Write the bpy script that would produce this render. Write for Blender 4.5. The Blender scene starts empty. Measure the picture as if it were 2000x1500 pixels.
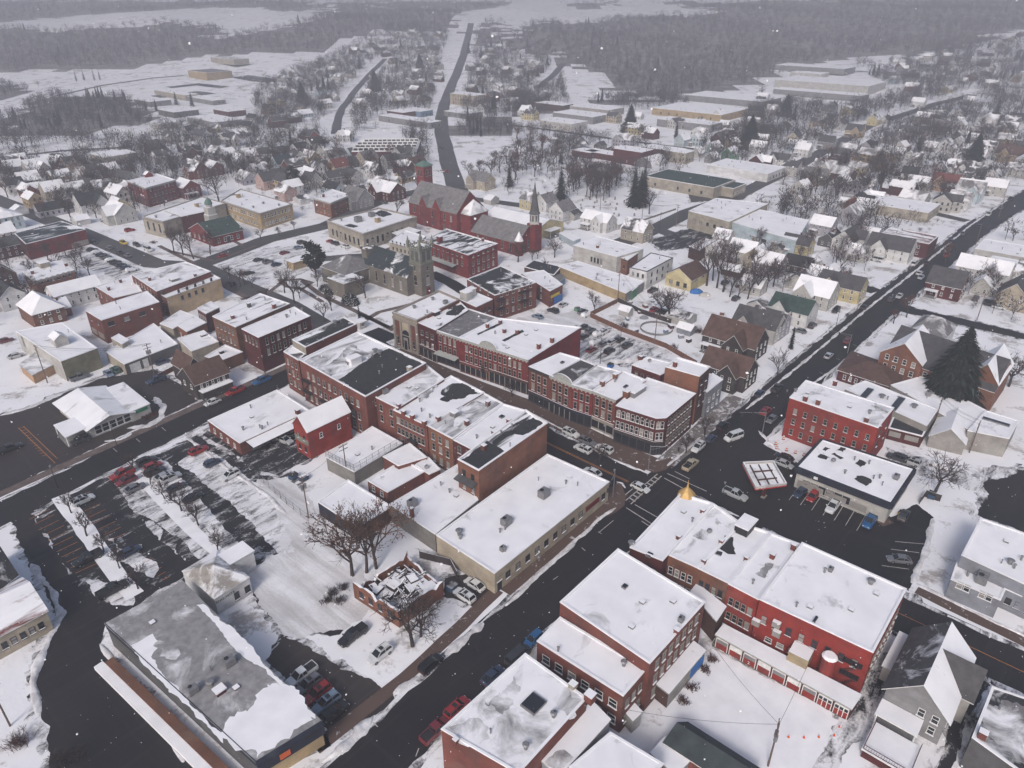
# A snowy small town seen from the air. Positions were measured on the photograph and are turned
# into ground positions in metres by U(); everything is built at its real place and size.
import bpy, math, random
from mathutils import Vector, Matrix
TERR = [(820, 0), (1000, 7), (1300, 30), (1600, 50), (2200, 76), (3000, 104), (3600, 118)]
S = bpy.context.scene
COL = S.collection
rnd = random.Random(7)
AA = math.radians(48.9)
BA = AA + math.pi / 2
DA = (math.cos(AA), math.sin(AA)); DB = (-math.sin(AA), math.cos(AA))

# ------------------------------------------------------------------ terrain
def sstep(a, b, t):
    t = min(1.0, max(0.0, (t - a) / (b - a))); return t * t * (3 - 2 * t)
def terrain(x, y):
    z = 0.0
    K = TERR
    if y > K[0][0]:
        for (a, za), (b, zb) in zip(K, K[1:]):
            if y <= b:
                z = za + (zb - za) * (y - a) / (b - a); break
        else:
            z = K[-1][1]
        r = sstep(820, 1500, y)
        z += r * (5 * math.sin(x / 230 + y / 410) + 4 * math.sin(x / 97 - y / 160 + 1) + 2.5 * math.sin(x / 51 + y / 73))
    z += 10 * sstep(150, 900, x) * sstep(640, 1000, y)
    return z

# ------------------------------------------------------------------ materials
MATS = {}
class NT:
    def __init__(s, name):
        s.m = bpy.data.materials.new(name); s.m.use_nodes = True
        s.n = s.m.node_tree.nodes; s.l = s.m.node_tree.links
        s.b = s.n['Principled BSDF']; s.b.inputs['Roughness'].default_value = 0.85
        s.b.inputs['Specular IOR Level'].default_value = 0.25
    def new(s, t, **kw):
        x = s.n.new(t)
        for k, v in kw.items(): setattr(x, k, v)
        return x
    def link(s, a, b): s.l.new(a, b)
    def pos(s, scale=(1, 1, 1), rot=0.0):
        g = s.new('ShaderNodeNewGeometry'); mp = s.new('ShaderNodeMapping')
        if rot:
            r = s.new('ShaderNodeVectorRotate'); r.rotation_type = 'Z_AXIS'; r.inputs['Angle'].default_value = rot
            s.link(g.outputs['Position'], r.inputs['Vector']); s.link(r.outputs[0], mp.inputs[0])
        else: s.link(g.outputs['Position'], mp.inputs[0])
        mp.inputs['Scale'].default_value = scale
        return mp.outputs[0]
    def noise(s, vec, scale, detail=4, rough=0.6, dist=0.0):
        x = s.new('ShaderNodeTexNoise'); x.inputs['Scale'].default_value = scale; x.inputs['Detail'].default_value = detail
        x.inputs['Roughness'].default_value = rough; x.inputs['Distortion'].default_value = dist
        s.link(vec, x.inputs['Vector']); return x.outputs['Fac']
    def ramp(s, fac, a, b, c0=(0, 0, 0, 1), c1=(1, 1, 1, 1)):
        x = s.new('ShaderNodeValToRGB'); e = x.color_ramp.elements
        e[0].position = max(0, min(a, 1)); e[1].position = max(0, min(1, b)); e[0].color = c0; e[1].color = c1
        s.link(fac, x.inputs[0]); return x.outputs[0]
    def mix(s, fac, a, b):
        x = s.new('ShaderNodeMix'); x.data_type = 'RGBA'
        if isinstance(fac, float): x.inputs[0].default_value = fac
        else: s.link(fac, x.inputs[0])
        for k, c in ((6, a), (7, b)):
            if isinstance(c, tuple): x.inputs[k].default_value = c + ((1,) if len(c) == 3 else ())
            else: s.link(c, x.inputs[k])
        return x.outputs[2]
    def out(s, col):
        if isinstance(col, tuple): s.b.inputs['Base Color'].default_value = col + (1,)
        else: s.link(col, s.b.inputs['Base Color'])
        return s.m
    def bump(s, fac, strength=0.3, dist=0.1):
        b = s.new('ShaderNodeBump'); b.inputs['Strength'].default_value = strength; b.inputs['Distance'].default_value = dist
        s.link(fac, b.inputs['Height']); s.link(b.outputs[0], s.b.inputs['Normal'])
def dk(c, f): return tuple(x * f for x in c)
SNOW = (0.80, 0.80, 0.835); SNOW2 = (0.70, 0.70, 0.74)

def m_plain(name, c, rough=0.7, metal=0.0, var=0.18, scale=1.5):
    t = NT(name); f = t.noise(t.pos(), scale, 5)
    t.b.inputs['Roughness'].default_value = rough; t.b.inputs['Metallic'].default_value = metal
    return t.out(t.mix(t.ramp(f, .3, .7), dk(c, 1 - var), dk(c, 1 + var)))
def m_brick(name, c, stain=0.55):
    t = NT(name)
    f = t.noise(t.pos((1, 1, 1.6)), 0.22, 7, .7); g = t.noise(t.pos((5, 5, 14)), 1.0, 2)
    st = t.noise(t.pos((.7, .7, .12)), 0.5, 5, .6)
    base = t.mix(t.ramp(f, .32, .68), dk(c, .6), dk(c, 1.25))
    base = t.mix(t.ramp(g, .35, .7), base, t.mix(.5, base, dk(c, .6)))
    gr = sum(c) / 3
    base = t.mix(t.ramp(st, .46, .72, (0, 0, 0, 1), (stain, stain, stain, 1)), base, (gr * .6 + .01, gr * .52, gr * .5)); pl = t.noise(t.pos((.6, .6, .8)), .33, 3, .5); base = t.mix(t.ramp(pl, .60, .68, (0, 0, 0, 1), (.32, .32, .32, 1)), base, (c[0] * .9 + .05, c[1] + .06, c[2] + .05))
    t.bump(g, .15, .03)
    return t.out(base)
def m_snow(name, under=None, cov=1.0, scale=.25, stretch=(1, 1), soft=.05, rot=-AA, grey=.0):
    t = NT(name)
    v = t.pos((stretch[0], stretch[1], 1), rot)
    w = t.noise(v, scale * 1.4, 4, .5)
    col = t.mix(t.ramp(w, .35, .75), SNOW, SNOW2)
    if under is not None:
        f = t.noise(v, scale, 7, .62, .6)
        th = .5 + (cov - .5) * .5
        u = t.noise(t.pos(), .8, 4)
        uc = t.mix(t.ramp(u, .3, .7), dk(under, .75), dk(under, 1.2))
        col = t.mix(t.ramp(f, th - soft, th + soft), col, uc)
    b = t.noise(t.pos(), .9, 4)
    t.bump(b, .12, .15)
    t.b.inputs['Roughness'].default_value = .9
    return t.out(col)
def m_slush(name, cov, under=(.018, .017, .02), scale=.22, st=(.35, 1.6), soft=.06):
    t = NT(name)
    v = t.pos((st[0], st[1], 1), -AA)
    f = t.noise(v, scale, 8, .68, .5); g = t.noise(t.pos(), 2.2, 4, .7)
    a = t.new('ShaderNodeMath', operation='MULTIPLY_ADD'); a.inputs[1].default_value = .3
    t.link(g, a.inputs[0]); t.link(f, a.inputs[2])
    th = .65 + (cov - .5) * .5
    w = t.noise(t.pos(), .15, 3)
    sn = t.mix(t.ramp(w, .3, .75), SNOW, (.56, .55, .57))
    t.b.inputs['Roughness'].default_value = .7
    return t.out(t.mix(t.ramp(a.outputs[0], th - soft, th + soft), sn, under))
def m_road(name, c=(.0095, .009, .0105), rough=.55, tint=(.021, .0185, .0185)):
    t = NT(name)
    f = t.noise(t.pos((.6, .6, 1)), .05, 6, .6); g = t.noise(t.pos(), 3.0, 3)
    st = t.noise(t.pos((.03, .9, 1), -AA), 1.0, 3); st2 = t.noise(t.pos((.9, .03, 1), -AA), 1.0, 3)
    col = t.mix(t.ramp(f, .38, .68), c, tint)
    col = t.mix(t.ramp(st, .55, .75, c1=(.6, .6, .6, 1)), col, dk(tint, 1.5))
    col = t.mix(t.ramp(st2, .55, .75, c1=(.5, .5, .5, 1)), col, dk(tint, 1.35))
    col = t.mix(t.ramp(g, .45, .9, c1=(.3, .3, .3, 1)), col, dk(c, 1.9))
    t.b.inputs['Specular IOR Level'].default_value = .3
    t.link(t.ramp(f, .3, .7, (rough, rough, rough, 1), (.75, .75, .75, 1)), t.b.inputs['Roughness'])
    return t.out(col)
def m_gloss(name, c, rough=.25, metal=0.0, coat=0.0):
    t = NT(name); t.b.inputs['Roughness'].default_value = rough; t.b.inputs['Metallic'].default_value = metal
    t.b.inputs['Specular IOR Level'].default_value = .5; t.b.inputs['Coat Weight'].default_value = coat
    f = t.noise(t.pos(), 1.2, 3)
    return t.out(t.mix(t.ramp(f, .3, .7), dk(c, .88), dk(c, 1.1)))
WALLS = dict(
    red=(.175, .026, .027), redp=(.25, .032, .025), redd=(.088, .022, .023), brick=(.165, .054, .042), brickd=(.08, .04, .034), orange=(.20, .085, .055),
    brown=(.16, .075, .05), tanw=(.38, .285, .165), cream=(.40, .345, .27), stone=(.165, .15, .13), stonel=(.36, .325, .27), white=(.60, .60, .61),
    offw=(.46, .45, .435), greyb=(.235, .25, .29), grey=(.22, .22, .23), dgrey=(.10, .10, .105), dark=(.045, .038, .038), yellow=(.50, .43, .25), paleblue=(.42, .50, .55),
    blue=(.16, .24, .33), green=(.10, .25, .15), conc=(.30, .285, .27), pink=(.45, .30, .27), navy=(.02, .024, .04), lav=(.36, .35, .40), olive=(.20, .19, .13), peach=(.44, .28, .17), block=(.20, .19, .18), buff=(.50, .37, .235), verd=(.2, .21, .175))
BRICKY = set('red redp redd brick brickd orange brown stone stonel block olive'.split())
UND = dict(k=(.03, .031, .035), g=(.155, .15, .155), l=(.235, .232, .24), b=(.085, .05, .042), r=(.14, .045, .038), e=(.035, .058, .053), d=(.065, .063, .068), n=(.03, .04, .045), t=(.27, .25, .23))
def mat(k):
    if k in MATS: return MATS[k]
    if k.startswith('w_'):
        n = k[2:]; c = WALLS[n]
        m = m_brick('wall ' + n, c) if n in BRICKY else m_brick('wall ' + n, c, .35)
    elif k.startswith('s_'):          # s_<under><coverage 0-9><style>
        u = UND[k[2]]; cv = int(k[3]) / 10; sty = k[4:] or 'p'
        st = {'p': (1, 1), 'a': (.35, 1.5), 'b': (1.5, .35)}[sty]
        m = m_snow('roof ' + k, u, cv, .16 if sty == 'p' else .2, st, {'l': .1, 'g': .09}.get(k[2], .055))
    elif k.startswith('u_'):
        c = UND[k[2]]; m = m_plain('bare roof ' + k[2], c, .8, 0, .3, .6)
    elif k.startswith('c_'):
        m = m_gloss('paint ' + k[2:], CARC[k[2:]], .32, .15, .3)
    elif k.startswith('p_'):
        c = tuple(int(k[2 + i * 2:4 + i * 2], 16) / 255 for i in range(3)); c = tuple(x ** 2.2 for x in c); m = m_plain('tone ' + k, c)
    else: m = SPECIAL[k]()
    MATS[k] = m; return m
CARC = dict(white=(.62, .63, .64), silver=(.42, .43, .45), grey=(.14, .145, .16), dark=(.035, .037, .042), black=(.014, .014, .016), red=(.27, .017, .017), maroon=(.16, .022, .03), navy=(.03, .045, .085), blue=(.02, .10, .25), steel=(.17, .22, .30), tan=(.42, .36, .26), green=(.05, .12, .10), snowy=(.78, .78, .80), yellow=(.6, .42, .05))
def m_ground():
    t = NT('snow ground')
    v = t.pos()
    w = t.noise(v, .05, 6, .6); f = t.noise(v, .09, 8, .68, .4); g = t.noise(v, .012, 4); hf = t.noise(v, 1.3, 4, .7)
    sn = t.mix(t.ramp(w, .3, .7), SNOW, (.70, .70, .735))
    a = t.new('ShaderNodeMath', operation='MULTIPLY_ADD'); a.inputs[1].default_value = .25; t.link(hf, a.inputs[0]); t.link(f, a.inputs[2])
    b = t.new('ShaderNodeMath', operation='MULTIPLY_ADD'); b.inputs[1].default_value = .25; t.link(g, b.inputs[0]); t.link(a.outputs[0], b.inputs[2])
    col = t.mix(t.ramp(b.outputs[0], .79, .90, c1=(.8, .8, .8, 1)), sn, (.24, .21, .19))
    bb = t.noise(v, .5, 5); t.bump(bb, .25, .3)
    t.b.inputs['Roughness'].default_value = .95
    return t.out(col)
def m_crown(name, c, var=.4):
    t = NT(name); f = t.noise(t.pos(), .5, 3)
    return t.out(t.mix(t.ramp(f, .3, .7), dk(c, 1 - var), dk(c, 1 + var)))
def m_litter():
    t = NT('woodland floor'); f = t.noise(t.pos(), .06, 6, .7)
    return t.out(t.mix(t.ramp(f, .4, .66), (.22, .20, .20), (.085, .07, .067)))
SPECIAL = dict(
    snow=lambda: m_snow('snow'), ground=m_ground, road=lambda: m_road('asphalt'), roadb=lambda: m_road('asphalt brown', (.026, .021, .021), .55, (.042, .034, .032)),
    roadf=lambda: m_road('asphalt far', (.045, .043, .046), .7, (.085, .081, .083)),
    pave=lambda: m_slush('wet brick pavement', .16, (.095, .062, .052), .5, (1, 1)), pave2=lambda: m_slush('concrete pavement', .35, (.15, .135, .13), .5, (1, 1)),
    path=lambda: m_plain('brown path', (.115, .088, .08), .8, 0, .3, .5),
    slush=lambda: m_slush('slush', .56, scale=.34, st=(.45, 1.5), soft=.09), slush4=lambda: m_slush('lot slush', .17, scale=.3, st=(.5, 1.4), soft=.08), slush2=lambda: m_slush('light slush', .66, scale=.4, st=(.5, 1.4), soft=.1), slush3=lambda: m_slush('thin slush', .27, scale=.3, st=(.5, 1.4), soft=.09), tracks=lambda: m_slush('tyre tracked snow', .66, (.36, .345, .34), .2, (2.2, .22), .2),
    trackA=lambda: m_slush('tracked snow along street', .62, (.10, .095, .10), .2, (.12, 2.2), .12),
    line=lambda: m_plain('line white', (.42, .39, .37), .7, 0, .3, 2), lineo=lambda: m_plain('line orange', (.42, .17, .05), .7, 0, .35, 2), bank=lambda: m_slush('ploughed snow', .72, (.22, .205, .205), .5, (1, 1), .22),
    litter=m_litter, glass=lambda: m_gloss('window glass', (.018, .021, .027), .12), carglass=lambda: m_gloss('car glass', (.012, .014, .018), .1), lit=lambda: m_gloss('pale blind', (.24, .23, .22), .4),
    fw=lambda: m_plain('frame white', (.62, .62, .62)), fs=lambda: m_plain('frame stone', (.25, .225, .2)), fd=lambda: m_plain('frame dark', (.035, .035, .04)), fr=lambda: m_plain('frame red', (.13, .022, .022)), fg=lambda: m_plain('cornice grey', (.33, .34, .33)),
    tyre=lambda: m_plain('tyre rubber', (.012, .012, .013), .9), rim=lambda: m_gloss('rim alloy', (.25, .25, .26), .35, .6), head=lambda: m_gloss('headlight lens', (.6, .6, .62), .1), tail=lambda: m_gloss('tail lens', (.25, .01, .01), .2),
    metal=lambda: m_plain('grey metal', (.22, .22, .23), .5, .4), dmetal=lambda: m_plain('dark metal', (.03, .03, .033), .5, .3), wood=lambda: m_plain('pole wood', (.13, .095, .08)), bark=lambda: m_crown('bark', (.05, .038, .034)), twig=lambda: m_crown('twigs', (.055, .041, .038)), twigr=lambda: m_crown('reddish twigs', (.085, .042, .036)), leafb=lambda: m_crown('dead leaves', (.15, .075, .05)),
    needle=lambda: m_crown('needles', (.010, .0145, .0115)), needleb=lambda: m_crown('blue needles', (.030, .042, .040)), woods=lambda: m_crown('bare woods', (.048, .039, .039)), woodsd=lambda: m_crown('dense woods', (.032, .028, .03)),
    gold=lambda: m_gloss('gold leaf', (.46, .29, .10), .5, .2), copper=lambda: m_plain('green copper', (.09, .16, .135)), orangep=lambda: m_plain('orange plastic', (.62, .09, .03)), tarp=lambda: m_plain('blue tarp', (.03, .13, .36)), signr=lambda: m_plain('sign red', (.42, .02, .02)), signg=lambda: m_plain('sign green', (.015, .16, .09)), signo=lambda: m_plain('sign orange', (.5, .10, .03)), beam=lambda: m_plain('canopy beam', (.11, .02, .025)), yel=lambda: m_plain('yellow', (.5, .36, .04)), dump=lambda: m_plain('dumpster blue', (.03, .06, .11)), stonegrave=lambda: m_plain('gravestone', (.2, .19, .19)))

# ------------------------------------------------------------------ mesh builder
class MB:
    def __init__(s): s.v = []; s.f = []; s.m = []
    def face(s, pts, m=0):
        n = len(s.v); s.v.extend([tuple(p) for p in pts]); s.f.append(tuple(range(n, n + len(pts)))); s.m.append(m)
    def prism(s, poly, z0, z1, m=0, mt=None, bottom=False):
        n = len(s.v); k = len(poly)
        zz0 = z0 if isinstance(z0, (list, tuple)) else [z0] * k; zz1 = z1 if isinstance(z1, (list, tuple)) else [z1] * k
        s.v += [(p[0], p[1], zz0[i]) for i, p in enumerate(poly)] + [(p[0], p[1], zz1[i]) for i, p in enumerate(poly)]
        for i in range(k):
            j = (i + 1) % k; s.f.append((n + i, n + j, n + k + j, n + k + i)); s.m.append(m)
        s.f.append(tuple(range(n + k, n + 2 * k))); s.m.append(m if mt is None else mt)
        if bottom: s.f.append(tuple(range(n + k - 1, n - 1, -1))); s.m.append(m)
    def obox(s, o, ex, ey, ez, m=0, mt=None):      # corner o + three edge vectors
        o, ex, ey, ez = map(Vector, (o, ex, ey, ez))
        if ex.cross(ey).dot(ez) < 0: ex, ey = ey, ex
        P = [o, o + ex, o + ex + ey, o + ey]; Q = [p + ez for p in P]
        n = len(s.v); s.v += [tuple(p) for p in P + Q]
        for i in range(4):
            j = (i + 1) % 4; s.f.append((n + i, n + j, n + 4 + j, n + 4 + i)); s.m.append(m)
        s.f.append((n + 4, n + 5, n + 6, n + 7)); s.m.append(m if mt is None else mt)
        s.f.append((n + 3, n + 2, n + 1, n)); s.m.append(m)
    def box(s, cx, cy, z0, sx, sy, sz, m=0, mt=None, ang=0.0):
        c, q = math.cos(ang), math.sin(ang); ex = (c * sx, q * sx, 0); ey = (-q * sy, c * sy, 0)
        s.obox((cx - ex[0] / 2 - ey[0] / 2, cy - ex[1] / 2 - ey[1] / 2, z0), ex, ey, (0, 0, sz), m, mt)
    def tube(s, p, q, r0, r1, n=5, m=0, cap=True):
        p, q = Vector(p), Vector(q); d = q - p
        if d.length < 1e-6: return
        d.normalize(); a = d.orthogonal().normalized(); b = d.cross(a); k = len(s.v)
        for c, r in ((p, r0), (q, r1)):
            for i in range(n):
                t = 2 * math.pi * i / n; s.v.append(tuple(c + a * (r * math.cos(t)) + b * (r * math.sin(t))))
        for i in range(n):
            j = (i + 1) % n; s.f.append((k + i, k + j, k + n + j, k + n + i)); s.m.append(m)
        if cap:
            s.f.append(tuple(k + n + i for i in range(n))); s.m.append(m); s.f.append(tuple(k + n - 1 - i for i in range(n))); s.m.append(m)
    def mesh(s, name, mats, smooth=False):
        me = bpy.data.meshes.new(name); me.from_pydata(s.v, [], s.f)
        for k in mats: me.materials.append(mat(k) if isinstance(k, str) else k)
        if len(mats) > 1: me.polygons.foreach_set('material_index', s.m)
        if smooth: me.polygons.foreach_set('use_smooth', [True] * len(s.f))
        me.update(); return me
    def build(s, name, mats, parent=None, smooth=False, world=True):
        o = bpy.data.objects.new(name, s.mesh(name, mats, smooth)); COL.objects.link(o)
        if parent is not None:
            o.parent = parent
            if world: o.matrix_parent_inverse = PINV(parent)
        return o
def PINV(p):
    m = Matrix.Translation(p.location) @ Matrix.Rotation(p.rotation_euler.z, 4, 'Z')
    return m.inverted()
def empty(name, loc, rz=0.0):
    o = bpy.data.objects.new(name, None); COL.objects.link(o); o.location = loc; o.rotation_euler = (0, 0, rz); o.empty_display_size = .5; return o
def tag(o, label=None, cat=None, group=None, kind=None):
    if label: o['label'] = label
    if cat: o['category'] = cat
    if group: o['group'] = group
    if kind: o['kind'] = kind
    return o
def V2(p): return Vector((p[0], p[1], 0))
def lerp(a, b, t): return tuple(a[i] + (b[i] - a[i]) * t for i in range(len(a)))
def cen(P): return (sum(p[0] for p in P) / len(P), sum(p[1] for p in P) / len(P))
def offset(P, d):
    n = len(P); out = []
    for i in range(n):
        a, b, c = Vector(P[i - 1][:2]), Vector(P[i][:2]), Vector(P[(i + 1) % n][:2])
        e1 = (b - a).normalized(); e2 = (c - b).normalized(); n1 = Vector((e1.y, -e1.x)); n2 = Vector((e2.y, -e2.x))
        k = n1 + n2; q = k.length_squared
        if q < 1e-4: out.append(tuple(b + n1 * d)); continue
        k = k * (2 / q);
        if k.length > 2.5: k = k.normalized() * 2.5
        out.append(tuple(b + k * d))
    return out
from mathutils import noise as mnoise
def jitter(P, step=1.0, amp=.3, seed=0, closed=True):
    out = []; n = len(P); step = min(step, .55) if amp > .12 else step
    for i in range(n if closed else n - 1):
        a, b = P[i], P[(i + 1) % n]; L = math.dist(a, b); k = max(1, int(L / step))
        nx, ny = ((b[1] - a[1]) / L, -(b[0] - a[0]) / L) if L > 1e-6 else (0, 0)
        for q in range(k):
            p = lerp(a, b, q / k); v = Vector((p[0], p[1], seed * 3.7))
            w = (mnoise.noise(v * .16) * 1.5 + mnoise.noise(v * .5) * .8 + mnoise.noise(v * 1.4) * .45 + mnoise.noise(v * 3.1) * .22) * amp
            out.append((p[0] + nx * w, p[1] + ny * w))
    return out
from mathutils.geometry import tessellate_polygon
def sheet(mb, P, z, m=0):
    pts = [Vector((p[0], p[1], 0)) for p in P]
    n = len(mb.v); mb.v += [(p[0], p[1], z) for p in P]
    for t in tessellate_polygon([pts]):
        a, b, c = (pts[i] for i in t)
        if (b - a).cross(c - a).z < 0: t = (t[0], t[2], t[1])
        mb.f.append(tuple(n + i for i in t)); mb.m.append(m)

# ------------------------------------------------------------------ windows
WM = {}
def win_mesh(w, h, st, rng=0):
    k = (round(w, 1), round(h, 1), st, rng)
    if k in WM: return WM[k]
    b = MB(); fr = .09 if st[0] != 'd' else .07
    # local: x along wall, y outward, z up
    b.obox((-w / 2, -.02, 0), (w, 0, 0), (0, .04, 0), (0, 0, h), 1 if not rng else 3)
    for x in (-w / 2, w / 2 - fr): b.obox((x, -.02, 0), (fr, 0, 0), (0, .1, 0), (0, 0, h), 0)
    b.obox((-w / 2 + fr, -.02, h - fr), (w - 2 * fr, 0, 0), (0, .09, 0), (0, 0, fr), 0)
    b.obox((-w / 2 + fr, -.02, h * .48), (w - 2 * fr, 0, 0), (0, .08, 0), (0, 0, .09), 0)
    b.obox((-w / 2 - .08, -.02, -.13), (w + .16, 0, 0), (0, .22, 0), (0, 0, .12), 0, 2)
    if st[-1] == 'a':
        n = 7; top = [(w / 2 * math.cos(math.pi * i / n), .05, h + w / 2 * .8 * math.sin(math.pi * i / n)) for i in range(n + 1)]
        b.face(top, 1)
        out = [(x * 1.25, .08, h + (z - h) * 1.3) for x, y, z in top]
        for i in range(n): b.face([top[i], top[i + 1], out[i + 1], out[i]], 0)
    elif st[-1] == 'l':
        b.obox((-w / 2 - .1, -.02, h), (w + .2, 0, 0), (0, .14, 0), (0, 0, .2), 0)
    f = {'w': 'fw', 's': 'fs', 'd': 'fd', 'r': 'fr'}[st[0]]
    me = b.mesh('window', [f, 'glass', 'snow', 'lit']); WM[k] = me; return me
def put_window(parent, p, ang, w, h, st, name='window', blind=0):
    o = bpy.data.objects.new(name, win_mesh(w, h, st, blind)); COL.objects.link(o); o.parent = parent
    pl = parent.location
    o.location = (p[0] - pl.x, p[1] - pl.y, p[2] - pl.z); o.rotation_euler = (0, 0, ang); return o
def edge_windows(parent, a, b, zs, n, w, h, st, t0=.08, t1=.92, skip=()):
    ang = math.atan2(b[1] - a[1], b[0] - a[0]) + math.pi     # local +y = outward (right of a->b)
    for r, z in enumerate(zs):
        for i in range(n):
            if (r, i) in skip: continue
            t = t0 + (t1 - t0) * (i + .5) / n; p = lerp(a, b, t)
            put_window(parent, (p[0], p[1], z), ang, w, h, st, blind=1 if rnd.random() < .24 else 0)

# ------------------------------------------------------------------ flat roofed buildings
def wbox(mb, a, b, t0, t1, z0, z1, depth, m=0, mt=None, off=0.0):
    """box standing proud of wall a->b"""
    A, B = Vector((a[0], a[1], 0)), Vector((b[0], b[1], 0)); e = B - A; nrm = Vector((e.y, -e.x, 0)).normalized()
    p = A + e * t0 + nrm * (off - .01) + Vector((0, 0, z0))
    mb.obox(p, e * (t1 - t0), nrm * depth, (0, 0, z1 - z0), m, mt)
def flat(d):
    P = [tuple(p) for p in d['P']]; z0 = d.get('z0', 0); h = d['h']; c = cen(P)
    root = empty(d['n'], (c[0], c[1], z0)); tag(root, d['l'], d['c'], d.get('g'))
    par = d.get('par', 0.0); w = MB()
    zt = h + par
    if isinstance(d['w'], list): ws = ['w_' + x if not x.startswith(('u_', 's_')) else x for x in d['w']]
    else: ws = ['w_' + d['w']]
    n = len(P)
    for i in range(n):
        a, b = P[i], P[(i + 1) % n]; w.face([(a[0], a[1], z0 - .3), (b[0], b[1], z0 - .3), (b[0], b[1], zt), (a[0], a[1], zt)], min(i, len(ws) - 1))
    cop = d.get('cop', 'snow')
    ws2 = ws + [cop]; ci = len(ws)
    if par > 0:
        Q = offset(P, -.32); O = offset(P, .06)
        for i in range(n):
            j = (i + 1) % n
            w.face([(*O[i], zt), (*O[j], zt), (*Q[j], zt), (*Q[i], zt)], ci)
            w.face([(*O[i], zt - .22), (*O[j], zt - .22), (*O[j], zt), (*O[i], zt)], ci)
            w.face([(*Q[j], h), (*Q[i], h), (*Q[i], zt), (*Q[j], zt)], ci)
    w.build('wall', ws2, root)
    r = MB(); rm = [d['r'], cop if cop != 'snow' else 'fg', 's_k1', 's_g5', 'snow', 's_l5', 's_k2', 's_l5']
    if par > 0: r.prism(offset(P, -.3), h - .2, h, 0, 0)
    else:
        r.prism(offset(P, .18), h - .28, h + .02, 1, 0)
        r.face([(*p, h - .28) for p in reversed(offset(P, .18))], 1)
    for k, (poly, m, amp) in enumerate(d.get('pat', [])):
        sheet(r, jitter(poly, .7, amp, k + int(abs(c[0]) * 7)), h + .03 + k * .006, m)
    r.build('roof', rm, root)
    A_ = math.dist(P[0], P[1]) * math.dist(P[1], P[2])
    if A_ > 110 and n == 4:
        q_ = random.Random(int(c[0] * 31 + c[1] * 17))
        for k in range(min(6, 1 + int(A_ / 140))):
            s_, t_ = q_.uniform(.12, .88), q_.uniform(.12, .88); p_ = lerp(lerp(P[1], P[2], s_), lerp(P[0], P[3], s_), t_)
            extra(root, [q_.choice(['vent', 'vent', 'hatch']), p_[0], p_[1], h, q_.uniform(.08, .2)])
    if d.get('corn'):
        cm = MB()
        for i in d['corn']:
            a, b = P[i], P[(i + 1) % n]; wbox(cm, a, b, -.002, 1.002, zt - .75, zt - .02, .3, 0, 1)
            L = math.dist(a, b); k = max(4, int(L / 1.1))
            for q in range(k): wbox(cm, a, b, (q + .3) / k, (q + .6) / k, zt - 1.15, zt - .76, .2, 0)
        cm.build('cornice', [d.get('cm', 'fg'), 'snow'], root)
    for e in d.get('win', []):
        edge_windows(root, P[e[0]], P[(e[0] + 1) % n], e[1], e[2], e[3], e[4], e[5], *(e[6:8] if len(e) > 7 else ()))
    for (i, t0, t1, z1, fas) in d.get('shop', []):
        a, b = P[i], P[(i + 1) % n]; s = MB(); L = math.dist(a, b) * (t1 - t0)
        wbox(s, a, b, t0 + .002, t1 - .002, z0 + .02, z1 - .85, .08, 1)
        wbox(s, a, b, t0 + .002, t1 - .002, z1 - .84, z1, .22, 0, 3)
        wbox(s, a, b, t0 + .002, t1 - .002, z0 + .02, z0 + .5, .14, 0)
        k = max(3, int(L / 1.8))
        for q in range(k + 1):
            tt = t0 + .004 + (t1 - t0 - .03) * q / k; wbox(s, a, b, tt, tt + .22 / max(1, math.dist(a, b)), z0 + .02, z1 - .85, .16, 2)
        s.build('storefront', [fas, 'glass', 'fd' if rnd.random() < .5 else 'fs', 'snow'], root)
    for x in d.get('ex', []): extra(root, x)
    for (i, t0, t1, z, dep, m) in d.get('awn', []):
        a, b = P[i], P[(i + 1) % n]; s = MB(); A, B = Vector((*a, 0)), Vector((*b, 0)); e = B - A; nr = Vector((e.y, -e.x, 0)).normalized()
        p, q = A + e * t0, A + e * t1; up = Vector((0, 0, z)); lo = Vector((0, 0, z - .5))
        s.face([p + nr * dep + lo, q + nr * dep + lo, q + up, p + up], 0)
        s.face([p + nr * dep + lo - Vector((0, 0, .18)), q + nr * dep + lo - Vector((0, 0, .18)), q + nr * dep + lo, p + nr * dep + lo], 1)
        s.face([q + up - Vector((0, 0, .2)), p + up - Vector((0, 0, .2)), p + nr * dep + lo - Vector((0, 0, .18)), q + nr * dep + lo - Vector((0, 0, .18))], 1)
        for k in (p, q): s.face([k + up - Vector((0, 0, .2)), k + nr * dep + lo - Vector((0, 0, .18)), k + nr * dep + lo, k + up], 1)
        s.build('awning', [m, 'fd'], root)
    for (i, t0, t1, za, zb, m) in d.get('panel', []):
        a, b = P[i], P[(i + 1) % n]; s = MB(); wbox(s, a, b, t0, t1, za, zb, .16, 0); s.build('panel' if m in ('fs', 'lit', 'w_cream') else 'sign_board', [m], root)
    for (i, t, z, txt, size, m) in d.get('txt', []):
        a, b = P[i], P[(i + 1) % n]; e = (Vector(b) - Vector(a)).normalized(); p = lerp(a, b, t)
        text(root, txt, (p[0] + e.y * .2, p[1] - e.x * .2, z), math.atan2(e.y, e.x), size, m)
    for (i, t, z0_, z1_, m, wd) in d.get('door', []):
        a, b = P[i], P[(i + 1) % n]; L = math.dist(a, b); s = MB()
        wbox(s, a, b, t - wd / 2 / L, t + wd / 2 / L, z0_, z1_, .09, 0); wbox(s, a, b, t - (wd / 2 + .15) / L, t + (wd / 2 + .15) / L, z1_, z1_ + .18, .14, 1)
        s.build('door', [m, 'fw'], root)
    for (pts, sides) in d.get('fire', []):
        fire_escape(root, *pts)
    return root
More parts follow.
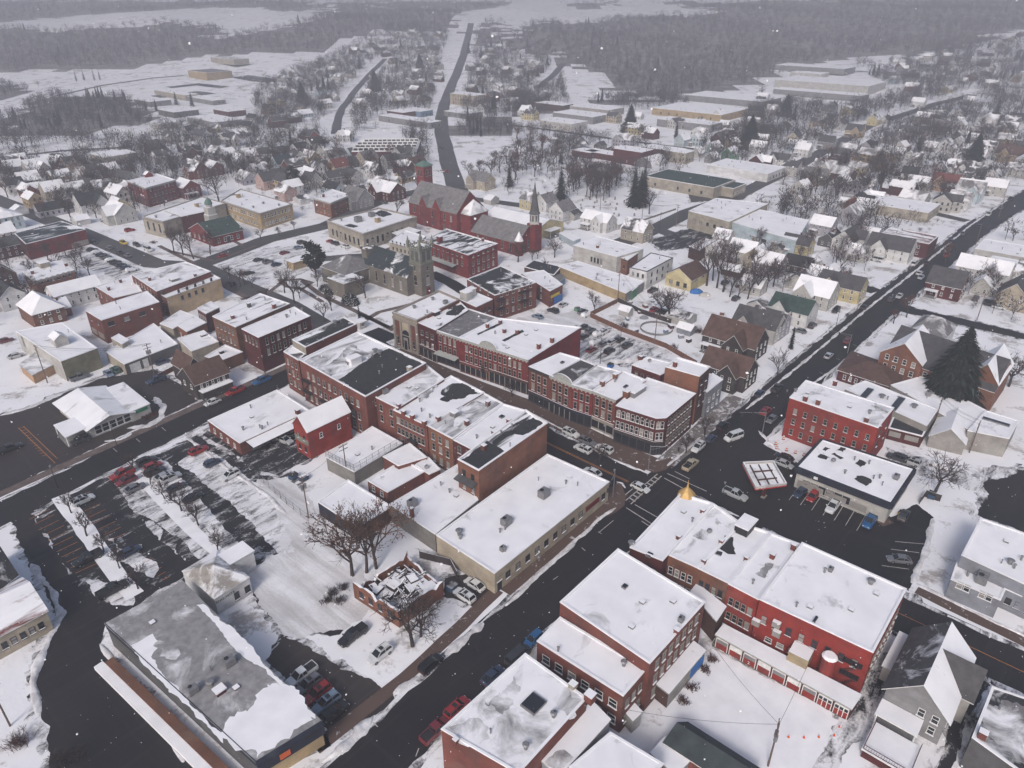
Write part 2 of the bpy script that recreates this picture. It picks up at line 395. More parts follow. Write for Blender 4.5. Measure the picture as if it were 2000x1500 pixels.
def text(parent, txt, loc, ang, size, m):
    c = bpy.data.curves.new('lettering', 'FONT'); c.body = txt; c.size = size; c.extrude = .015; c.align_x = 'CENTER'; c.resolution_u = 2
    c.materials.append(mat(m)); o = bpy.data.objects.new('lettering', c); COL.objects.link(o); me = bpy.data.meshes.new_from_object(o.evaluated_get(bpy.context.evaluated_depsgraph_get())); bpy.data.objects.remove(o); o = bpy.data.objects.new('lettering', me); COL.objects.link(o); o.parent = parent
    o.matrix_parent_inverse = PINV(parent); o.location = loc; o.rotation_euler = (math.pi / 2, 0, ang); return o
def extra(root, x):
    k, px, py, z = x[:4]; a = AA; s = MB()
    if k == 'chim':
        w = x[4] if len(x) > 4 else .8; hh = x[5] if len(x) > 5 else 1.2; m = x[6] if len(x) > 6 else 'w_brick'
        s.box(px, py, z - .1, w, w, hh, 0, 0, a); s.box(px, py, z + hh - .1, w + .16, w + .16, .18, 0, 1, a); s.build('chimney', [m, 'snow'], root)
    elif k == 'ac':
        w = x[4] if len(x) > 4 else 1.6; s.box(px, py, z + .15, w, w * .8, w * .75, 0, 0, a); s.box(px, py, z, w * .9, w * .7, .18, 1, 1, a)
        s.tube((px - .2 * w, py, z + .15 + w * .75), (px - .2 * w, py, z + .22 + w * .75), w * .22, w * .22, 10, 1)
        s.box(px + DA[0] * w * .52, py + DA[1] * w * .52, z + .3, .08, w * .6, w * .5, 1, 1, a); s.build('air_conditioner', ['metal', 'dmetal'], root)
    elif k == 'vent':
        r = x[4] if len(x) > 4 else .18; s.tube((px, py, z), (px, py, z + .9), r, r, 8, 0); s.tube((px, py, z + .9), (px, py, z + 1.05), r * 1.8, r * 1.2, 8, 0); s.build('vent_pipe', ['metal'], root)
    elif k == 'hatch':
        s.box(px, py, z - .02, .9, .9, .35, 0, 1, a); s.build('roof_hatch', ['metal', 'snow'], root)
    elif k == 'hut':
        w, l, hh, m = x[4:8]; s.box(px, py, z - .1, w, l, hh, 0, 0, a); s.box(px, py, z + hh - .1, w + .3, l + .3, .22, 1, 1, a); s.build('roof_hut', [m, 'snow'], root)
    elif k == 'hutg':
        w, l, hh, m = x[4:8]; P = rectp((px, py), w, l, a); gable_mesh(root, P, z - .1, hh, hh + w * .35, 0, [m], ['s_l9', 'fw'], .2, names=('roof_hut', 'hut_roof'))
    elif k == 'sky':
        w, l = x[4:6]; s.box(px, py, z, w, l, .35, 0, 0, a); s.box(px, py, z + .35, w * .86, l * .95, .08, 1, 1, a); s.build('skylight', ['metal', 'glass'], root)
    elif k == 'dish':
        s.tube((px, py, z), (px, py, z + .7), .05, .05, 5); s.tube((px, py, z + .7), (px - .15, py - .15, z + .95), .55, .1, 10); s.build('satellite_dish', ['metal'], root)
    elif k == 'fence':
        pass
def fire_escape(root, a, b, zs, dep=1.2):
    s = MB(); A, B = Vector((*a, 0)), Vector((*b, 0)); e = B - A; nr = Vector((e.y, -e.x, 0)).normalized()
    for z in zs:
        s.obox(A + Vector((0, 0, z)), e, nr * dep, (0, 0, .08))
        for t in [i / 6 for i in range(7)]: s.tube(A + e * t + nr * dep + Vector((0, 0, z)), A + e * t + nr * dep + Vector((0, 0, z + 1)), .03, .03, 4)
        s.tube(A + nr * dep + Vector((0, 0, z + 1)), B + nr * dep + Vector((0, 0, z + 1)), .03, .03, 4)
        s.tube(A + nr * dep + Vector((0, 0, z + .5)), B + nr * dep + Vector((0, 0, z + .5)), .025, .025, 4)
    for z, zz in zip([0.3] + zs[:-1], zs):
        for q in (.25, .75):
            s.tube(A + nr * dep * q + Vector((0, 0, z)), B + nr * dep * q + Vector((0, 0, zz)), .05, .05, 4)
        for i in range(1, 10):
            t = i / 10; c = A + e * t + Vector((0, 0, z + (zz - z) * t)); s.tube(c + nr * dep * .25, c + nr * dep * .75, .04, .04, 4)
    s.build('fire_escape', ['dmetal'], root)
def rectp(c, la, lb, ang):
    ca, sa = math.cos(ang), math.sin(ang); return [(c[0] + x * ca - y * sa, c[1] + x * sa + y * ca) for x, y in ((-la / 2, lb / 2), (-la / 2, -lb / 2), (la / 2, -lb / 2), (la / 2, lb / 2))]

# ------------------------------------------------------------------ pitched roofs
def gable_mesh(root, P, z0, he, hr, axis, wm, rm, ov=.35, hip=0.0, names=('wall', 'roof'), base=-.3, gm=None):
    """P ccw quad; axis 0: ridge parallel to edge 0 (P0->P1); hip 0..1 fraction"""
    if axis == 1: P = P[1:] + P[:1]
    a, b, c, d = [Vector((*p, 0)) for p in P]         # ridge from mid(d,a) to mid(b,c)
    U = Vector((0, 0, 1)); r0 = (a + d) / 2; r1 = (b + c) / 2
    e = (r1 - r0); k = hip * .5 * min(1, (a - d).length / max(e.length, .1))
    R0 = r0 + e * k + U * (z0 + hr); R1 = r1 - e * k + U * (z0 + hr); E = U * (z0 + he)
    w = MB(); zb = U * (z0 + base)
    for p, q in ((a, b), (b, c), (c, d), (d, a)): w.face([p + zb, q + zb, q + E, p + E], 0)
    if hip < .5:
        w.face([b + E, c + E, (r1 + U * (z0 + hr))], 0) if hip == 0 else None
        w.face([d + E, a + E, (r0 + U * (z0 + hr))], 0) if hip == 0 else None
    ob = w.build(names[0], wm, root)
    r = MB(); eh = e.normalized(); s1 = (b - c).normalized(); sl = (hr - he) / ((a - d).length / 2)
    th = Vector((0, 0, .16))
    def slab(pts, k=0):
        r.face([p + th for p in pts], k); n = len(pts)
        r.face([p for p in reversed(pts)], 1)
        for i in range(n): r.face([pts[i], pts[(i + 1) % n], pts[(i + 1) % n] + th, pts[i] + th], 1)
    dz = U * (-ov * sl)
    if hip == 0:
        x0, x1 = R0 - eh * ov, R1 + eh * ov
        slab([a + E - eh * ov + s1 * ov + dz, b + E + eh * ov + s1 * ov + dz, x1, x0])
        slab([c + E + eh * ov - s1 * ov + dz, d + E - eh * ov - s1 * ov + dz, x0, x1], 2 if len(rm) > 2 else 0)
    else:
        A, B_, C, Dd = a + E - eh * ov + s1 * ov + dz, b + E + eh * ov + s1 * ov + dz, c + E + eh * ov - s1 * ov + dz, d + E - eh * ov - s1 * ov + dz
        slab([A, B_, R1, R0]); slab([B_, C, R1]); slab([C, Dd, R0, R1]); slab([Dd, A, R0])
    ro = r.build(names[1], rm if len(rm) > 1 else rm + ['fw'], root)
    return ob, ro
def gabled(d):
    P = [tuple(p) for p in d['P']]; c = cen(P); z0 = d.get('z0', 0)
    root = empty(d['n'], (c[0], c[1], z0)); tag(root, d['l'], d['c'], d.get('g'))
    gable_mesh(root, P, z0, d['he'], d['hr'], d.get('ax', 0), ['w_' + d['w']], [d['r'], d.get('trim', 'fw')] + ([d['r2']] if 'r2' in d else []), d.get('ov', .35), d.get('hip', 0))
    n = 4
    for e in d.get('win', []): edge_windows(root, P[e[0]], P[(e[0] + 1) % n], [z0 + z for z in e[1]], e[2], e[3], e[4], e[5], *(e[6:8] if len(e) > 7 else ()))
    for q in d.get('wings', []):
        if q.get('flat'):
            s = MB(); s.prism(q['P'], z0 + q.get('zb', 0) - .2, z0 + q['h'], 0, 0); s.prism(offset([tuple(p) for p in q['P']], .2), z0 + q['h'], z0 + q['h'] + .2, 2, 1)
            o = s.build(q.get('n', 'porch'), ['w_' + q['w'], q['r'], 'fw'], root)
        elif q.get('open'):
            s = MB(); Q = [tuple(p) for p in q['P']]; s.prism(offset(Q, .1), z0 + q['h'], z0 + q['h'] + .22, 1, 0)
            s.face([(*p, z0 + q['h']) for p in reversed(offset(Q, .1))], 1)
            for p in offset(Q, -.15): s.box(p[0], p[1], z0 - .1, .18, .18, q['h'] + .1, 1)
            s.prism(Q, z0 - .1, z0 + .35, 2, 2)
            s.build(q.get('n', 'porch'), [q['r'], 'fw', 'w_grey'], root)
        else:
            gable_mesh(root, [tuple(p) for p in q['P']], z0, q['he'], q['hr'], q.get('ax', 0), ['w_' + q['w']], [q['r'], 'fw'] + ([q['r2']] if 'r2' in q else []), q.get('ov', .3), q.get('hip', 0), names=(q.get('n', 'wing'), q.get('n', 'wing') + '_roof'))
        for e in q.get('win', []): edge_windows(root, q['P'][e[0]], q['P'][(e[0] + 1) % 4], [z0 + z for z in e[1]], e[2], e[3], e[4], e[5])
    for x in d.get('ex', []): extra(root, x)
    for (i, t, z, txt, size, m) in d.get('txt', []):
        a, b = P[i], P[(i + 1) % 4]; e = (Vector(b) - Vector(a)).normalized(); p = lerp(a, b, t)
        text(root, txt, (p[0] + e.y * .12, p[1] - e.x * .12, z0 + z), math.atan2(e.y, e.x), size, m)
    for (i, t, z0_, z1_, m, wd) in d.get('door', []):
        a, b = P[i], P[(i + 1) % 4]; L = math.dist(a, b); s = MB()
        wbox(s, a, b, t - wd / 2 / L, t + wd / 2 / L, z0 + z0_, z0 + z1_, .09, 0); wbox(s, a, b, t - (wd / 2 + .15) / L, t + (wd / 2 + .15) / L, z0 + z1_, z0 + z1_ + .18, .14, 1)
        s.build('door', [m, 'fw'], root)
    return root
# ------------------------------------------------------------------ cars
CARP = dict(sedan=(4.7, 1.82, .78, .95, 1.45, -1.95, 1.0, -.95, .62), hatch=(4.2, 1.78, .82, .98, 1.52, -1.95, .95, -.35, .7), suv=(4.8, 1.9, .98, 1.12, 1.74, -2.25, .95, -.35, .75), van=(5.4, 2.0, 1.1, 1.25, 2.15, -2.6, 1.75, -.15, .75), pickup=(5.7, 1.98, 1.0, 1.12, 1.85, -.75, 1.25, -.15, .7))
def car_parts(kind):
    L, W, zh, zb, H, xr, xf, rs, ws = CARP[kind]; hw = W / 2; hl = L / 2; b = MB()
    deck = zh if kind == 'sedan' else zb
    sec = [(-hl, .42, deck * .75, hw * .84), (-hl + .18, .28, deck * .98, hw * .95), (-hl + .8, .24, zb, hw), (xf - .1, .22, zb, hw), (xf + .25, .22, zh, hw), (hl - .5, .24, zh * .93, hw * .97), (hl - .12, .28, zh * .8, hw * .88), (hl, .4, zh * .62, hw * .76)]
    rings = []
    for x, z0, z1, w in sec:
        zm = z0 + (z1 - z0) * .62
        rings.append([(x, -w * .93, z0), (x, -w, zm), (x, -w * .9, z1), (x, 0, z1 + .03), (x, w * .9, z1), (x, w, zm), (x, w * .93, z0)])
    for A, B in zip(rings, rings[1:]):
        for i in range(7): j = (i + 1) % 7; b.face([A[i], A[j], B[j], B[i]], 0)
    b.face(rings[0][::-1], 0); b.face(rings[-1], 0)
    r0, r1, ty = xr - rs * .5 if rs > 0 else xr + abs(rs), xf - ws, hw * .7
    by = hw * .86; g = MB(); t = H - .05
    base = [(xr, -by, zb - .02), (xf + .15, -by, zb - .04), (xf + .15, by, zb - .04), (xr, by, zb - .02)]; top = [(r0, -ty, t), (r1, -ty, t), (r1, ty, t), (r0, ty, t)]
    for i in range(4): j = (i + 1) % 4; g.face([base[i], base[j], top[j], top[i]], 0)
    g.face(top, 0)
    ro = [(r0 - .08, -ty - .03, t), (r1 + .05, -ty - .03, t), (r1 + .05, ty + .03, t), (r0 - .08, ty + .03, t)]
    b.obox(ro[0], Vector(ro[1]) - Vector(ro[0]), Vector(ro[3]) - Vector(ro[0]), (0, 0, .06), 0)
    for i in range(4): b.tube(base[i], top[i], .06, .05, 4, 0)
    mx = (xr + xf) / 2 - .1
    for q in (-1, 1):
        b.tube((mx, q * by, zb), (mx - .08, q * ty, t), .055, .05, 4, 0)
        b.obox((xf - .05, q * (hw - .02), zb - .05), (.2, 0, 0), (0, q * .2, 0), (0, 0, .15), 0)
    if kind == 'suv':
        for q in (-1, 1): b.tube((r0 + .2, q * (ty - .08), t + .1), (r1 - .25, q * (ty - .08), t + .1), .035, .035, 4, 1)
        b.obox((r1 - 1.0, -.42, t + .06), (.7, 0, 0), (0, .84, 0), (0, 0, .012), 1)
    if kind == 'pickup':
        b.obox((-hl + .12, -hw * .8, zb + .03), (hl + xr - .2, 0, 0), (0, hw * 1.6, 0), (0, 0, .012), 1)
        for q in (-1, 1): b.obox((-hl + .1, q * hw * .9 - (0 if q < 0 else .1), zb), (hl + xr - .12, 0, 0), (0, .1, 0), (0, 0, .16), 0)
        b.obox((-hl + .08, -hw * .9, zb - .1), (.1, 0, 0), (0, hw * 1.8, 0), (0, 0, .26), 0)
    w = MB(); w.tube((0, -.11, 0), (0, .11, 0), .34, .34, 12, 0); r = MB(); r.tube((0, -.125, 0), (0, .125, 0), .2, .2, 8, 0)
    h = MB(); h.obox((0, -.17, 0), (.06, 0, 0), (0, .34, 0), (0, 0, .16))
    return dict(body=b.mesh('body', ['c_white', 'dmetal'], False), window=g.mesh('window', ['carglass']), tyre=w.mesh('tyre', ['tyre']), rim=r.mesh('rim', ['rim']), head=h.mesh('headlight', ['head']), tail=h.mesh('tail_light', ['tail']),
                wx=(-hl + .95, hl - .95), wy=hw - .1, hx=(-hl - .01, hl - .09), hy=hw * .58, hz=zh * .6)
CARS = {}
def put_car(d):
    kind, col, x, y, ang, label, group, det, sn = d
    K = CARS.setdefault(kind, None) or CARS.__setitem__(kind, car_parts(kind)) or CARS[kind]
    name = {'sedan': 'parked_car', 'hatch': 'parked_car', 'suv': 'sport_utility_vehicle', 'van': 'passenger_van', 'pickup': 'pickup_truck'}[kind]
    root = empty(name, (x, y, terrain(x, y) + .06), ang); tag(root, label, {'sedan': 'car', 'hatch': 'car', 'suv': 'car', 'van': 'van', 'pickup': 'pickup truck'}[kind], group)
    def add(me, nm, loc=(0, 0, 0), par=None):
        o = bpy.data.objects.new(nm, me); COL.objects.link(o); o.parent = par or root; o.location = loc; return o
    b = add(K['body'], 'body'); b.material_slots[0].link = 'OBJECT'; b.material_slots[0].material = mat('c_' + col)
    g = add(K['window'], 'window')
    if sn: g.material_slots[0].link = 'OBJECT'; g.material_slots[0].material = mat('snow')
    for wx in K['wx']:
        for q in (-1, 1):
            t = add(K['tyre'], 'wheel', (wx, q * K['wy'], .34))
            if det: add(K['rim'], 'rim', (0, 0, 0), t)
    if det:
        for q in (-1, 1): add(K['head'], 'headlight', (K['hx'][1], q * K['hy'], K['hz'])); add(K['tail'], 'tail_light', (K['hx'][0], q * K['hy'], K['hz'] + .08))

# ------------------------------------------------------------------ trees
def bare_meshes(h, seed, spread=1.0, dens=1.0, low=.22, leaf=0.0, wt=1.0):
    r = random.Random(seed); tr = MB(); cr = MB()
    def grow(p, d, L, rad, lev):
        segs = 3 if lev < 2 else 2; q = p; dd = d; pts = [p]
        for i in range(segs):
            dd = (dd + Vector((r.uniform(-1, 1), r.uniform(-1, 1), r.uniform(-.3, .6))) * (.10 + .07 * lev)).normalized()
            nq = q + dd * (L / segs); ra = rad * (1 - .35 * i / segs); rb = rad * (1 - .35 * (i + 1) / segs)
            (tr if lev == 0 else cr).tube(q, nq, ra, rb, 6 if lev == 0 else (4 if lev < 2 else 3), 0, False); q = nq; pts.append(q)
        if lev >= 4:
            return
        n = [5, 4, 4, 5][lev]; n = max(2, int(round(n * (dens if lev > 1 else 1) + r.uniform(-.6, .6))))
        for i in range(n):
            t = (r.uniform(.45, 1.0) if lev else r.uniform(.55, 1.0)); k = t * segs; j = min(segs - 1, int(k)); o = pts[j].lerp(pts[j + 1], k - j)
            a = 2 * math.pi * (i + r.random() * .8) / n
            ax = dd.orthogonal().normalized(); bx = dd.cross(ax); sp = (.75 if lev else .7) * spread * r.uniform(.6, 1.25)
            nd = (dd + (ax * math.cos(a) + bx * math.sin(a)) * sp + Vector((0, 0, .14))).normalized()
            grow(o, nd, L * r.uniform(.52, .78) * (1.15 if lev == 0 else 1), max(rad * .5, .022 * wt), lev + 1)
    grow(Vector((0, 0, -.2)), Vector((0, 0, 1)), h * (low + .2), h * .020 + .05, 0)
    zmax = max(v[2] for v in cr.v); k = h / zmax
    for m in (tr, cr): m.v = [(x * k, y * k, z * k) for x, y, z in m.v]
    if leaf:
        n = len(cr.v)
        for _ in range(int(leaf)):
            x, y, z = cr.v[r.randrange(n)]
            if z < h * .35: continue
            a = Vector((r.gauss(0, 1), r.gauss(0, 1), r.gauss(0, 1))).normalized() * .16; b = a.orthogonal().normalized() * .12; p = Vector((x, y, z))
            cr.face([p, p + a, p + a + b, p + b], 1)
    return tr, cr
def conifer_meshes(h, seed, wd=.24, dens=1.0):
    r = random.Random(seed); tr = MB(); cr = MB(); tr.tube((0, 0, -.2), (0, 0, h * .96), h * .016 + .06, .03, 6, 0)
    z = h * .08; lay = 0
    while z < h * .985:
        f = 1 - (z / h); R = h * wd * (min(1, f * 1.12) ** .75) * r.uniform(.78, 1.12) + .12; n = max(5, int((5 + R * 2.1) * dens)); lay += 1
        for i in range(n):
            a = 2 * math.pi * (i + r.random()) / n; rr = R * r.uniform(.62, 1.12); dx, dy = math.cos(a), math.sin(a); dr = rr * r.uniform(.18, .42); k = max(2, min(6, int(rr / .7)))
            for j in range(k):
                t0, t1 = j / k, (j + 1) / k + .12
                for q in (-1, 1):
                    wv = rr * .26 * (1.15 - t0) * r.uniform(.7, 1.3) + .1
                    p0 = Vector((dx * rr * t0, dy * rr * t0, z - dr * t0 * t0)); p1 = Vector((dx * rr * t1, dy * rr * t1, z - dr * t1 * t1 + r.uniform(-.1, .1)))
                    s = Vector((-dy * q, dx * q, 0)) * wv + Vector((0, 0, r.uniform(-.25, .05) * wv)) + Vector((dx, dy, 0)) * wv * .5
                    cr.face([p0, p1, p0 + s] if q > 0 else [p1, p0, p0 + s], 0 if r.random() < .9 else 1)
        z += max(.22, h * .026 * (.6 + f)) / dens
    return tr, cr
def pine_meshes(h, seed):
    r = random.Random(seed); tr = MB(); cr = MB(); tr.tube((0, 0, -.2), (0, 0, h * .9), h * .02 + .06, .06, 6, 0)
    for i in range(int(26)):
        z = h * r.uniform(.28, .98); f = 1 - abs(z / h - .5) / .62; R = h * .30 * max(.12, f) * r.uniform(.5, 1.1); a = r.uniform(0, 6.28)
        c = Vector((math.cos(a) * R, math.sin(a) * R, z)); tr.tube((0, 0, z - R * .3), c, .09, .03, 3, 0, False)
        for _ in range(55):
            d = Vector((r.gauss(0, 1), r.gauss(0, 1), r.gauss(0, .5))); p = c + d * (h * .055); v = Vector((r.gauss(0, 1), r.gauss(0, 1), r.gauss(0, .6))).normalized(); s = v * h * .045; t = v.orthogonal().normalized() * h * .022
            cr.face([p - s, p + t, p + s, p - t], 0 if r.random() < .93 else 1)
    return tr, cr
TREE = {}
def tree_proto(kind, h):
    hb = max(3, round(h / 2.5) * 2.5); v = rnd.randrange(3); key = (kind, hb, v)
    if key in TREE: return TREE[key]
    sd = hash_(key)
    if kind in ('bare', 'red', 'leafy', 'wide', 'round', 'light'):
        a = bare_meshes(hb, sd, {'wide': 1.45, 'round': 1.05, 'leafy': 1.1}.get(kind, .9), {'round': 1.2}.get(kind, 1.0), {'wide': .12, 'round': .16}.get(kind, .2), 5200 if kind == 'leafy' else 0, 1.0 if hb < 9 else 1.3)
        tm = {'red': ['bark'], }.get(kind, ['bark']); cm = {'red': ['twigr'], 'leafy': ['twig', 'leafb'], 'light': ['twig']}.get(kind, ['twig'])
    elif kind == 'con': a = conifer_meshes(hb, sd, .23); tm, cm = ['bark'], ['needle', 'needleb']
    elif kind == 'big': a = conifer_meshes(hb, sd, .35, 1.7); tm, cm = ['bark'], ['needle', 'needleb']
    elif kind == 'slim': a = conifer_meshes(hb, sd, .13); tm, cm = ['bark'], ['needle', 'needleb']
    elif kind == 'pine': a = pine_meshes(hb, sd); tm, cm = ['bark'], ['needle', 'needleb']
    TREE[key] = (a[0].mesh('trunk', tm), a[1].mesh('crown', cm), hb); return TREE[key]
def hash_(k):
    s = 0
    for ch in str(k): s = (s * 131 + ord(ch)) % 1000003
    return s
def put_tree(d):
    kind, x, y, h, label, group = d
    t, c, hb = tree_proto(kind, h); k = h / hb
    nm = {'bare': 'bare_tree', 'red': 'bare_tree', 'leafy': 'bare_tree', 'wide': 'bare_tree', 'round': 'bare_tree', 'light': 'bare_tree', 'con': 'conifer_tree', 'big': 'conifer_tree', 'slim': 'conifer_tree', 'pine': 'pine_tree'}[kind]
    r = empty(nm, (x, y, terrain(x, y)), rnd.uniform(0, 6.28)); r.scale = (k, k, k); tag(r, label, 'tree', group)
    for n, me in (('trunk', t), ('crown', c)):
        o = bpy.data.objects.new(n, me); COL.objects.link(o); o.parent = r
def put_bush(d):
    kind, x, y, rad, h, label, group, cat = d
    r = random.Random(int(x * 13 + y * 7)); m = MB(); ever = kind == 'yew'
    if ever:
        for _ in range(int(420 * rad)):
            a, b = r.uniform(0, 6.28), math.acos(r.uniform(-.2, 1)); q = r.uniform(.75, 1.05)
            p = Vector((math.cos(a) * math.sin(b) * rad * q, math.sin(a) * math.sin(b) * rad * q, max(.05, math.cos(b) * h * q))); v = Vector((r.gauss(0, 1), r.gauss(0, 1), r.gauss(0, .6))).normalized() * .24; t = v.orthogonal().normalized() * .13
            m.face([p - v, p + t, p + v, p - t], 0 if r.random() < .9 else 1)
    else:
        for _ in range(int(26 + 16 * rad)):
            a = r.uniform(0, 6.28); p = Vector((r.gauss(0, rad * .3), r.gauss(0, rad * .3), -.05)); d_ = Vector((math.cos(a) * r.uniform(.1, .9), math.sin(a) * r.uniform(.1, .9), 1)).normalized(); L = h * r.uniform(.5, 1)
            q = p + d_ * L * .6; m.tube(p, q, .035, .025, 3, 0, False)
            for _k in range(6):
                e = (d_ + Vector((r.gauss(0, .5), r.gauss(0, .5), r.gauss(0, .3)))).normalized(); s = p + d_ * L * r.uniform(.25, .6); m.tube(s, s + e * L * .45, .022, .015, 3, 0, False)
    o = m.build({'yew': 'clipped_hedge', 'brush': 'bare_shrub', 'redbrush': 'bare_shrub'}[kind], {'yew': ['needle', 'snow'], 'brush': ['twig'], 'redbrush': ['twigr']}[kind])
    o.location = (x, y, terrain(x, y)); tag(o, label, cat, group)

# ------------------------------------------------------------------ poles, lamps, signals
PTOP = {}
def put_pole(d):
    x, y, h, kind, ang, label, key = d; root = empty('utility_pole' if kind == 'util' else ('street_lamp' if kind == 'lamp' else 'traffic_signal'), (x, y, 0)); tag(root, label, {'util': 'utility pole', 'lamp': 'street lamp', 'sig': 'traffic signal'}[kind])
    c, s = math.cos(ang), math.sin(ang); m = MB()
    if kind == 'util':
        m.tube((x, y, -.2), (x, y, h), .16, .11, 7); m.build('pole', ['wood'], root); b = MB()
        for z in (h - .5, h - 1.5): b.obox((x - c * 1.2, y - s * 1.2, z), (c * 2.4, s * 2.4, 0), (-s * .12, c * .12, 0), (0, 0, .12));
        for t in (-1.1, -.55, .55, 1.1): b.tube((x + c * t, y + s * t, h - .4), (x + c * t, y + s * t, h - .15), .06, .04, 5)
        b.build('crossarm', ['wood'], root)
        if 'T' in key:
            b = MB()
            for t in (-.45, .45): b.tube((x + c * t, y + s * t, h - 3.2), (x + c * t, y + s * t, h - 2.1), .28, .28, 9)
            b.build('transformer', ['metal'], root)
    elif kind == 'lamp':
        m.tube((x, y, -.1), (x, y, h), .09, .06, 6); m.tube((x, y, -.1), (x, y, .7), .16, .1, 8); m.build('pole', ['dmetal'], root); b = MB(); b.tube((x, y, h), (x, y, h + .55), .16, .26, 8); b.tube((x, y, h + .55), (x, y, h + .75), .28, .05, 8); b.build('lamp_head', ['metal'], root)
    else:
        m.tube((x, y, -.1), (x, y, h), .13, .1, 7); m.tube((x, y, h - .3), (x + c * 7, y + s * 7, h + .3), .08, .05, 6); m.tube((x, y, h - 1.2), (x + c * 3.5, y + s * 3.5, h - .02), .04, .03, 5); m.build('mast', ['metal'], root)
        for t in (3.6, 6.4):
            b = MB(); b.box(x + c * t, y + s * t, h - 1.0, .36, .36, 1.1, 0, None, ang); b.build('signal_head', ['dmetal'], root)
    PTOP[key] = (x, y, h, ang)
def put_wire(a, b, label, sag=1.0, n=3, r=.028):
    A, B = PTOP[a], PTOP[b]; m = MB(); offs = {3: (-1.1, .55, 1.1), 1: (0,)}[n]
    for o in offs:
        p = Vector((A[0] + math.cos(A[3]) * o, A[1] + math.sin(A[3]) * o, A[2] - .15)); q = Vector((B[0] + math.cos(B[3]) * o, B[1] + math.sin(B[3]) * o, B[2] - .15)); pr = p
        for i in range(1, 9):
            t = i / 8; c = p.lerp(q, t) - Vector((0, 0, sag * 4 * t * (1 - t))); m.tube(pr, c, r, r, 3, 0, False); pr = c
    o = m.build('overhead_wire', ['dmetal']); tag(o, label, 'wire')

# ------------------------------------------------------------------ far houses, woods, ground
def warp(x, y):
    k = 1 + max(0, y - 700) / 700; v = Vector((x / 45, y / 45, 1)); u = Vector((x / 14, y / 14, 4)); return x + k * (20 * mnoise.noise(v) + 9 * mnoise.noise(u)), y + k * (20 * mnoise.noise(v + Vector((31, 7, 2))) + 9 * mnoise.noise(u + Vector((11, 3, 9))))
def in_region(x, y, P):
    c = False; j = len(P) - 1
    for i in range(len(P)):
        a, b_ = P[i], P[j]
        if (a[1] > y) != (b_[1] > y) and x < (b_[0] - a[0]) * (y - a[1]) / (b_[1] - a[1]) + a[0]: c = not c
        j = i
    return c
FARM = ['glass', 'w_offw', 'w_white', 'w_cream', 'w_redd', 'w_tanw', 'w_grey', 'w_paleblue', 'w_lav', 's_g9', 's_d5', 's_g5', 'u_d', 'u_k', 's_d3']
def far_house(d, into=None):
    x, y, ang, w, l, he, wall, roof, var, label, group = d; W, R = MB(), MB(); hr = he + w * .42
    if into is None: root = empty('house', (x, y, terrain(x, y)), ang); tag(root, label, 'house', group)
    def body(x0, x1, y0, y1, he, hr, along):
        P = [(x0, y0), (x1, y0), (x1, y1), (x0, y1)]; W.prism(P, -.8, he, 0)
        ov = .3; t = .18
        if along:
            m = (y0 + y1) / 2
            for q, yy in ((0, y0), (1, y1)):
                pts = [(x0 - ov, yy + (-ov if q == 0 else ov), he - .15), (x1 + ov, yy + (-ov if q == 0 else ov), he - .15), (x1 + ov, m, hr), (x0 - ov, m, hr)]
                if q: pts = pts[::-1]
                R.face([(a, b, c + t) for a, b, c in pts], 0); R.face(pts[::-1], 1)
                for i in range(4): a, b = pts[i], pts[(i + 1) % 4]; R.face([a, b, (b[0], b[1], b[2] + t), (a[0], a[1], a[2] + t)], 1)
            for xx in (x0, x1): W.face([(xx, y0, he), (xx, y1, he), (xx, m, hr)], 0)
        else:
            m = (x0 + x1) / 2
            for q, xx in ((0, x0), (1, x1)):
                e = xx + (-ov if q == 0 else ov); pts = [(e, y1 + ov, he - .15), (e, y0 - ov, he - .15), (m, y0 - ov, hr), (m, y1 + ov, hr)]
                if q: pts = pts[::-1]
                R.face([(a, b, c + t) for a, b, c in pts], 0); R.face(pts[::-1], 1)
                for i in range(4): a, b = pts[i], pts[(i + 1) % 4]; R.face([a, b, (b[0], b[1], b[2] + t), (a[0], a[1], a[2] + t)], 1)
            for yy in (y0, y1): W.face([(x0, yy, he), (x1, yy, he), (m, yy, hr)], 0)
        for s_ in (0, 1):
            zz = [1.2, 3.9] if he > 4 else [1.1]
            for z in zz:
                for k in range(int((x1 - x0) / 2.6)):
                    xx = x0 + (k + .5) * 2.6; yy = y0 - .03 if s_ == 0 else y1 + .03; W.obox((xx - .45, yy - .02, z), (.9, 0, 0), (0, .04, 0), (0, 0, 1.4), 1)
                for k in range(int((y1 - y0) / 2.6)):
                    yy = y0 + (k + .6) * 2.6; xx = x0 - .03 if s_ == 0 else x1 + .03; W.obox((xx - .02, yy - .45, z), (.04, 0, 0), (0, .9, 0), (0, 0, 1.4), 1)
    body(-l / 2, l / 2, -w / 2, w / 2, he, hr, True)
    if var & 1: body(-l * .1, l * .32, -w * .95, 0, he, hr - .3, False)
    if var & 2: body(l * .45, l * .9, -w * .4, w * .3, he * .6, he * .6 + 1.5, True)
    if into is not None:
        ca, sa, z0 = math.cos(ang), math.sin(ang), terrain(x, y); wi = FARM.index(wall) if wall in FARM else 1; ri = FARM.index(roof)
        for M_, mp in ((W, (wi, 0)), (R, (ri, 1))):
            n = len(into.v); into.v += [(x + a * ca - b * sa, y + a * sa + b * ca, z0 + c) for a, b, c in M_.v]; into.f += [tuple(n + i for i in q) for q in M_.f]; into.m += [mp[0] if m == 0 else (0 if mp[1] == 0 else 1) for m in M_.m]
        return
    W.build('wall', [wall, 'glass'], root, world=False); R.build('roof', [roof, 'fw'], root, world=False)
    if var & 4: c = MB(); c.box(l * .2, 0, hr - .8, .7, .7, 1.7); c.build('chimney', ['w_brickd'], root, world=False)
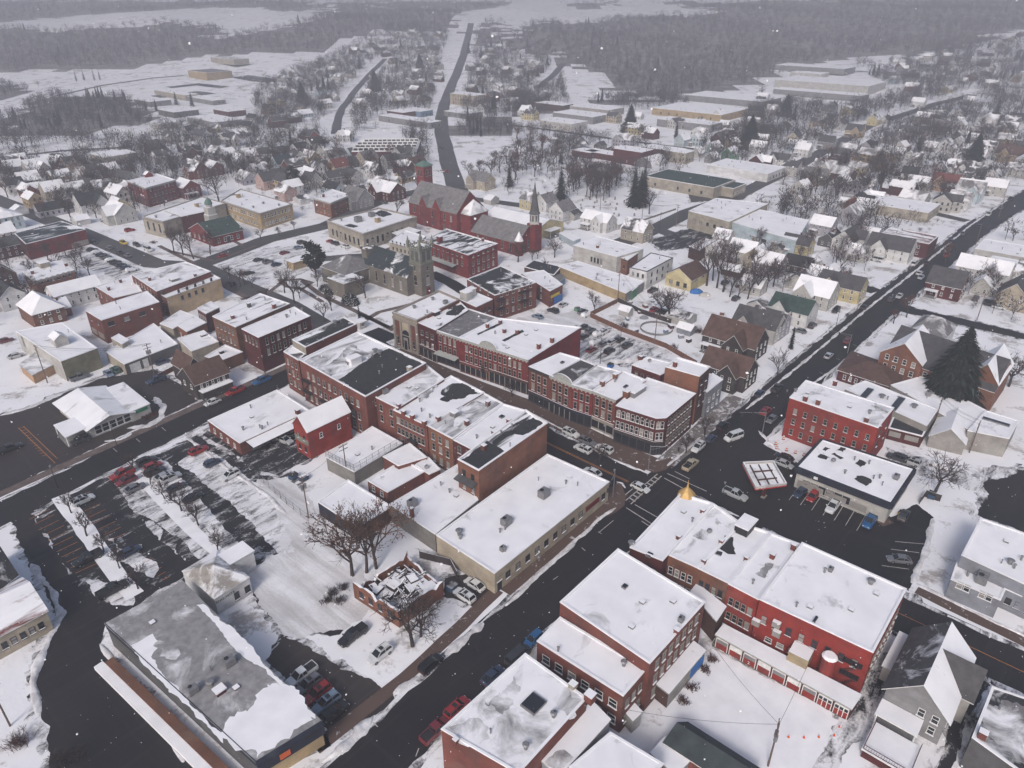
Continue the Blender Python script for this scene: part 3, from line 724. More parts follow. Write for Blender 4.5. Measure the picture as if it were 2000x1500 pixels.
def woods(name, spots, mk, label, kind='stuff', cat=None):
    import numpy as np
    protos = []
    for s in range(7):
        r = random.Random(s + 50); T = []; far = name == 'distant_woods'
        def spike(p, q, w, a):
            dx, dy = math.cos(a) * w, math.sin(a) * w; T.append((p[0] - dx, p[1] - dy, p[2])); T.append((p[0] + dx, p[1] + dy, p[2])); T.append(q)
        for k in (0, 1.57): spike((0, 0, -.03), (0, 0, .6), .012, k)
        for i in range(7):
            a = r.uniform(0, 6.28); z = r.uniform(.16, .45); spike((0, 0, z), (math.cos(a) * .3, math.sin(a) * .3, z + r.uniform(.25, .45)), .011, a + 1.57)
        for i in range(46 if far else 84):
            a = r.uniform(0, 6.28); c = r.uniform(-1, 1); q = r.random() ** .45; k = math.sqrt(1 - c * c) * q
            p = (math.cos(a) * k * .42, math.sin(a) * k * .42, .6 + c * q * .32); d = Vector((p[0], p[1], (p[2] - .35) * .9)).normalized() + Vector((r.gauss(0, .7), r.gauss(0, .7), r.gauss(.05, .5))); d.normalize(); L = r.uniform(.10, .24)
            spike((p[0] - d.x * L * .5, p[1] - d.y * L * .5, p[2] - d.z * L * .5), (p[0] + d.x * L * .5, p[1] + d.y * L * .5, p[2] + d.z * L * .5), (.024 if far else .016) * r.uniform(.6, 1.3), a + r.uniform(0, 3))
        protos.append(np.array(T))
    r = random.Random(77); T = []
    for k in range(16):
        z = .12 + .86 * k / 16; R = .26 * (1 - z) ** .8 + .02
        for i in range(7):
            a = r.uniform(0, 6.28); ca, sa = math.cos(a), math.sin(a); w_ = R * .45; q = R * r.uniform(.8, 1.2); T += [(-sa * w_, ca * w_, z + .05), (sa * w_, -ca * w_, z + .05), (ca * q, sa * q, z - .07)]
    con = np.array(T); MI = []
    V = []
    for i, (x, y, h, wd) in enumerate(spots):
        isc = name != 'yard_brush' and mnoise.noise(Vector((x / 60, y / 60, 5))) + rnd.uniform(-.5, .5) > (.92 if 'distant' in name else (.62 if 'woods' in name else .88))
        P = (con if isc else protos[i % 7]).copy(); MI.append(np.full(len(P) // 3, 1 if isc else 0, dtype='i4')); h = h * (1.15 if isc else 1); a = rnd.uniform(0, 6.28); c, s = math.cos(a), math.sin(a); X = P[:, 0] * c - P[:, 1] * s; Y = P[:, 0] * s + P[:, 1] * c
        V.append(np.stack([X * h * wd + x, Y * h * wd + y, P[:, 2] * h + terrain(x, y)], 1))
    V = np.concatenate(V); n = len(V); me = bpy.data.meshes.new(name); me.vertices.add(n); me.vertices.foreach_set('co', V.astype('f4').ravel()); me.loops.add(n); me.loops.foreach_set('vertex_index', np.arange(n, dtype='i4')); me.polygons.add(n // 3); me.polygons.foreach_set('loop_start', np.arange(0, n, 3, dtype='i4'))
    try: me.polygons.foreach_set('loop_total', np.full(n // 3, 3, dtype='i4'))
    except Exception: pass
    me.materials.append(mat(mk)); me.materials.append(mat('needle')); me.polygons.foreach_set('material_index', np.concatenate(MI)); me.update(); me.validate()
    o = bpy.data.objects.new(name, me); COL.objects.link(o); tag(o, label, cat, None, kind)
def ground():
    xs = sorted(set([-3200, -2600, -2200, -1900] + list(range(-1700, 1701, 20)) + [1900, 2200, 2600, 3200])); ys = sorted(set([-300, -100] + list(range(-50, 700, 50)) + list(range(700, 2001, 20)) + list(range(2000, 3601, 60))))
    v = [(x, y, terrain(x, y)) for y in ys for x in xs]; n = len(xs); f = [(j * n + i, j * n + i + 1, (j + 1) * n + i + 1, (j + 1) * n + i) for j in range(len(ys) - 1) for i in range(n - 1)]
    me = bpy.data.meshes.new('snow_ground'); me.from_pydata(v, [], f); me.polygons.foreach_set('use_smooth', [True] * len(f)); me.materials.append(mat('ground')); me.materials.append(mat('litter'))
    polys = [P for w_ in D['woods'] if 'woods' in w_[0] for P in w_[3]]; bbs = [(min(p[0] for p in P), max(p[0] for p in P), min(p[1] for p in P), max(p[1] for p in P)) for P in polys]; mi = []
    for fc in f:
        x, y = warp((v[fc[0]][0] + v[fc[2]][0]) / 2, (v[fc[0]][1] + v[fc[2]][1]) / 2)
        mi.append(1 if y > 380 and any(b[0] < x < b[1] and b[2] < y < b[3] and in_region(x, y, P) for P, b in zip(polys, bbs)) else 0)
    me.polygons.foreach_set('material_index', mi)
    o = bpy.data.objects.new('snow_ground', me); COL.objects.link(o); tag(o, kind='structure')
def strip_pts(pts, w):
    n = len(pts); L = []; R = []
    for i in range(n):
        a, b = pts[max(0, i - 1)], pts[min(n - 1, i + 1)]; d = math.dist(a, b); nx, ny = -(b[1] - a[1]) / d, (b[0] - a[0]) / d
        ww = w[i] if isinstance(w, list) else w; L.append((pts[i][0] + nx * ww / 2, pts[i][1] + ny * ww / 2)); R.append((pts[i][0] - nx * ww / 2, pts[i][1] - ny * ww / 2))
    return L, R
def resample(pts, step):
    out = [pts[0]]
    for a, b in zip(pts, pts[1:]):
        k = max(1, int(math.dist(a, b) / step)); out += [lerp(a, b, (i + 1) / k) for i in range(k)]
    return out
def strip(name, pts, w, z, m, kind='structure', amp=.0, step=6, follow=False):
    P = resample([tuple(p) for p in pts], step); L, R = strip_pts(P, w); r = random.Random(int(P[0][0]) + 5); b = MB(); jl = jr = 0
    for i in range(len(P)):
        jl = .5 * jl + r.uniform(-amp, amp); jr = .5 * jr + r.uniform(-amp, amp); d = (Vector(L[i]) - Vector(R[i])).normalized()
        l = (L[i][0] + d.x * jl, L[i][1] + d.y * jl); q = (R[i][0] - d.x * jr, R[i][1] - d.y * jr)
        zz = lambda p: z + (terrain(*p) if follow else 0); b.v += [(*q, zz(q)), (*l, zz(l))]
        if i: k = 2 * i; b.f.append((k - 2, k, k + 1, k - 1)); b.m.append(0)
    o = b.build(name, [m]); tag(o, kind=kind); return o
def bank(mb, pts, w, h, seed=0):
    P = resample([tuple(p) for p in pts], .45); L, R = strip_pts(P, 1.0); n = len(P); k0 = len(mb.v); M = 7
    for i in range(n):
        e = min(1, min(i, n - 1 - i) / 4); c = P[i]; d = (L[i][0] - c[0], L[i][1] - c[1])
        v0 = Vector((c[0], c[1], seed)); ww = w * (.62 + .5 * mnoise.noise(v0 * .35) + .22 * mnoise.noise(v0 * 1.3)) * (.35 + .65 * e); sh = .35 * w * mnoise.noise(v0 * .22)
        for j in range(M):
            t = j / (M - 1) * 2 - 1; x, y = c[0] + d[0] * (t * ww + sh), c[1] + d[1] * (t * ww + sh); v = Vector((x, y, seed))
            z = h * e * (1 - t * t) ** .7 * (.62 + .5 * mnoise.noise(v * .6) + .42 * mnoise.noise(v * 1.9)) if abs(t) < 1 else 0
            mb.v.append((x, y, max(.0, z)))
        if i:
            for j in range(M - 1): q = k0 + (i - 1) * M + j; mb.f.append((q, q + M, q + M + 1, q + 1)); mb.m.append(0)

# ------------------------------------------------------------------ survey
F = 1413.; P_ = math.radians(28.4); H = 100.
def pj(x,y,z):
    dz=z-H; d=y*math.cos(P_)-dz*math.sin(P_); up=y*math.sin(P_)+dz*math.cos(P_)
    return 1000+F*x/d,750-F*up/d
def U(u,v,z=0.0):
    x=u-1000;y=v-750
    dy=F*math.cos(P_)-y*math.sin(P_); dz=-F*math.sin(P_)-y*math.cos(P_)
    if dz<0:
        t=(z-H)/dz; p=(x*t,dy*t)
        if z!=0 or (p[1]<640): return (round(p[0],2),round(p[1],2))
    # raymarch terrain
    t=500/dy
    while t*dy<3500:
        X,Y,Z=x*t,dy*t,H+dz*t
        if Z<=terrain(X,Y): break
        t*=1.004
    return (round(x*t,2),round(dy*t,2))
def hgt(u,v,vb,zb=0.0):
    z=zb
    while z<60:
        p=U(u,v,z) if z else U(u,v,1e-6)
        if pj(p[0],p[1],zb)[1]<=vb and z>zb:
            pass
        g=pj(p[0],p[1],zb)[1]
        if g>=vb: return round(z,2)
        z+=.05
    return z
D=dict(flat=[],gab=[],cars=[],trees=[],bush=[],poles=[],wires=[],farh=[],woods=[],strips=[],sheets=[],banks=[],marks=[])
def B(l,c,q,vb=None,h=None,w='brick',r='s_g9',z0=0,ci=1,n=None,roof_pat=None,ex=None,**k):
    """q: 4 roof pixel corners L,N,R,T"""
    if h is None: h=hgt(*q[ci],vb,z0)
    Pw=[U(*p,h) for p in q]
    d=dict(n=n or c.replace(' ','_'),l=l,c=c,P=Pw,h=h,w=w,r=r,z0=z0,**k)
    if roof_pat: d['pat']=[([U(*p,h) for p in pts],m,a) for pts,m,a in roof_pat]
    if ex: d['ex']=[[e[0],*U(e[1],e[2],h),h]+list(e[3:]) for e in ex]
    D['flat'].append(d); d['_h']=h; return d
def zs(h,n,g=3.7,top=1.0,wh=1.7):
    """sill heights for n storeys"""
    if n==1: return [round((h-wh)*.45,2)]
    st=(h-top-g)/(n-1); return [round(g+st*i+.75,2) for i in range(n-1)]
def near(u,v,la,lb,z=0):
    """quad L,N,R,T from ground pixel of near corner N, extents along A (N->R) and B (N->L)"""
    x,y=U(u,v,z); R=lambda p:(round(p[0],2),round(p[1],2))
    return [R((x+DB[0]*lb,y+DB[1]*lb)),R((x,y)),R((x+DA[0]*la,y+DA[1]*la)),R((x+DA[0]*la+DB[0]*lb,y+DA[1]*la+DB[1]*lb))]
def ctr(u,v,la,lb,da=0,z=0,off=(0,0)):
    x,y=U(u,v,z); a=AA+math.radians(da); ex=(math.cos(a),math.sin(a)); ey=(-ex[1],ex[0]); x+=ex[0]*off[0]+ey[0]*off[1]; y+=ex[1]*off[0]+ey[1]*off[1]
    return [(round(x+ex[0]*s*la/2+ey[0]*t*lb/2,2),round(y+ex[1]*s*la/2+ey[1]*t*lb/2,2)) for s,t in((-1,1),(-1,-1),(1,-1),(1,1))]
def G(l,c,P,he,hr,w='white',r='s_g9',ax=0,n=None,**k):
    d=dict(n=n or c.replace(' ','_'),l=l,c=c,P=P,he=he,hr=hr,w=w,r=r,ax=ax,**k); D['gab'].append(d); return d
# ---------------- near buildings (pixels of the 2000x1500 frame) ----------------
W3='ws';
b=B('cream single storey hall with wide white flat roof at the main crossing','hall',[(852,1046),(966,1121),(1190,942),(1069,888)],vb=1160,w='cream',r='s_g9',par=.25,cop='snow',
  win=[(1,[1.5],9,1.3,1.7,'d',.06,.76),(1,[1.5],1,1.3,1.7,'d',.9,.99)],panel=[(1,.77,.9,2.1,3.3,'fr')],
  ex=[('ac',1062,970,2.2),('ac',989,1024,2.0),('ac',982,1075,1.1),('vent',897,1042,.45),('vent',899,1052,.3),('vent',1105,945),('vent',1053,1095)],
  door=[(1,.035,.1,2.3,'fd',1.2)])
HC=b['h']
B('orange brick three storey block with tall blank side wall above the cream hall','commercial building',[(894,900),(935,922),(1069,829),(1027,803)],vb=976,zb=0,h=None,w='orange',r='s_k4a',par=.7,z0=0,
  roof_pat=[([(897,899),(934,918),(985,882),(950,861)],2,.5),([(1000,842),(1018,850),(1062,826),(1040,815)],2,.6)],
  win=[(0,[5.2,8.4],2,1.0,1.8,'s')],ex=[('chim',963,873,1.0,1.2,'w_orange')],awn=[(0,.1,.9,8.6,1.6,'u_d')]) if False else None
h0=HC+7.0
bt=B('orange brick block with tall blank side wall above the cream hall','commercial building',[(894,900),(935,922),(1069,829),(1027,803)],h=11.6,w='orange',r='s_k6a',par=.5,
  roof_pat=[([(899,899),(934,918),(985,882),(952,861)],2,.5),([(1003,842),(1019,849),(1060,827),(1042,815)],2,.6)],
  win=[(0,[5.2,8.4],2,1.0,1.8,'d')],awn=[(0,.05,.95,8.6,1.8,'u_d')],ex=[('chim',945,878,1.0,1.2),('vent',1000,835)])
# west row on main street, north-west to south-east
b3=B('three storey red brick block with black and grey patched roof on main street','commercial building',[(585,705),(714,777),(832,711),(699,650)],h=12.2,w='brick',r='s_l6a',par=.45,
  roof_pat=[([(662,742),(713,772),(828,712),(760,680),(735,690)],2,.5),([(625,728),(645,738),(700,700),(720,692),(690,672),(668,690)],3,.9),([(630,722),(596,706),(640,684),(660,690)],5,.8)],
  win=[(0,zs(12.2,3)+[1.2],10,1.15,2.0,'s'),(1,[8.6],3,1.1,1.8,'s',.1,.4)],
  ex=[('hut',692,710,3.4,2.2,2.0,'s_l9'),('vent',733,688,.5),('vent',742,691,.5),('vent',682,712,.6),('chim',800,725,1.1,1.3,'w_stonel')],corn=[])
B('narrow red brick block with black snow streaked roof at the head of main street','commercial building',[(571,665),(597,680),(697,634),(672,620)],h=13.6,w=['stonel','brick'],r='s_k4a',par=.4,
  roof_pat=[([(600,668),(612,674),(690,637),(678,628),(630,650)],2,.5)],win=[(0,[10.6],3,.8,1.3,'s')],ex=[('vent',655,632,.5)])
B('low red brick end wing with half bare roof on the side street','commercial building',[(554,688),(583,705),(597,692),(571,676)],h=11.4,w='brick',r='s_d5',par=.3,
  win=[(0,[2.0,5.2,8.2],3,1.0,1.9,'s')],ex=[])
B('red brick row unit with smooth grey and white roof beside the gable house','commercial building',[(730,776),(777,799),(868,742),(832,713)],h=10.6,w='brick',r='s_l6',par=.4,
  win=[(0,[4.6,7.6],2,1.1,1.9,'s')],ex=[('ac',752,768,1.5),('chim',779,796,.8,1.0)],roof_pat=[([(800,765),(826,775),(850,752),(815,745)],5,1.2)])
B('wide brown brick row unit with white roof and black bare corner','commercial building',[(768,802),(834,833),(946,768),(881,735)],h=10.2,w='brick',r='s_k9',par=.35,
  roof_pat=[([(867,765),(890,778),(940,768),(905,745),(880,750)],2,1.0),([(860,780),(873,786),(885,780),(870,775)],2,.7)],
  win=[(0,[4.3,7.2],7,1.1,1.8,'s'),(0,[1.0],3,1.3,2.0,'s')],ex=[('chim',789,812,.9,1.4),('chim',806,820,.9,1.4),('chim',829,832,.9,1.4),('vent',820,785)])
B('brick row unit with grey skylight roof and snow edges','commercial building',[(835,833),(884,859),(982,789),(944,768)],h=10.0,w='orange',r='s_l5a',par=.35,
  win=[(0,[1.1,4.3,7.2],3,1.1,1.9,'s')],ex=[('hut',888,812,1.6,1.6,1.3,'metal'),('chim',856,822,.9,1.2),('chim',953,792,.9,1.2),('chim',912,830,.9,1.2)],roof_pat=[([(888,830),(905,836),(955,790),(930,780),(900,805)],3,1.0)])
B('white roofed red brick row unit between grey roof and tall orange wall','commercial building',[(886,861),(925,881),(1030,804),(982,790)],h=9.8,w='redd',r='s_g9',par=.35,
  win=[(0,[4.3,7.2],2,1.1,1.9,'s')],ex=[('sky',980,815,1.2,1.0),('vent',931,856),('chim',965,851,.9,1.3),('chim',994,828,.9,1.3)])
# back yard structures
G('red and brown brick gable house with snowy roof behind the row','gable house',near(608,897,12.6,5.8),8.0,11.2,w='redp',r='s_d9',ax=1,ov=.3,win=[(0,[1.3,4.6],2,.9,1.5,'d'),(1,[4.6],2,.9,1.4,'w')],txt=[],ex=[])
B('grey block annex with fenced snowy roof terrace','annex building',[(637,893),(692,922),(786,866),(727,833)],vb=948,w='block',r='s_l9',par=.15,win=[],ex=[])
B('small square brick flat building with clean white roof in the rear yard','storage building',[(718,940),(757,963),(830,922),(789,899)],vb=984,w='brick',r='s_k9',par=.3,win=[(0,[1.2],2,1.0,1.4,'w')])
B('navy blue walled flat shed building behind the bare trees','storage building',[(621,981),(698,1032),(765,990),(680,938)],vb=1058,w=['navy','brickd'],r='s_d9',par=.25,win=[(0,[1.0],2,1.1,1.8,'d',.6,1)])
B('long low white roofed rear wing with brick flue beside the cream hall','rear wing',[(762,986),(850,1044),(934,977),(893,908)],h=4.6,w='block',r='s_l9',par=.2,ex=[('ac',806,988,1.9),('chim',805,1010,.7,2.4),('vent',878,962)])
B('low white roofed kitchen wing with roof ladder behind the row','rear wing',[(748,892),(778,910),(834,893),(800,866)],h=4.0,w='brick',r='s_l9',par=.15)
B('lowest small flat white wing beside the kitchen wing','rear wing',[(811,908),(838,927),(860,917),(837,893)],h=3.4,w='brick',r='s_l9',par=.15,ex=[('dish',833,916)])
# left
B('low red brick shop with broad white roof and long veranda','shop',[(406,822),(468,866),(605,802),(541,762)],vb=889,w='brick',r='s_l9',par=.2,win=[(0,[1.0],4,.9,1.3,'w')],ex=[('chim',582,808,1.0,1.2),('vent',490,797),('vent',475,840,.25),('vent',512,838,.25)],awn=[(1,.08,1.0,3.2,3.2,'snow')],shop=[(1,.12,.95,2.9,'w_grey')])
G('brown roofed dark half timbered house with porch by the side street','house',near(388,781,10,9),5.0,8.6,w='dark',r='s_b2',ax=1,ov=.5,win=[(1,[3.1],5,.7,1.3,'w'),(0,[2.6],2,1.0,1.4,'w')],
  wings=[dict(P=near(400,784,9,3),h=2.6,flat=1,w='dark',r='snow',n='porch'),dict(P=near(372,756,5,9),he=5.0,hr=8.4,w='dark',r='s_b2',ax=0,n='cross_wing')])
B('white and tan large flat hall with small roof dormer','hall',[(31,647),(119,706),(190,680),(121,630)],vb=745,w=['offw','olive'],r='s_g9',par=.15,win=[(0,[2.2],1,1.2,3.6,'d',.05,.2)],ex=[('hutg',118,672,3.6,4.4,2.6,'w_offw')])
G('brown hipped house with snowy roof behind the large flat hall','house',ctr(88,624,10,14),5.4,9.6,w='brown',r='s_b9',ax=0,hip=.6,win=[(1,[1.2,3.8],3,.9,1.4,'w')],ex=[])
B('low sloping shed with orange wall against the hall','shed',[(38,711),(63,732),(105,711),(72,686)],h=3.0,w='peach',r='s_l6',par=0)
B('grey walled low garage with wide snowy roof and white doors','garage',[(207,688),(243,712),(347,672),(300,632)],vb=732,w=['stonel','dgrey'],r='s_g9',par=.2,door=[(1,.17,.1,2.6,'fw',3.2),(1,.36,.1,2.6,'fw',1.6)],win=[])
B('low white extension above the grey garage','garage',[(217,660),(238,672),(252,664),(232,652)],h=5.0,w='stonel',r='s_g9',par=.1)
B('brown brick two storey shop with plain white roof','shop',[(167,607),(198,626),(311,590),(287,569)],vb=671,w='brick',r='s_l9',par=.2,win=[(0,[5.6],2,1.0,1.6,'d'),(1,[5.4],3,2.0,1.5,'d',.0,.8)],panel=[(0,.12,.42,1.0,2.8,'fs'),(0,.55,.88,1.0,2.8,'fs')])
B('yellow rendered three storey block with stained side wall','commercial building',[(307,573),(325,583),(431,545),(401,529)],vb=622,w=['brick','buff'],r='s_k6a',par=.4,win=[(1,[5.0],4,1.0,1.6,'d',.2,.7),(1,[7.6],5,.9,1.5,'d',.15,.9),(0,[2,5.2,8.0],1,.9,1.7,'s')])
B('red brick block with grey patched roof behind the yellow block','commercial building',[(257,537),(306,570),(412,531),(363,512)],h=9.4,w='brick',r='s_l6',par=.3,win=[(0,[4.8,7.0],7,.9,1.6,'s')],ex=[('hut',340,548,2.6,2.6,1.0,'metal'),('chim',293,548,.8,1.1),('chim',382,541,.8,1.1)],roof_pat=[([(300,545),(330,535),(368,520),(350,516),(300,535)],3,1.0)])
B('low brick wing with snowy roof behind the brown shop','shop',[(187,561),(223,583),(278,570),(256,538)],h=6.4,w='brick',r='s_k9',par=.3,win=[(0,[3.4],3,.9,1.8,'s')],ex=[('chim',213,567,.8,1.2),('chim',236,552,.8,1.2)])
G('white clapboard house with snowy roof beside the brown shop','house',ctr(152,590,16,8),5.6,8.4,w='white',r='s_g9',ax=1,win=[(1,[1.2,3.7],5,.8,1.4,'w'),(0,[1.2,3.7],2,.8,1.4,'r')],ex=[])
B('brick gable fronted shop with metal roof behind the snowy lean-tos','shop',[(385,602),(402,612),(428,600),(412,588)],h=7.0,w='redd',r='s_l6b',par=0,win=[(0,[3.6],4,.7,1.8,'w')])
B('dark red corner block with two rows of arched windows','commercial building',[(472,643),(505,660),(606,618),(575,600)],vb=727,w=['redd','redd'],r='s_g9',par=.25,corn=[1],cm='w_redd',win=[(1,[4.8,8.2],8,.95,2.1,'sa'),(0,[8.0],4,.8,2.0,'sa')],ex=[('vent',590,607,.3),('vent',560,620,.3)])
B('brown brick rear block with streaky white roof beside the dark red block','commercial building',[(415,619),(460,640),(566,594),(508,574)],h=11.2,w='brown',r='s_k7a',par=.3,win=[(0,[2.0,4.8,8.2],5,.9,1.7,'s')],ex=[('chim',487,600,1.0,1.4,'w_dgrey'),('chim',455,622,.9,1.0),('chim',536,602,1.0,1.4)])
B('pale low block with roof vent against the brown brick rear','storage building',[(347,662),(374,687),(427,668),(398,646)],h=4.2,w='stonel',r='s_l8',par=.25,ex=[('hut',397,656,1.6,1.2,.6,'dmetal')])
B('brown brick walled flat annex with white roof','annex building',[(400,697),(429,706),(474,688),(440,674)],h=3.8,w='brown',r='s_l9',par=.25,ex=[('hut',433,690,1.2,1.0,1.0,'dmetal')])
B('snowy flat lean-to below the yellow wall','annex building',[(312,632),(338,642),(384,618),(352,606)],h=3.6,w='stonel',r='s_g9',par=.1)
B('small brick lean-to with snowy roof beside the yellow wall','annex building',[(345,635),(365,648),(403,630),(380,616)],h=4.6,w='orange',r='s_g9',par=.1,win=[(0,[1.2],2,.8,1.5,'w')])
# east row on main street
b=B('cream stone corner bank with arched entrance and pilasters','bank',[(767,612),(815,629),(898,588),(857,570)],vb=694,w=['cream','brick'],r='s_l9',par=.7,cop='fs',cm='fs',corn=[0],ex=[('vent',809,602,.4),('vent',845,586,.4),('ac',870,593,1.4)])
D['bank']=dict(P=b['P'],h=b['h'])
B('dark red three storey shop with black fascia beside the bank','commercial building',[(816,631),(851,646),(915,606),(897,589)],h=10.8,w='redd',r='s_k7',par=.3,corn=[0],cm='w_redd',win=[(0,[4.3,7.4],3,1.1,1.6,'s')],shop=[(0,0,1,3.9,'w_brickd')],ex=[('hut',851,615,2.2,1.8,1.4,'dmetal')],panel=[(0,.8,.93,2.9,3.7,'w_tanw')],roof_pat=[([(872,613),(890,618),(915,600),(903,592),(885,600)],2,.7)])
B('bright red short row unit with bare grey roof','commercial building',[(851,646),(896,661),(972,622),(915,604)],h=10.4,w='red',r='s_g2',par=.3,cm='fg',corn=[0],win=[(0,[4.2,7.2],4,.95,1.9,'sl')],shop=[(0,0,1,3.6,'w_brickd')],awn=[(0,.03,.98,4.1,2.0,'fg')])
b=B('long bright red row with arched parapet crest','commercial building',[(896,661),(1032,704),(1135,640),(973,622)],vb=771,w='red',r='s_k9b',par=.3,cm='fg',corn=[0],win=[(0,[4.3,7.3],12,.95,1.9,'sl')],shop=[(0,0,.43,3.6,'w_brick'),(0,.44,1,4.2,'w_brickd')],
  ex=[('chim',952,640,.8,1.2),('chim',977,633,.8,1.2),('chim',1010,652,.8,1.2),('chim',1052,681,.9,1.5),('chim',1078,669,.9,1.5),('chim',985,650,.8,1.2)],roof_pat=[([(930,652),(934,655),(978,634),(976,631)],2,.2),([(980,665),(985,667),(1024,648),(1020,644)],2,.2)])
D['crest']=[dict(P=b['P'],h=b['h'],t=.44,w=6.0,hh=1.9)]
B('orange red brick unit with dark cornice and plain white roof','commercial building',[(1033,717),(1074,734),(1136,702),(1094,690)],h=10.6,w='orange' if 0 else 'brick',r='s_g9',par=.3,cm='fd',corn=[0],win=[(0,[4.2,7.2],3,1.1,2.0,'sl')],shop=[(0,0,1,3.6,'fd')],ex=[('sky',1098,709,1.2,.8)])
b=B('orange brick unit with bare black roof behind a curved crest','commercial building',[(1074,734),(1116,752),(1166,715),(1134,702)],h=10.8,w='brick',r='s_d2',par=.3,cm='fg',corn=[0],win=[(0,[4.2,7.2],3,1.1,2.0,'sl')],shop=[(0,0,1,3.7,'w_navy')],ex=[('ac',1132,735,1.1)])
D['crest'].append(dict(P=b['P'],h=b['h'],t=.62,w=6.2,hh=1.9))
B('bright red narrow unit with grey swept snow roof','commercial building',[(1116,752),(1158,765),(1215,727),(1166,714)],h=10.8,w='red',r='s_l6',par=.3,cm='fg',corn=[0],win=[(0,[4.2,7.2],3,1.0,2.0,'sl')],shop=[(0,0,1,3.7,'w_navy')],ex=[('chim',1176,753,1.0,1.3,'w_orange'),('chim',1201,739,1.0,1.3,'w_orange')])
B('orange brick unit with tall hood windows and clean white roof','commercial building',[(1158,765),(1203,783),(1262,744),(1215,724)],h=10.6,w='brick',r='s_g9',par=.35,cm='fg',corn=[0],win=[(0,[4.2,7.2],3,1.1,2.0,'sl')],shop=[(0,0,1,3.6,'fs')],ex=[('sky',1222,756,1.6,.7),('vent',1201,746)])
h=hgt(1297,824,895)
b=B('dark red three storey corner block with rounded turret corner','commercial building',[(1203,793),(1282,818),(1300,817),(1358,769),(1264,738)],h=h,w='redd',r='s_l9',par=.2,ex=[('hut',1243,768,5.5,2.2,1.5,'metal'),('chim',1223,776,1.4,1.8,'w_orange')],
  win=[(0,[4.4,7.6],8,.95,2.0,'w',.02,.98),(1,[4.4,7.6],2,.85,2.0,'w',.05,.95),(2,[1.6,4.6,7.6],8,.9,1.9,'sl')],shop=[(0,0,1,3.9,'w_dark'),(1,0,1,3.9,'w_dark')],cm='w_redd',corn=[0,1,2])
B('orange brick rear tower with stepped blank wall behind the corner block','commercial building',[(1299,718),(1366,737),(1387,718),(1322,699)],h=14.2,w=['orange','brickd'],r='s_k9',par=.4,win=[(1,[5,8.2,11.2],2,1.0,1.7,'d')],ex=[('chim',1318,716,.9,1.4)])
B('low white roofed brick block with satellite dish behind the row','commercial building',[(1234,713),(1290,733),(1328,713),(1263,698)],h=11.0,w=['redd','redd'],r='s_l9',par=.2,win=[(0,[7.6],4,.9,1.7,'sa')],ex=[('dish',1268,708),('chim',1251,703,1.0,1.2)])
B('slate grey lean building with brick base beside the corner block','commercial building',[(1362,752),(1381,766),(1412,741),(1392,729)],vb=817,w=['greyb','greyb'],r='s_g9',par=.1,win=[(1,[1.4,4.2],3,.9,1.4,'w')])
# dome block and its row
h=hgt(1283,1097,1098)
b=B('white roofed corner block with a gold dome on its turret','commercial building',[(1230,1072),(1294,1098),(1391,985),(1329,966)],h=8.8,w='redd',r='s_l9',par=.45,win=[(0,[4.6],3,1.0,1.8,'s'),(3,[1.4,4.8],4,1.0,1.9,'s')],ex=[('sky',1268,1085,1.2,1.0),('vent',1233,1066,.4)])
D['dome']=U(1341,966,8.8)
B('brick unit with grey scuffed snow roof beside the gold dome block','commercial building',[(1302,1085),(1362,1112),(1447,1024),(1393,986)],h=8.6,w='orange',r='s_l8',par=.45,win=[(0,[1.6,4.8],4,.9,1.7,'w')],ex=[('chim',1325,1054,.8,1.0),('chim',1372,1003,.8,1.0),('dish',1385,1042)],roof_pat=[([(1356,1045),(1372,1056),(1392,1060),(1384,1036),(1368,1032)],3,.8),([(1388,1022),(1404,1030),(1412,1022),(1400,1012)],5,.8)])
B('brick unit with black roof hole and dark stair hut','commercial building',[(1362,1112),(1422,1141),(1504,1042),(1447,1024)],h=8.6,w='orange',r='s_l9',par=.4,win=[(0,[1.6,4.8],4,.9,1.7,'d')],ex=[('hut',1455,1034,4.2,2.6,1.8,'dmetal'),('chim',1374,1100,.7,.9),('chim',1408,1062,.7,.9),('chim',1457,1095,.7,.9)],roof_pat=[([(1402,1072),(1430,1082),(1431,1052),(1421,1048),(1412,1062)],2,.9),([(1396,1083),(1406,1087),(1410,1080),(1401,1076)],2,.4)])
B('plain red painted unit with white roof next to the wide red block','commercial building',[(1422,1142),(1481,1173),(1561,1064),(1504,1043)],h=8.9,w='redp',r='s_l9',par=.35,win=[(0,[1.4,4.8],4,.9,1.7,'s')],ex=[('ac',1448,1150,.1) if 0 else ('vent',1470,1140),('chim',1508,1090,.8,1.0)],roof_pat=[([(1475,1120),(1490,1128),(1510,1105),(1497,1100)],5,.9)])
b=B('wide bright red painted block with broad unbroken white roof','commercial building',[(1483,1172),(1705,1276),(1770,1152),(1566,1061)],vb=1357,w='redp',r='s_l9',par=.3,win=[(0,[5.0],8,1.0,1.8,'r',.02,.95),(0,[1.6],4,1.2,1.0,'w',.1,.55),(2 if 0 else 1,[1.4,5.0],9,.8,1.6,'sl')],ex=[('vent',1555,1185,.15),('sky',1592,1212,1.6,.4),('ac',1622,1115,.9),('vent',1610,1118),('chim',1549,1072,.8,1.1),('vent',1700,1140,.4)])
D['redblock']=dict(P=b['P'],h=b['h'])
# garages
b=B('long low garage row with red doors and snowy roof','garage row',[(1399,1239),(1663,1383),(1681,1357),(1414,1220)],h=2.9,w='redd',r='snow',par=0)
D['garage']=dict(P=b['P'],h=b['h'])
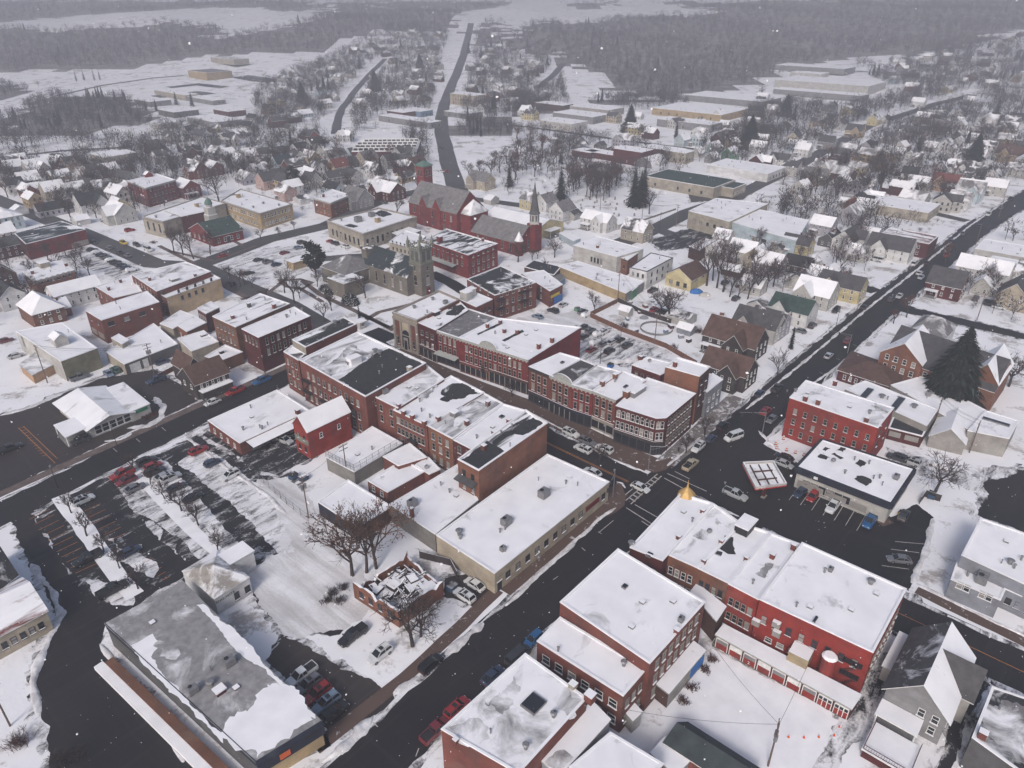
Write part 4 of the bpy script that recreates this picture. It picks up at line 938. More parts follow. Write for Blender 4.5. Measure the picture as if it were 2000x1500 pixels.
# middle bottom
b1=B('red brick three storey block with broad pure white roof near the bottom','commercial building',[(1094,1177),(1269,1297),(1377,1177),(1207,1073)],h=10.8,w='brick',r='s_l9',par=.25,win=[(1,[1.4,4.6,7.8],7,1.0,1.8,'sl'),(3,[1.4,4.6,7.8],6,1.0,1.8,'s')],ex=[('sky',1220,1147,1.0,.8),('ac',1330,1213,1.0),('chim',1322,1236,.8,.8)])
b=B('lower red brick front wing with paired white windows','commercial building',[(1049,1253),(1217,1360),(1262,1308),(1094,1206)],h=8.4,w='brick',r='s_l9',par=.2,win=[(0,[1.4,4.8],6,1.5,1.7,'w',.04,.98),(1,[1.4,4.8],3,1.0,1.7,'s')],ex=[('vent',1218,1300,.3),('vent',1090,1272,.15)])
B('ruined brick shed with snowy sagging roof and blue tarpaulin','shed',[(1283,1335),(1306,1353),(1377,1270),(1352,1251)],h=3.6,w=['brickd','conc'],r='s_d8',par=0,panel=[(1,.62,.98,.8,2.9,'tarp')])
B('tall lean-to porch with snowy roof in the gap between brick blocks','shed',[(1350,1155),(1399,1211),(1417,1184),(1362,1140)],h=5.2,w='brickd',r='s_g9',par=0)
B('small rear porch with white awning roof at the brick wing corner','porch hut',[(1219,1386),(1236,1406),(1253,1390),(1233,1368)],h=3.2,w='offw',r='snow',par=0)
# bottom
B('brick block with grey slushy roof patches at the bottom edge','commercial building',[(862,1425),(1012,1512),(1146,1364),(1026,1277)],h=9.0,w=['brick','brick'],r='s_l7',par=.2,ex=[('sky',1042,1376,3.0,2.6),('chim',1152,1368,1.3,1.4),('chim',1119,1342,1.0,.8,'w_stonel'),('vent',1081,1400,.3),('vent',1027,1462,.3),('chim',890,1450,.6,.7)],roof_pat=[([(872,1424),(912,1449),(950,1440),(962,1415),(935,1403)],5,1.2),([(938,1380),(985,1405),(1010,1350),(1005,1322),(960,1345)],5,1.4),([(1075,1385),(1110,1405),(1135,1370),(1112,1346),(1082,1360)],5,1.4)],txt=[])
B('low shed with ribbed snowy metal roof at the bottom edge','shed',[(1049,1476),(1092,1514),(1191,1405),(1157,1371)],h=6.2,w='greyb',r='s_n9',par=0,roof_pat=[([(1066,1486),(1090,1506),(1120,1480),(1100,1462)],7,.8)])
B('wide white roofed building cut by the bottom edge','commercial building',[(1112,1498),(1212,1575),(1296,1492),(1192,1430)],h=7.0,w='brick',r='s_l9',par=.1)
G('dark brown roofed garage at the bottom edge beside the snow field','garage',[U(1296,1475,0),U(1440,1570,0),U(1480,1530,0),U(1340,1438,0)],3.0,5.0,w='brick',r='u_n',ax=0,ov=.3)
B('snow buried low lean-to beside the dark roofed garage','shed',[(1272,1470),(1320,1512),(1352,1478),(1300,1440)],h=2.6,w='grey',r='snow',par=0)
# right
B('white walled corner store with navy fascia and scuffed snow roof','store',[(1559,912),(1739,982),(1783,917),(1607,860)],vb=1022,w='offw',r='s_k9',par=.15,
  roof_pat=[([(1603,880),(1617,884),(1622,876),(1610,872)],2,.6),([(1597,893),(1616,900),(1622,893),(1605,888)],2,.6),([(1632,880),(1648,884),(1652,876),(1640,872)],2,.6),([(1623,887),(1640,897),(1648,895),(1630,884)],2,.4),([(1668,935),(1692,950),(1702,940),(1690,930),(1672,929)],2,.7),([(1670,905),(1683,915),(1692,905),(1680,898)],2,.6)],
  ex=[('ac',1750,935,1.3),('vent',1650,925,.2),('vent',1718,934,.2),('dish',1627,903),('vent',1697,906)],shop=[],win=[(0,[.9],6,1.6,1.9,'d',.08,.62)])
D['store']=dict(P=D['flat'][-1]['P'],h=D['flat'][-1]['h'])
B('bright red brick three storey hotel like block with flat snowy roof','commercial building',[(1542,777),(1715,836),(1746,797),(1574,743)],vb=851,ci=0,w='redp',r='s_l8',par=.2,win=[(0,[1.3,4.3,7.2],8,.9,1.6,'s',.04,.98),(1,[4.3,7.2],2,1.0,1.7,'d')],ex=[('chim',1572,783,.9,1.3),('chim',1597,790,.9,1.3),('chim',1691,825,.9,1.3),('chim',1630,752,.9,1.2),('vent',1698,808,.3),('vent',1553,766,.3)],roof_pat=[([(1690,822),(1714,832),(1742,797),(1712,788)],5,1.2)],fire=[([0,0],0)][:0])
D['hotel']=dict(P=D['flat'][-1]['P'],h=D['flat'][-1]['h'])
B('small red shop with black roof and boarded windows beside the red block','shop',[(1735,836),(1802,853),(1814,830),(1747,809)],vb=874,w='redd',r='u_k',par=.2,panel=[(0,.06,.4,1.2,2.6,'lit'),(0,.52,.92,1.2,2.6,'lit')])
B('long low roof with two skylights behind the red blocks','commercial building',[(1650,760),(1810,832),(1832,800),(1690,744)],h=5.0,w='conc',r='s_l9b',par=.2,ex=[('sky',1690,772,9.0,1.6),('sky',1752,790,9.0,1.6),('vent',1722,777,.5),('vent',1785,796,.5)])
B('white flat roofed hall between brick school and red shop','hall',[(1740,752),(1890,838),(1926,802),(1800,735)],h=4.6,w='conc',r='s_l9',par=.15,ex=[('vent',1769,775),('ac',1813,772,1.5)])
G('low concrete garage with broad snowy gable','garage',near(1876,886,13,17),3.0,6.0,w='conc',r='s_d9',ax=1,ov=.3) if 0 else G('low concrete garage with broad snowy gable','garage',[U(1809,872,0),U(1878,889,0),U(1890,845,0),U(1828,832,0)],3.2,6.4,w='conc',r='s_d9',ax=1,ov=.3)
B('grey block workshop with snowy roof at the far right lot','workshop',[(1890,841),(1971,857),(1990,822),(1925,802)],vb=893,w='conc',r='s_l9',par=.15,ex=[('sky',1945,825,1.2,6.0)])
B('grey sided long flat building at the right edge upper part','commercial building',[(1878,1085),(2050,1165),(2110,1080),(1915,1013)],h=7.0,w='greyb',r='s_l9',par=.25,ex=[('vent',1972,1101,.4),('vent',1980,1110),('vent',1994,1094)])
B('grey two storey flat office with four windows and roof unit','office',[(1857,1132),(1954,1173),(1972,1133),(1869,1097)],vb=1207,w='greyb',r='s_l9',par=.2,win=[(0,[3.2],2,1.0,1.5,'w',.12,.42),(0,[3.2],2,1.0,1.5,'w',.58,.86)],ex=[('ac',1916,1136,2.2),('vent',1889,1125)])
B('small grey wing with snowy roof at the right edge','office',[(1962,1150),(2030,1180),(2050,1150),(1974,1130)],h=4.4,w='greyb',r='s_l9',par=.15,win=[(0,[1.4],3,1.0,1.5,'d')])
B('building with scuffed grey roof in the bottom right corner','commercial building',[(1899,1440),(2010,1520),(2110,1400),(1938,1341)],h=6.5,w='dgrey',r='s_k5',par=.1,roof_pat=[([(1912,1440),(2000,1490),(2060,1400),(1960,1370)],3,1.4)],ex=[('chim',1917,1440,1.0,1.2)])
# bottom left
b=B('long grey felt roofed store with black fascia and snow edges','store',[(206,1218),(500,1487),(626,1409),(356,1136)],h=5.4,w=['dgrey','tanw'],r='s_l2',par=.0,cop='fd',
  roof_pat=[([(250,1261),(297,1238),(312,1256),(292,1285),(318,1322),(360,1362),(398,1400),(434,1436),(436,1452),(380,1396),(310,1322)],4,.5),([(432,1436),(452,1408),(490,1390),(505,1352),(540,1345),(565,1340),(604,1388),(620,1408),(500,1483),(460,1458)],4,1.1),([(300,1262),(312,1250),(352,1262),(345,1285),(318,1290)],5,.9),([(383,1182),(400,1178),(470,1246),(540,1318),(618,1402),(592,1392),(562,1372),(572,1352),(540,1338),(512,1306),(468,1272),(420,1222)],4,.5)],
  ex=[('ac',378,1352,1.5),('ac',449,1298,1.7),('vent',412,1338,.4),('hut',430,1353,1.4,1.2,.9,'w_redd')])
D['greystore']=dict(P=b['P'],h=b['h'])
G('small white shop with hipped roof beside the grey store','shop',[U(365,1146),U(427,1201),U(494,1158),U(432,1105)],3.9,6.0,w='white',r='s_t5',ax=1,hip=1.0,ov=.1,win=[(1,[.8],1,1.0,1.7,'d',.48,.66),(1,[.8],1,1.1,1.6,'d',.78,.98)],txt=[(1,.27,2.75,'SNO-WITE',.8,'fd')],
  wings=[dict(P=near(457,1137,5.0,4.0),h=4.4,flat=1,w='white',r='snow',n='rear_wing')])
G('white house with dark roof at the left edge above the cream house','house',[U(-60,1150),U(-5,1215),U(52,1168),U(0,1100)],5.6,8.0,w='white',r='s_k3',ax=1,win=[(1,[1.2,3.6],3,.9,1.4,'d')])
G('cream house with rust brown and snow roof at the left edge','house',[U(-70,1215),U(-20,1300),U(106,1230),U(55,1165)],4.6,7.2,w='cream',r='s_r6a',ax=1,ov=.3,win=[(1,[1.6],6,.9,1.4,'d')])
# left bank
b=G('low bank with swept gable roof and glass front','bank',[U(118,805),U(180,856),U(260,823),U(208,775)],3.0,4.6,w='offw',r='s_l9',ax=0,ov=1.0,win=[(1,[.6],5,1.7,2.2,'w',.1,.98)],
  wings=[dict(P=[U(215,777),U(258,825),U(297,808),U(246,766)],h=3.0,flat=1,w='offw',r='s_l8',n='side_wing'),dict(P=[U(112,850),U(135,875),U(182,852),U(160,832)],h=2.9,open=1,r='s_l9',n='drive_through_canopy')])
D['leftbank']=1
# gray house bottom right
_l,_n=U(1731,1346,6.),U(1852,1404,6.); _la=math.dist(U(1809,1337,10.),U(1861,1222,10.))
_lb=math.dist(_l,_n); _f=lambda a,b:(round(_n[0]+DA[0]*a+DB[0]*b,2),round(_n[1]+DA[1]*a+DB[1]*b,2)); _q=lambda a0,a1,b0,b1:[_f(a0,b1),_f(a0,b0),_f(a1,b0),_f(a1,b1)]
G('grey gabled house with half snowy roof and rear balcony','house',_q(0,_la,0,_lb),6.0,10.2,w='grey',r='s_d8',r2='s_d3',ax=1,ov=.6,win=[(0,[1.4,3.8],2,1.0,1.5,'w',.5,.95),(1,[1.4,3.8],3,1.0,1.5,'w')],
  wings=[dict(P=_q(_la*.42,_la*.42+5.4,-1.8,_lb*.5),he=6.0,hr=9.9,w='offw',r='u_d',r2='s_d9',ax=0,n='cross_wing',ov=.5),dict(P=_q(_la*.45,_la+1,_lb,_lb+2.0),h=3.0,flat=1,w='offw',r='snow',n='side_porch'),dict(P=_q(-3.6,-.2,_lb*.32,_lb),h=3.2,open=1,r='s_l9',n='rear_porch'),dict(P=_q(-9.5,-3.8,_lb*.2,_lb*.95),h=1.6,flat=1,w='redd',r='snow',n='balcony')])
D['balc']=_q(-9.5,-3.8,_lb*.2,_lb*.95)
# burnt ruin
B('roofless burnt brick building with snow covered debris','ruined building',[(688,1135),(777,1193),(865,1133),(800,1070)],vb=1212,w='orange',r='s_k6',par=.0,win=[]) if 0 else None
D['ruin']=[U(688,1135,4.2),U(777,1193,4.2),U(865,1133,4.2),U(795,1072,4.2)]
D['canopy']=[U(1451,902,5.2),U(1476,951,5.2),U(1537,943,5.2),U(1511,899,5.2)]
D['canpost']=U(1500,975,0)
# brick school
sc=lambda u,v:U(u,v,0)
G('orange brown brick school with dark roof and twin gabled wings','school',[sc(1716,735),sc(1925,810),sc(1958,760),sc(1765,690)],7.0,13.0,w='orange',r='u_d',ax=0,ov=.3,win=[(0,[1.4,4.4],9,1.1,1.7,'w')],
  wings=[dict(P=[sc(1706,738),sc(1785,766),sc(1815,725),sc(1745,700)],he=8.6,hr=13.2,w='orange',r='s_d8',ax=1,n='gabled_wing',win=[(0,[1.2,4.2,7.0],4,1.1,1.6,'w')]),
  dict(P=[sc(1872,785),sc(1930,806),sc(1960,762),sc(1905,742)],he=8.6,hr=13.2,w='orange',r='s_d8',ax=1,n='end_wing',win=[(0,[1.2,4.6],2,1.1,1.6,'w')])],ex=[])
G('low red pavilion with brown hipped roof in front of the school','pavilion',[sc(1633,742),sc(1742,778),sc(1765,745),sc(1660,706)],3.4,5.6,w='redd',r='u_b',ax=0,hip=.9,ov=.5,win=[(0,[1.0],8,.8,1.4,'w')])
G('white house with grey roof behind the brick school','house',[sc(1770,675),sc(1835,695),sc(1858,668),sc(1795,648)],6.0,9.5,w='white',r='s_g3',ax=0,hip=.7,win=[(0,[1.2,3.8],5,.9,1.4,'d')],ex=[])
# ---------------- civic buildings ----------------
rr2=lambda p:(round(p[0],2),round(p[1],2))
B('cream civic building with arched windows and flat snowy roof','post office',[(639,433),(709,459),(813,425),(740,408)],vb=490,w='stonel',r='s_g9',par=.7,cop='fs',cm='fs',corn=[0,1],win=[(0,[1.6],7,1.2,2.6,'da'),(1,[1.6],8,1.2,2.6,'da',.02,.75)],ex=[('ac',700,433,3.0),('ac',726,423,2.6),('hut',738,434,2,2,2.4,'w_tanw'),('vent',667,431,.4)],roof_pat=[([(730,417),(748,424),(764,419),(745,410)],2,.6),([(672,440),(690,446),(700,442),(684,437)],2,.5)])
B('grey stone two storey house front beside the stone church tower','commercial building',[(760,473),(806,485),(832,462),(790,450)],vb=505,w='stonel',r='s_l9',par=.3,win=[(0,[1.4,4.2],5,.8,1.5,'d')])
B('low white roofed annex behind the cream civic building','annex building',[(762,453),(788,465),(822,450),(793,442)],h=4.0,w='dgrey',r='s_g9',par=.1)
B('red brick three storey opera house block with awning','commercial building',[(828,470),(914,500),(972,477),(872,448)],vb=545,w='redp' if 0 else 'red',r='s_k5a',par=.4,corn=[0,1],cm='w_red',win=[(0,[4.6,8.0],8,1.0,2.0,'s'),(1,[1.4,4.6,8.0],5,1.1,2.0,'s')],awn=[(0,.2,.75,4.2,2.4,'fg')],ex=[('chim',859,472,1.8,2.2,'w_red'),('hut',920,480,1.6,1.6,1,'metal'),('chim',943,471,.8,1.2)])
B('red brick three storey tenement with black snow patched roof and fire escape','apartment building',[(912,546),(966,578),(1048,552),(978,520)],vb=628,w='brick',r='s_k4',par=.3,win=[(1,[1.6,5.0,8.4],6,1.0,1.8,'s'),(0,[5.0,8.4],3,1.0,1.8,'s')],roof_pat=[([(918,546),(940,556),(985,540),(975,524)],2,.8)])
D['tenement']=dict(P=D['flat'][-1]['P'],h=D['flat'][-1]['h'])
B('brown brick rear wing with white lift hut behind the bank row','rear wing',[(897,585),(930,600),(962,585),(928,571)],h=9.0,w='brick',r='s_l9',par=.2,win=[(1,[5.6],3,1.2,1.5,'d')],ex=[('hut',911,585,3.0,3.0,3.0,'w_offw'),('hut',920,577,2.6,2.4,2.6,'w_offw')])
B('brick shop with yellow and blue painted side in the back lot','shop',[(1018,534),(1074,569),(1099,556),(1062,528)],vb=600,w=['brick','brick'],r='s_g9',par=.2,panel=[(1,.1,.75,3.2,4.2,'yel'),(1,.35,.98,.3,2.9,'tarp')],win=[(0,[1.4,4.2],2,.9,1.4,'w')])
B('white corner commercial block with flat snowy roof','commercial building',[(1120,479),(1205,502),(1257,486),(1162,460)],vb=536,w='offw',r='s_l9',par=.2,win=[(0,[2.4],4,.9,2.2,'d',.4,.7)],ex=[('chim',1167,484,.9,1.0)])
B('narrow red brick tower block between two white blocks','commercial building',[(1205,500),(1226,508),(1246,494),(1228,488)],vb=538,w='orange',r='s_g9',par=.1,win=[(0,[2.4,5.4],2,.8,1.4,'d')])
B('white two storey block with dark edge trim and snowy roof','commercial building',[(1230,523),(1264,531),(1315,504),(1271,494)],vb=566,w='white',r='s_l9',par=.2,cop='fd',win=[(0,[1.4,4.4],3,.9,1.5,'d'),(1,[1.4,4.4],4,.9,1.5,'d')])
B('tan walled long flat store with scuffed snowy roof','store',[(1090,520),(1222,573),(1258,550),(1128,510)],vb=592,w=['tanw','grey'],r='s_l8',par=.15,roof_pat=[([(1098,519),(1120,527),(1135,521),(1115,512)],3,.8)])
B('small green shed with black roof at the end of the tan store','shed',[(1225,563),(1235,568),(1246,559),(1236,554)],vb=586,w='green',r='u_k',par=.1)
B('dark long shed with black roof by the back lot road','shed',[(1024,521),(1082,537),(1096,521),(1042,508)],h=3.4,w='brickd',r='u_k',par=.05)
B('small blue container on the back lot roof edge','container',[(1083,540),(1092,548),(1104,541),(1095,534)],h=3.0,w='blue',r='u_g',par=0)
G('cream barn with brown roof at the back lot','barn',near(1348,570,13,11),4.6,8.0,w='yellow',r='u_b',ax=1,ov=.4,win=[(1,[3.2],2,1.0,1.2,'d'),(0,[1.0],3,1.4,1.8,'d')])
# library / town hall
P=near(368,475,24,16)
B('cream theatre block with tall pilasters behind the courthouse','theatre',[(278,424),(318,434),(440,398),(395,385)],vb=466,ci=1,w='stonel',r='s_l9',par=.4,cop='fs',corn=[0,1],cm='fs',win=[(0,[2.2],3,1.2,4.0,'d')],ex=[('hut',385,405,1.6,1.6,2.2,'w_tanw'),('vent',305,425,.4)],roof_pat=[([(330,425),(350,421),(360,412),(340,412)],5,1.0)])
B('large tan school block with rows of windows and white roof','school',[(432,393),(508,418),(571,399),(470,370)],vb=449,w='tanw',r='s_l9',par=.4,cop='fs',corn=[0,1],cm='fs',win=[(0,[1.4,5.0],12,1.1,1.7,'w'),(1,[1.4,5.0],8,1.1,1.7,'w')],ex=[('hut',466,386,1.8,1.8,2.2,'w_tanw'),('vent',515,398,.4),('vent',545,402,.4),('vent',495,406,.4)],roof_pat=[([(440,385),(455,382),(470,379),(452,379)],3,.7)])
c=G('red brick courthouse with white cupola and green roof','courthouse',near(418,482,15,20),4.6,9.0,w='red',r='u_e',ax=1,ov=.5,win=[(1,[1.2],4,1.1,2.0,'w'),(0,[1.2],4,1.1,2.0,'w')],
  wings=[dict(P=near(362,456,13,17),h=8.0,flat=1,w='redd',r='s_l9',n='rear_wing',win=[(0,[1.4,4.6],4,1.0,1.7,'w')])],door=[(1,.5,.2,3.2,'fd',1.6)])
D['cupola']=[round((c['P'][0][0]+c['P'][2][0])/2+DB[0]*2.5,2),round((c['P'][0][1]+c['P'][2][1])/2+DB[1]*2.5,2),9.0]
B('italianate brick house with bracketed flat roof by the tan school','house',[(612,387),(645,397),(684,381),(648,370)],vb=426,w='orange',r='s_g8',par=.3,corn=[0,1],win=[(0,[1.4,4.6],4,.9,1.8,'s'),(1,[1.4,4.6],3,.9,1.8,'s')],ex=[('chim',632,385,.9,1.6)])
B('big red brick institution with long rows of windows at upper left','institution',[(248,354),(284,368),(343,352),(306,340)],vb=405,w='red',r='s_g9',par=.4,corn=[0,1],win=[(0,[1.4,4.6,7.8],5,1.0,1.7,'s'),(1,[1.4,4.6,7.8],7,1.0,1.7,'s')],ex=[('hutg',290,345,4,3,1.6,'w_red')])
G('red brick gabled lodge beside the big red institution','lodge',near(362,389,10,12),6.0,9.4,w='red',r='s_d7',ax=0,win=[(1,[1.4,3.8],3,.9,1.4,'w')],wings=[dict(P=near(368,391,7,3),h=3.0,open=1,r='snow',n='porch')])
B('italianate red brick mansion with cupola in the left trees','mansion',[(45,531),(68,549),(145,527),(112,508)],vb=583,w='orange',r='s_g9',par=0,corn=[0,1],cm='fs',win=[(0,[1.4,5.0],4,1.0,2.0,'d'),(1,[1.4,5.0],6,1.0,2.0,'d')],ex=[('hut',87,521,3.4,3.4,2.0,'w_stonel'),('chim',64,535,.9,1.2),('chim',130,520,.9,1.2)])
B('long red walled warehouse with dark bare roof at the left','warehouse',[(28,456),(50,477),(167,448),(120,432)],vb=508,ci=1,w=['redd','red'],r='s_n3a',par=.15,roof_pat=[([(122,442),(135,448),(166,446),(150,440)],4,.8)],panel=[(1,.7,.99,.4,2.6,'fs')])
G('pale blue mansard house at the left edge','house',ctr(16,445,12,12),6.4,9.0,w='paleblue',r='s_g9',ax=0,hip=.5,win=[(0,[1.4,4.2],4,.9,1.6,'d'),(1,[1.4,4.2],4,.9,1.6,'d')])
# ---------------- churches ----------------
ch=near(797,579,12,26); D['church1']=dict(P=ch,tower=U(826,571,0))
ch2=near(1010,500,15,27); D['church2']=dict(P=ch2,spire=U(1030,492,0))
ch3=near(893,458,18,33); D['church3']=dict(P=ch3,tower=U(832,397,0))
G('yellow warehouse with broad white gable roof behind the spired church','warehouse',near(1043,472,22,34),4.6,8.0,w='yellow',r='s_g9',ax=0,ov=.3,win=[],wings=[dict(P=near(1075,468,8,5),h=3.6,open=1,r='snow',n='loading_canopy')])
B('low white walled store front beside the yellow warehouse','shed',[(1092,455),(1120,471),(1134,465),(1104,452)],h=3.0,w='paleblue',r='s_g9',par=.1)
# grey stone parish house next to church
G('grey roofed stone parish house beside the stone church','parish house',ctr(688,547,17,15),6.2,10.0,w='stone',r='s_g2',ax=0,hip=.8,ov=.3,win=[(0,[1.2],3,.9,1.8,'d'),(1,[1.2],3,.9,1.8,'d')],wings=[dict(P=ctr(678,572,9,10),h=6.0,flat=1,w='stone',r='s_k6',n='front_wing')])
# far and mid commercial
def FL(l,c,u,v,la,lb,h,w,r='s_g9',da=0,**k):
    P=ctr(u,v,la,lb,da); z=terrain(*P[0]); d=dict(n=c.replace(' ','_'),l=l,c=c,P=P,h=round(z+h,2),z0=round(z-.5,2),w=w,r=r,par=k.pop('par',.15),**k); D['flat'].append(d); return d
FL('tan walled wide warehouse with white roof in the middle distance','warehouse',1365,225,52,70,6.0,'tanw',win=[(0,[1.4],7,1.4,1.8,'d')])
FL('long white roofed plant behind the tan warehouse','factory',1430,200,45,85,6.0,'grey')
FL('large pale gabled plant with white roof toward the right woods','factory',1618,172,60,105,8.0,'offw',win=[])
FL('low grey plant with white roof in front of the large pale plant','factory',1600,190,22,95,5,'grey')
FL('wide white roofed store at the edge of the right woods','store',1590,140,40,90,6,'grey')
FL('small white roofed plant beside the wide store at the right woods','store',1580,150,24,40,5,'offw')
FL('green roofed wide clubhouse behind the bare grove','clubhouse',1345,368,26,44,6,'stonel',r='u_e',win=[(0,[1.6],5,1.2,1.6,'d')])
FL('lower green roofed wing building beside the wide clubhouse','clubhouse',1408,375,16,22,5,'stonel',r='u_e',win=[(1,[1.4],5,1.2,1.4,'w')])
FL('white roofed restaurant with white front on the second avenue','restaurant',1455,340,26,40,5,'white',win=[(1,[1.2],5,1.2,1.6,'d')])
FL('factory with wide hipped snowy roofs beside the avenue','factory',1440,425,42,52,7.5,'stonel',r='s_l9',win=[(0,[3.4],4,1.6,1.8,'d')],roof_pat=None) if 0 else None
B('grey factory with broad snowy roof beside the second avenue','factory',[(1345,412),(1425,433),(1500,398),(1398,387)],vb=445,ci=0,w='stonel',r='s_l8',par=.15,win=[(0,[3.6],5,1.4,1.6,'d')],ex=[('vent',1417,402)])
B('pale grey warehouse with bright snowy roof and loading bays','warehouse',[(1425,432),(1555,470),(1580,430),(1465,405)],vb=462,ci=0,w='paleblue',r='s_g9',par=.1,win=[(0,[.6],4,3.0,3.4,'w',.35,.9)])
B('small flat brick ruin shed behind the bare trees of the factory yard','shed',[(1346,481),(1366,489),(1395,470),(1376,465)],h=5,w='brickd',r='s_l8',par=.1)
FL('low white snowy house block by the main avenue crossing','shop',1750,415,22,34,5,'stonel',win=[(1,[1.2],4,1,1.4,'d')])
FL('flat white roofed clinic at the right of the avenue','clinic',1985,512,18,30,5,'offw',win=[(0,[1.2],5,1,1.4,'d')])
FL('second flat white roofed clinic wing nearer the side street','clinic',1990,545,16,24,5,'offw')
FL('red brick flat roofed house with snow bands on the avenue','house',1768,488,15,20,6.5,'redd',r='s_r5b',win=[(0,[1.2,3.8],4,.9,1.5,'w')])
FL('sawtooth roofed red brick mill in the middle distance','mill',758,300,44,44,5.5,'redd',r='s_g9',da=-46)
D['mill']=dict(P=D['flat'][-1]['P'],h=D['flat'][-1]['h'])
FL('yellow three storey block beside the far road','apartment building',915,205,18,34,10.5,'cream',win=[(0,[1.4,4.6,7.6],8,1.1,1.7,'d'),(1,[1.4,4.6,7.6],5,1.1,1.7,'d')])
FL('tan wide store with grey roof at the far left fields','store',412,152,34,46,8,'tanw',r='u_g')
FL('grey roofed long store behind the tan store at far left','store',450,125,22,60,6,'stonel',r='s_g5')
FL('white roofed low plant left of the far road','store',600,115,30,70,5,'grey') if 0 else None
for (l,u,v,la,lb,h,w) in [('low dark shed with snowy roof left of the town',300,205,22,34,5,'grey'),('long low plant with snowy roof near the far left',345,190,14,70,4.5,'stonel'),('second low plant with snowy roof near the far left',400,200,14,60,4.5,'grey'),('flat white roofed store among trees at far left',350,225,24,30,5,'dgrey'),('white domed roof store among the left trees',325,250,18,18,5,'offw'),('red fronted flat store near the far left',450,225,18,26,5,'redd'),('wide flat store with snow roof near the far left',420,243,24,48,5,'grey'),
  ('blue flat store left of the far road bend',815,225,16,26,5,'blue'),('red flat store left of the blue store',785,228,16,22,5,'redd'),('long white flat roof shed left of the far road',800,243,14,66,5,'grey'),('flat white roofed garage right of the far road bend',905,228,20,30,4.5,'grey'),('brown flat roofed block at the foot of the wooded hill',1082,215,16,34,6,'brickd'),('long snowy shed by the middle distance bend',1100,250,22,34,6,'offw'),('dark gabled plant with snow stripes by the railway',1135,235,26,44,6,'grey'),('snowy roofed plant beside the striped plant',1165,222,26,44,6,'conc'),('grey store with white roof in front of the tan warehouse',1345,250,20,50,6,'grey'),
  ('dark red flat brick block near the quonset hut',1235,318,14,22,9,'redd'),('red flat shop with snowy roof near the quonset hut',1295,303,14,28,5,'redd'),('red roofed low shop near the gazebo',1145,305,12,16,4,'redd'),('long low snowy shop with red end near the gazebo',1190,310,12,34,4,'redd'),('beige flat house block near the quonset hut',1325,315,12,16,7,'stonel'),('white flat roofed store at the upper left trees',216,318,16,22,6,'stonel'),('second white flat roofed store at the upper left trees',243,312,12,16,5,'grey')]:
    FL(l,'store' if 'store' in l else 'commercial building',u,v,la,lb,h,w,win=[(0,[1.3],3,1.2,1.5,'d'),(1,[1.3],3,1.2,1.5,'d')])
# ---------------- houses ----------------
CN=dict(white='white',offw='pale grey',cream='cream',yellow='yellow',paleblue='pale blue',blue='blue',grey='grey',brickd='dark brick',redd='dark red',brick='brick',tanw='tan',lav='lavender grey',olive='olive',green='green',pink='pinkish',dark='dark brown',dgrey='dark grey',orange='orange brick',peach='peach',stonel='beige')
RN={'s_g9':'snowy','s_d9':'snowy','s_d5':'half snowy','s_d3':'dark shingled','u_d':'bare dark','u_k':'black','u_b':'brown','u_e':'green','u_g':'grey','s_b5':'brown half snowy','s_b2':'brown','u_r':'reddish','s_g5':'grey half snowy','s_k3':'black','s_k6':'snow streaked','u_n':'dark blue grey','s_n3':'dark slate'}
HS=[]
def Hs(zone,rows):
    for row in rows: HS.append((zone,)+tuple(row))
Hs('by the spired brick church',[(1038,412,'yellow','s_g5',9,11,1),(1066,415,'white','u_g',9,10,0),(1098,432,'white','u_g',10,12,0),(1168,452,'white','s_g9',9,17,1),(1243,472,'stonel','s_d5',10,13,1),(940,372,'cream','u_g',10,16,1)])
Hs('between factory and avenue',[(1395,506,'white','s_g9',8,9,0),(1450,515,'offw','s_d9',9,12,1),(1475,525,'cream','s_g9',9,9,0),(1412,480,'offw','s_g9',8,8,1),(1500,540,'lav','s_g9',9,12,1),(1470,575,'offw','s_d9',8,9,1),(1555,500,'yellow','u_d',9,13,1),(1605,462,'lav','s_g9',9,11,1),(1660,440,'lav','s_g5',10,12,0),(1688,425,'offw','s_g9',9,10,1),(1620,482,'dgrey','s_k3',8,12,0),(1558,535,'dark','s_k3',8,11,1)])
Hs('left of the avenue',[(1652,490,'white','u_d',10,16,0),(1735,508,'white','u_d',11,19,1),(1672,512,'offw','s_g5',8,9,1),(1640,583,'yellow','u_d',11,17,1),(1590,597,'offw','s_g9',12,14,1),(1545,630,'white','u_e',11,15,1),(1500,655,'lav','s_d3',9,12,1),(1560,565,'offw','s_d3',8,10,0),(1600,555,'lav','s_d9',8,9,1)])
Hs('by the snowy yard',[(1432,690,'dark','u_b',12,19,1),(1478,660,'offw','u_d',10,16,1),(1420,748,'dark','u_b',10,15,1)])
Hs('right of the avenue',[(1843,580,'redd','u_d',12,13,1),(1915,552,'white','s_g9',9,20,1),(1916,575,'offw','s_g9',8,9,0),(1976,600,'cream','u_d',11,15,0),(2010,560,'white','s_d5',10,12,1)])
Hs('up the avenue end',[(1870,412,'white','s_g5',9,11,1),(1890,395,'paleblue','s_g5',12,14,1),(1845,375,'peach','u_r',10,15,1),(1900,362,'grey','s_d3',9,12,1),(1870,348,'white','s_d5',10,16,1),(1790,377,'offw','s_g9',9,12,1),(1640,375,'white','s_g9',9,11,0),(1970,320,'tanw','u_b',12,18,1),(1965,268,'cream','s_d5',11,14,1),(1925,250,'white','s_g9',11,14,0),(1985,350,'offw','s_d5',9,12,1),(1855,318,'white','s_g9',10,12,0),(1775,328,'white','s_d5',11,14,0),(1815,300,'offw','s_d9',8,9,1),(1838,262,'redd','u_g',10,14,1),(1898,290,'offw','s_g9',9,10,1),(1905,322,'white','s_d9',9,11,1),(1940,385,'offw','s_g9',9,12,1)])
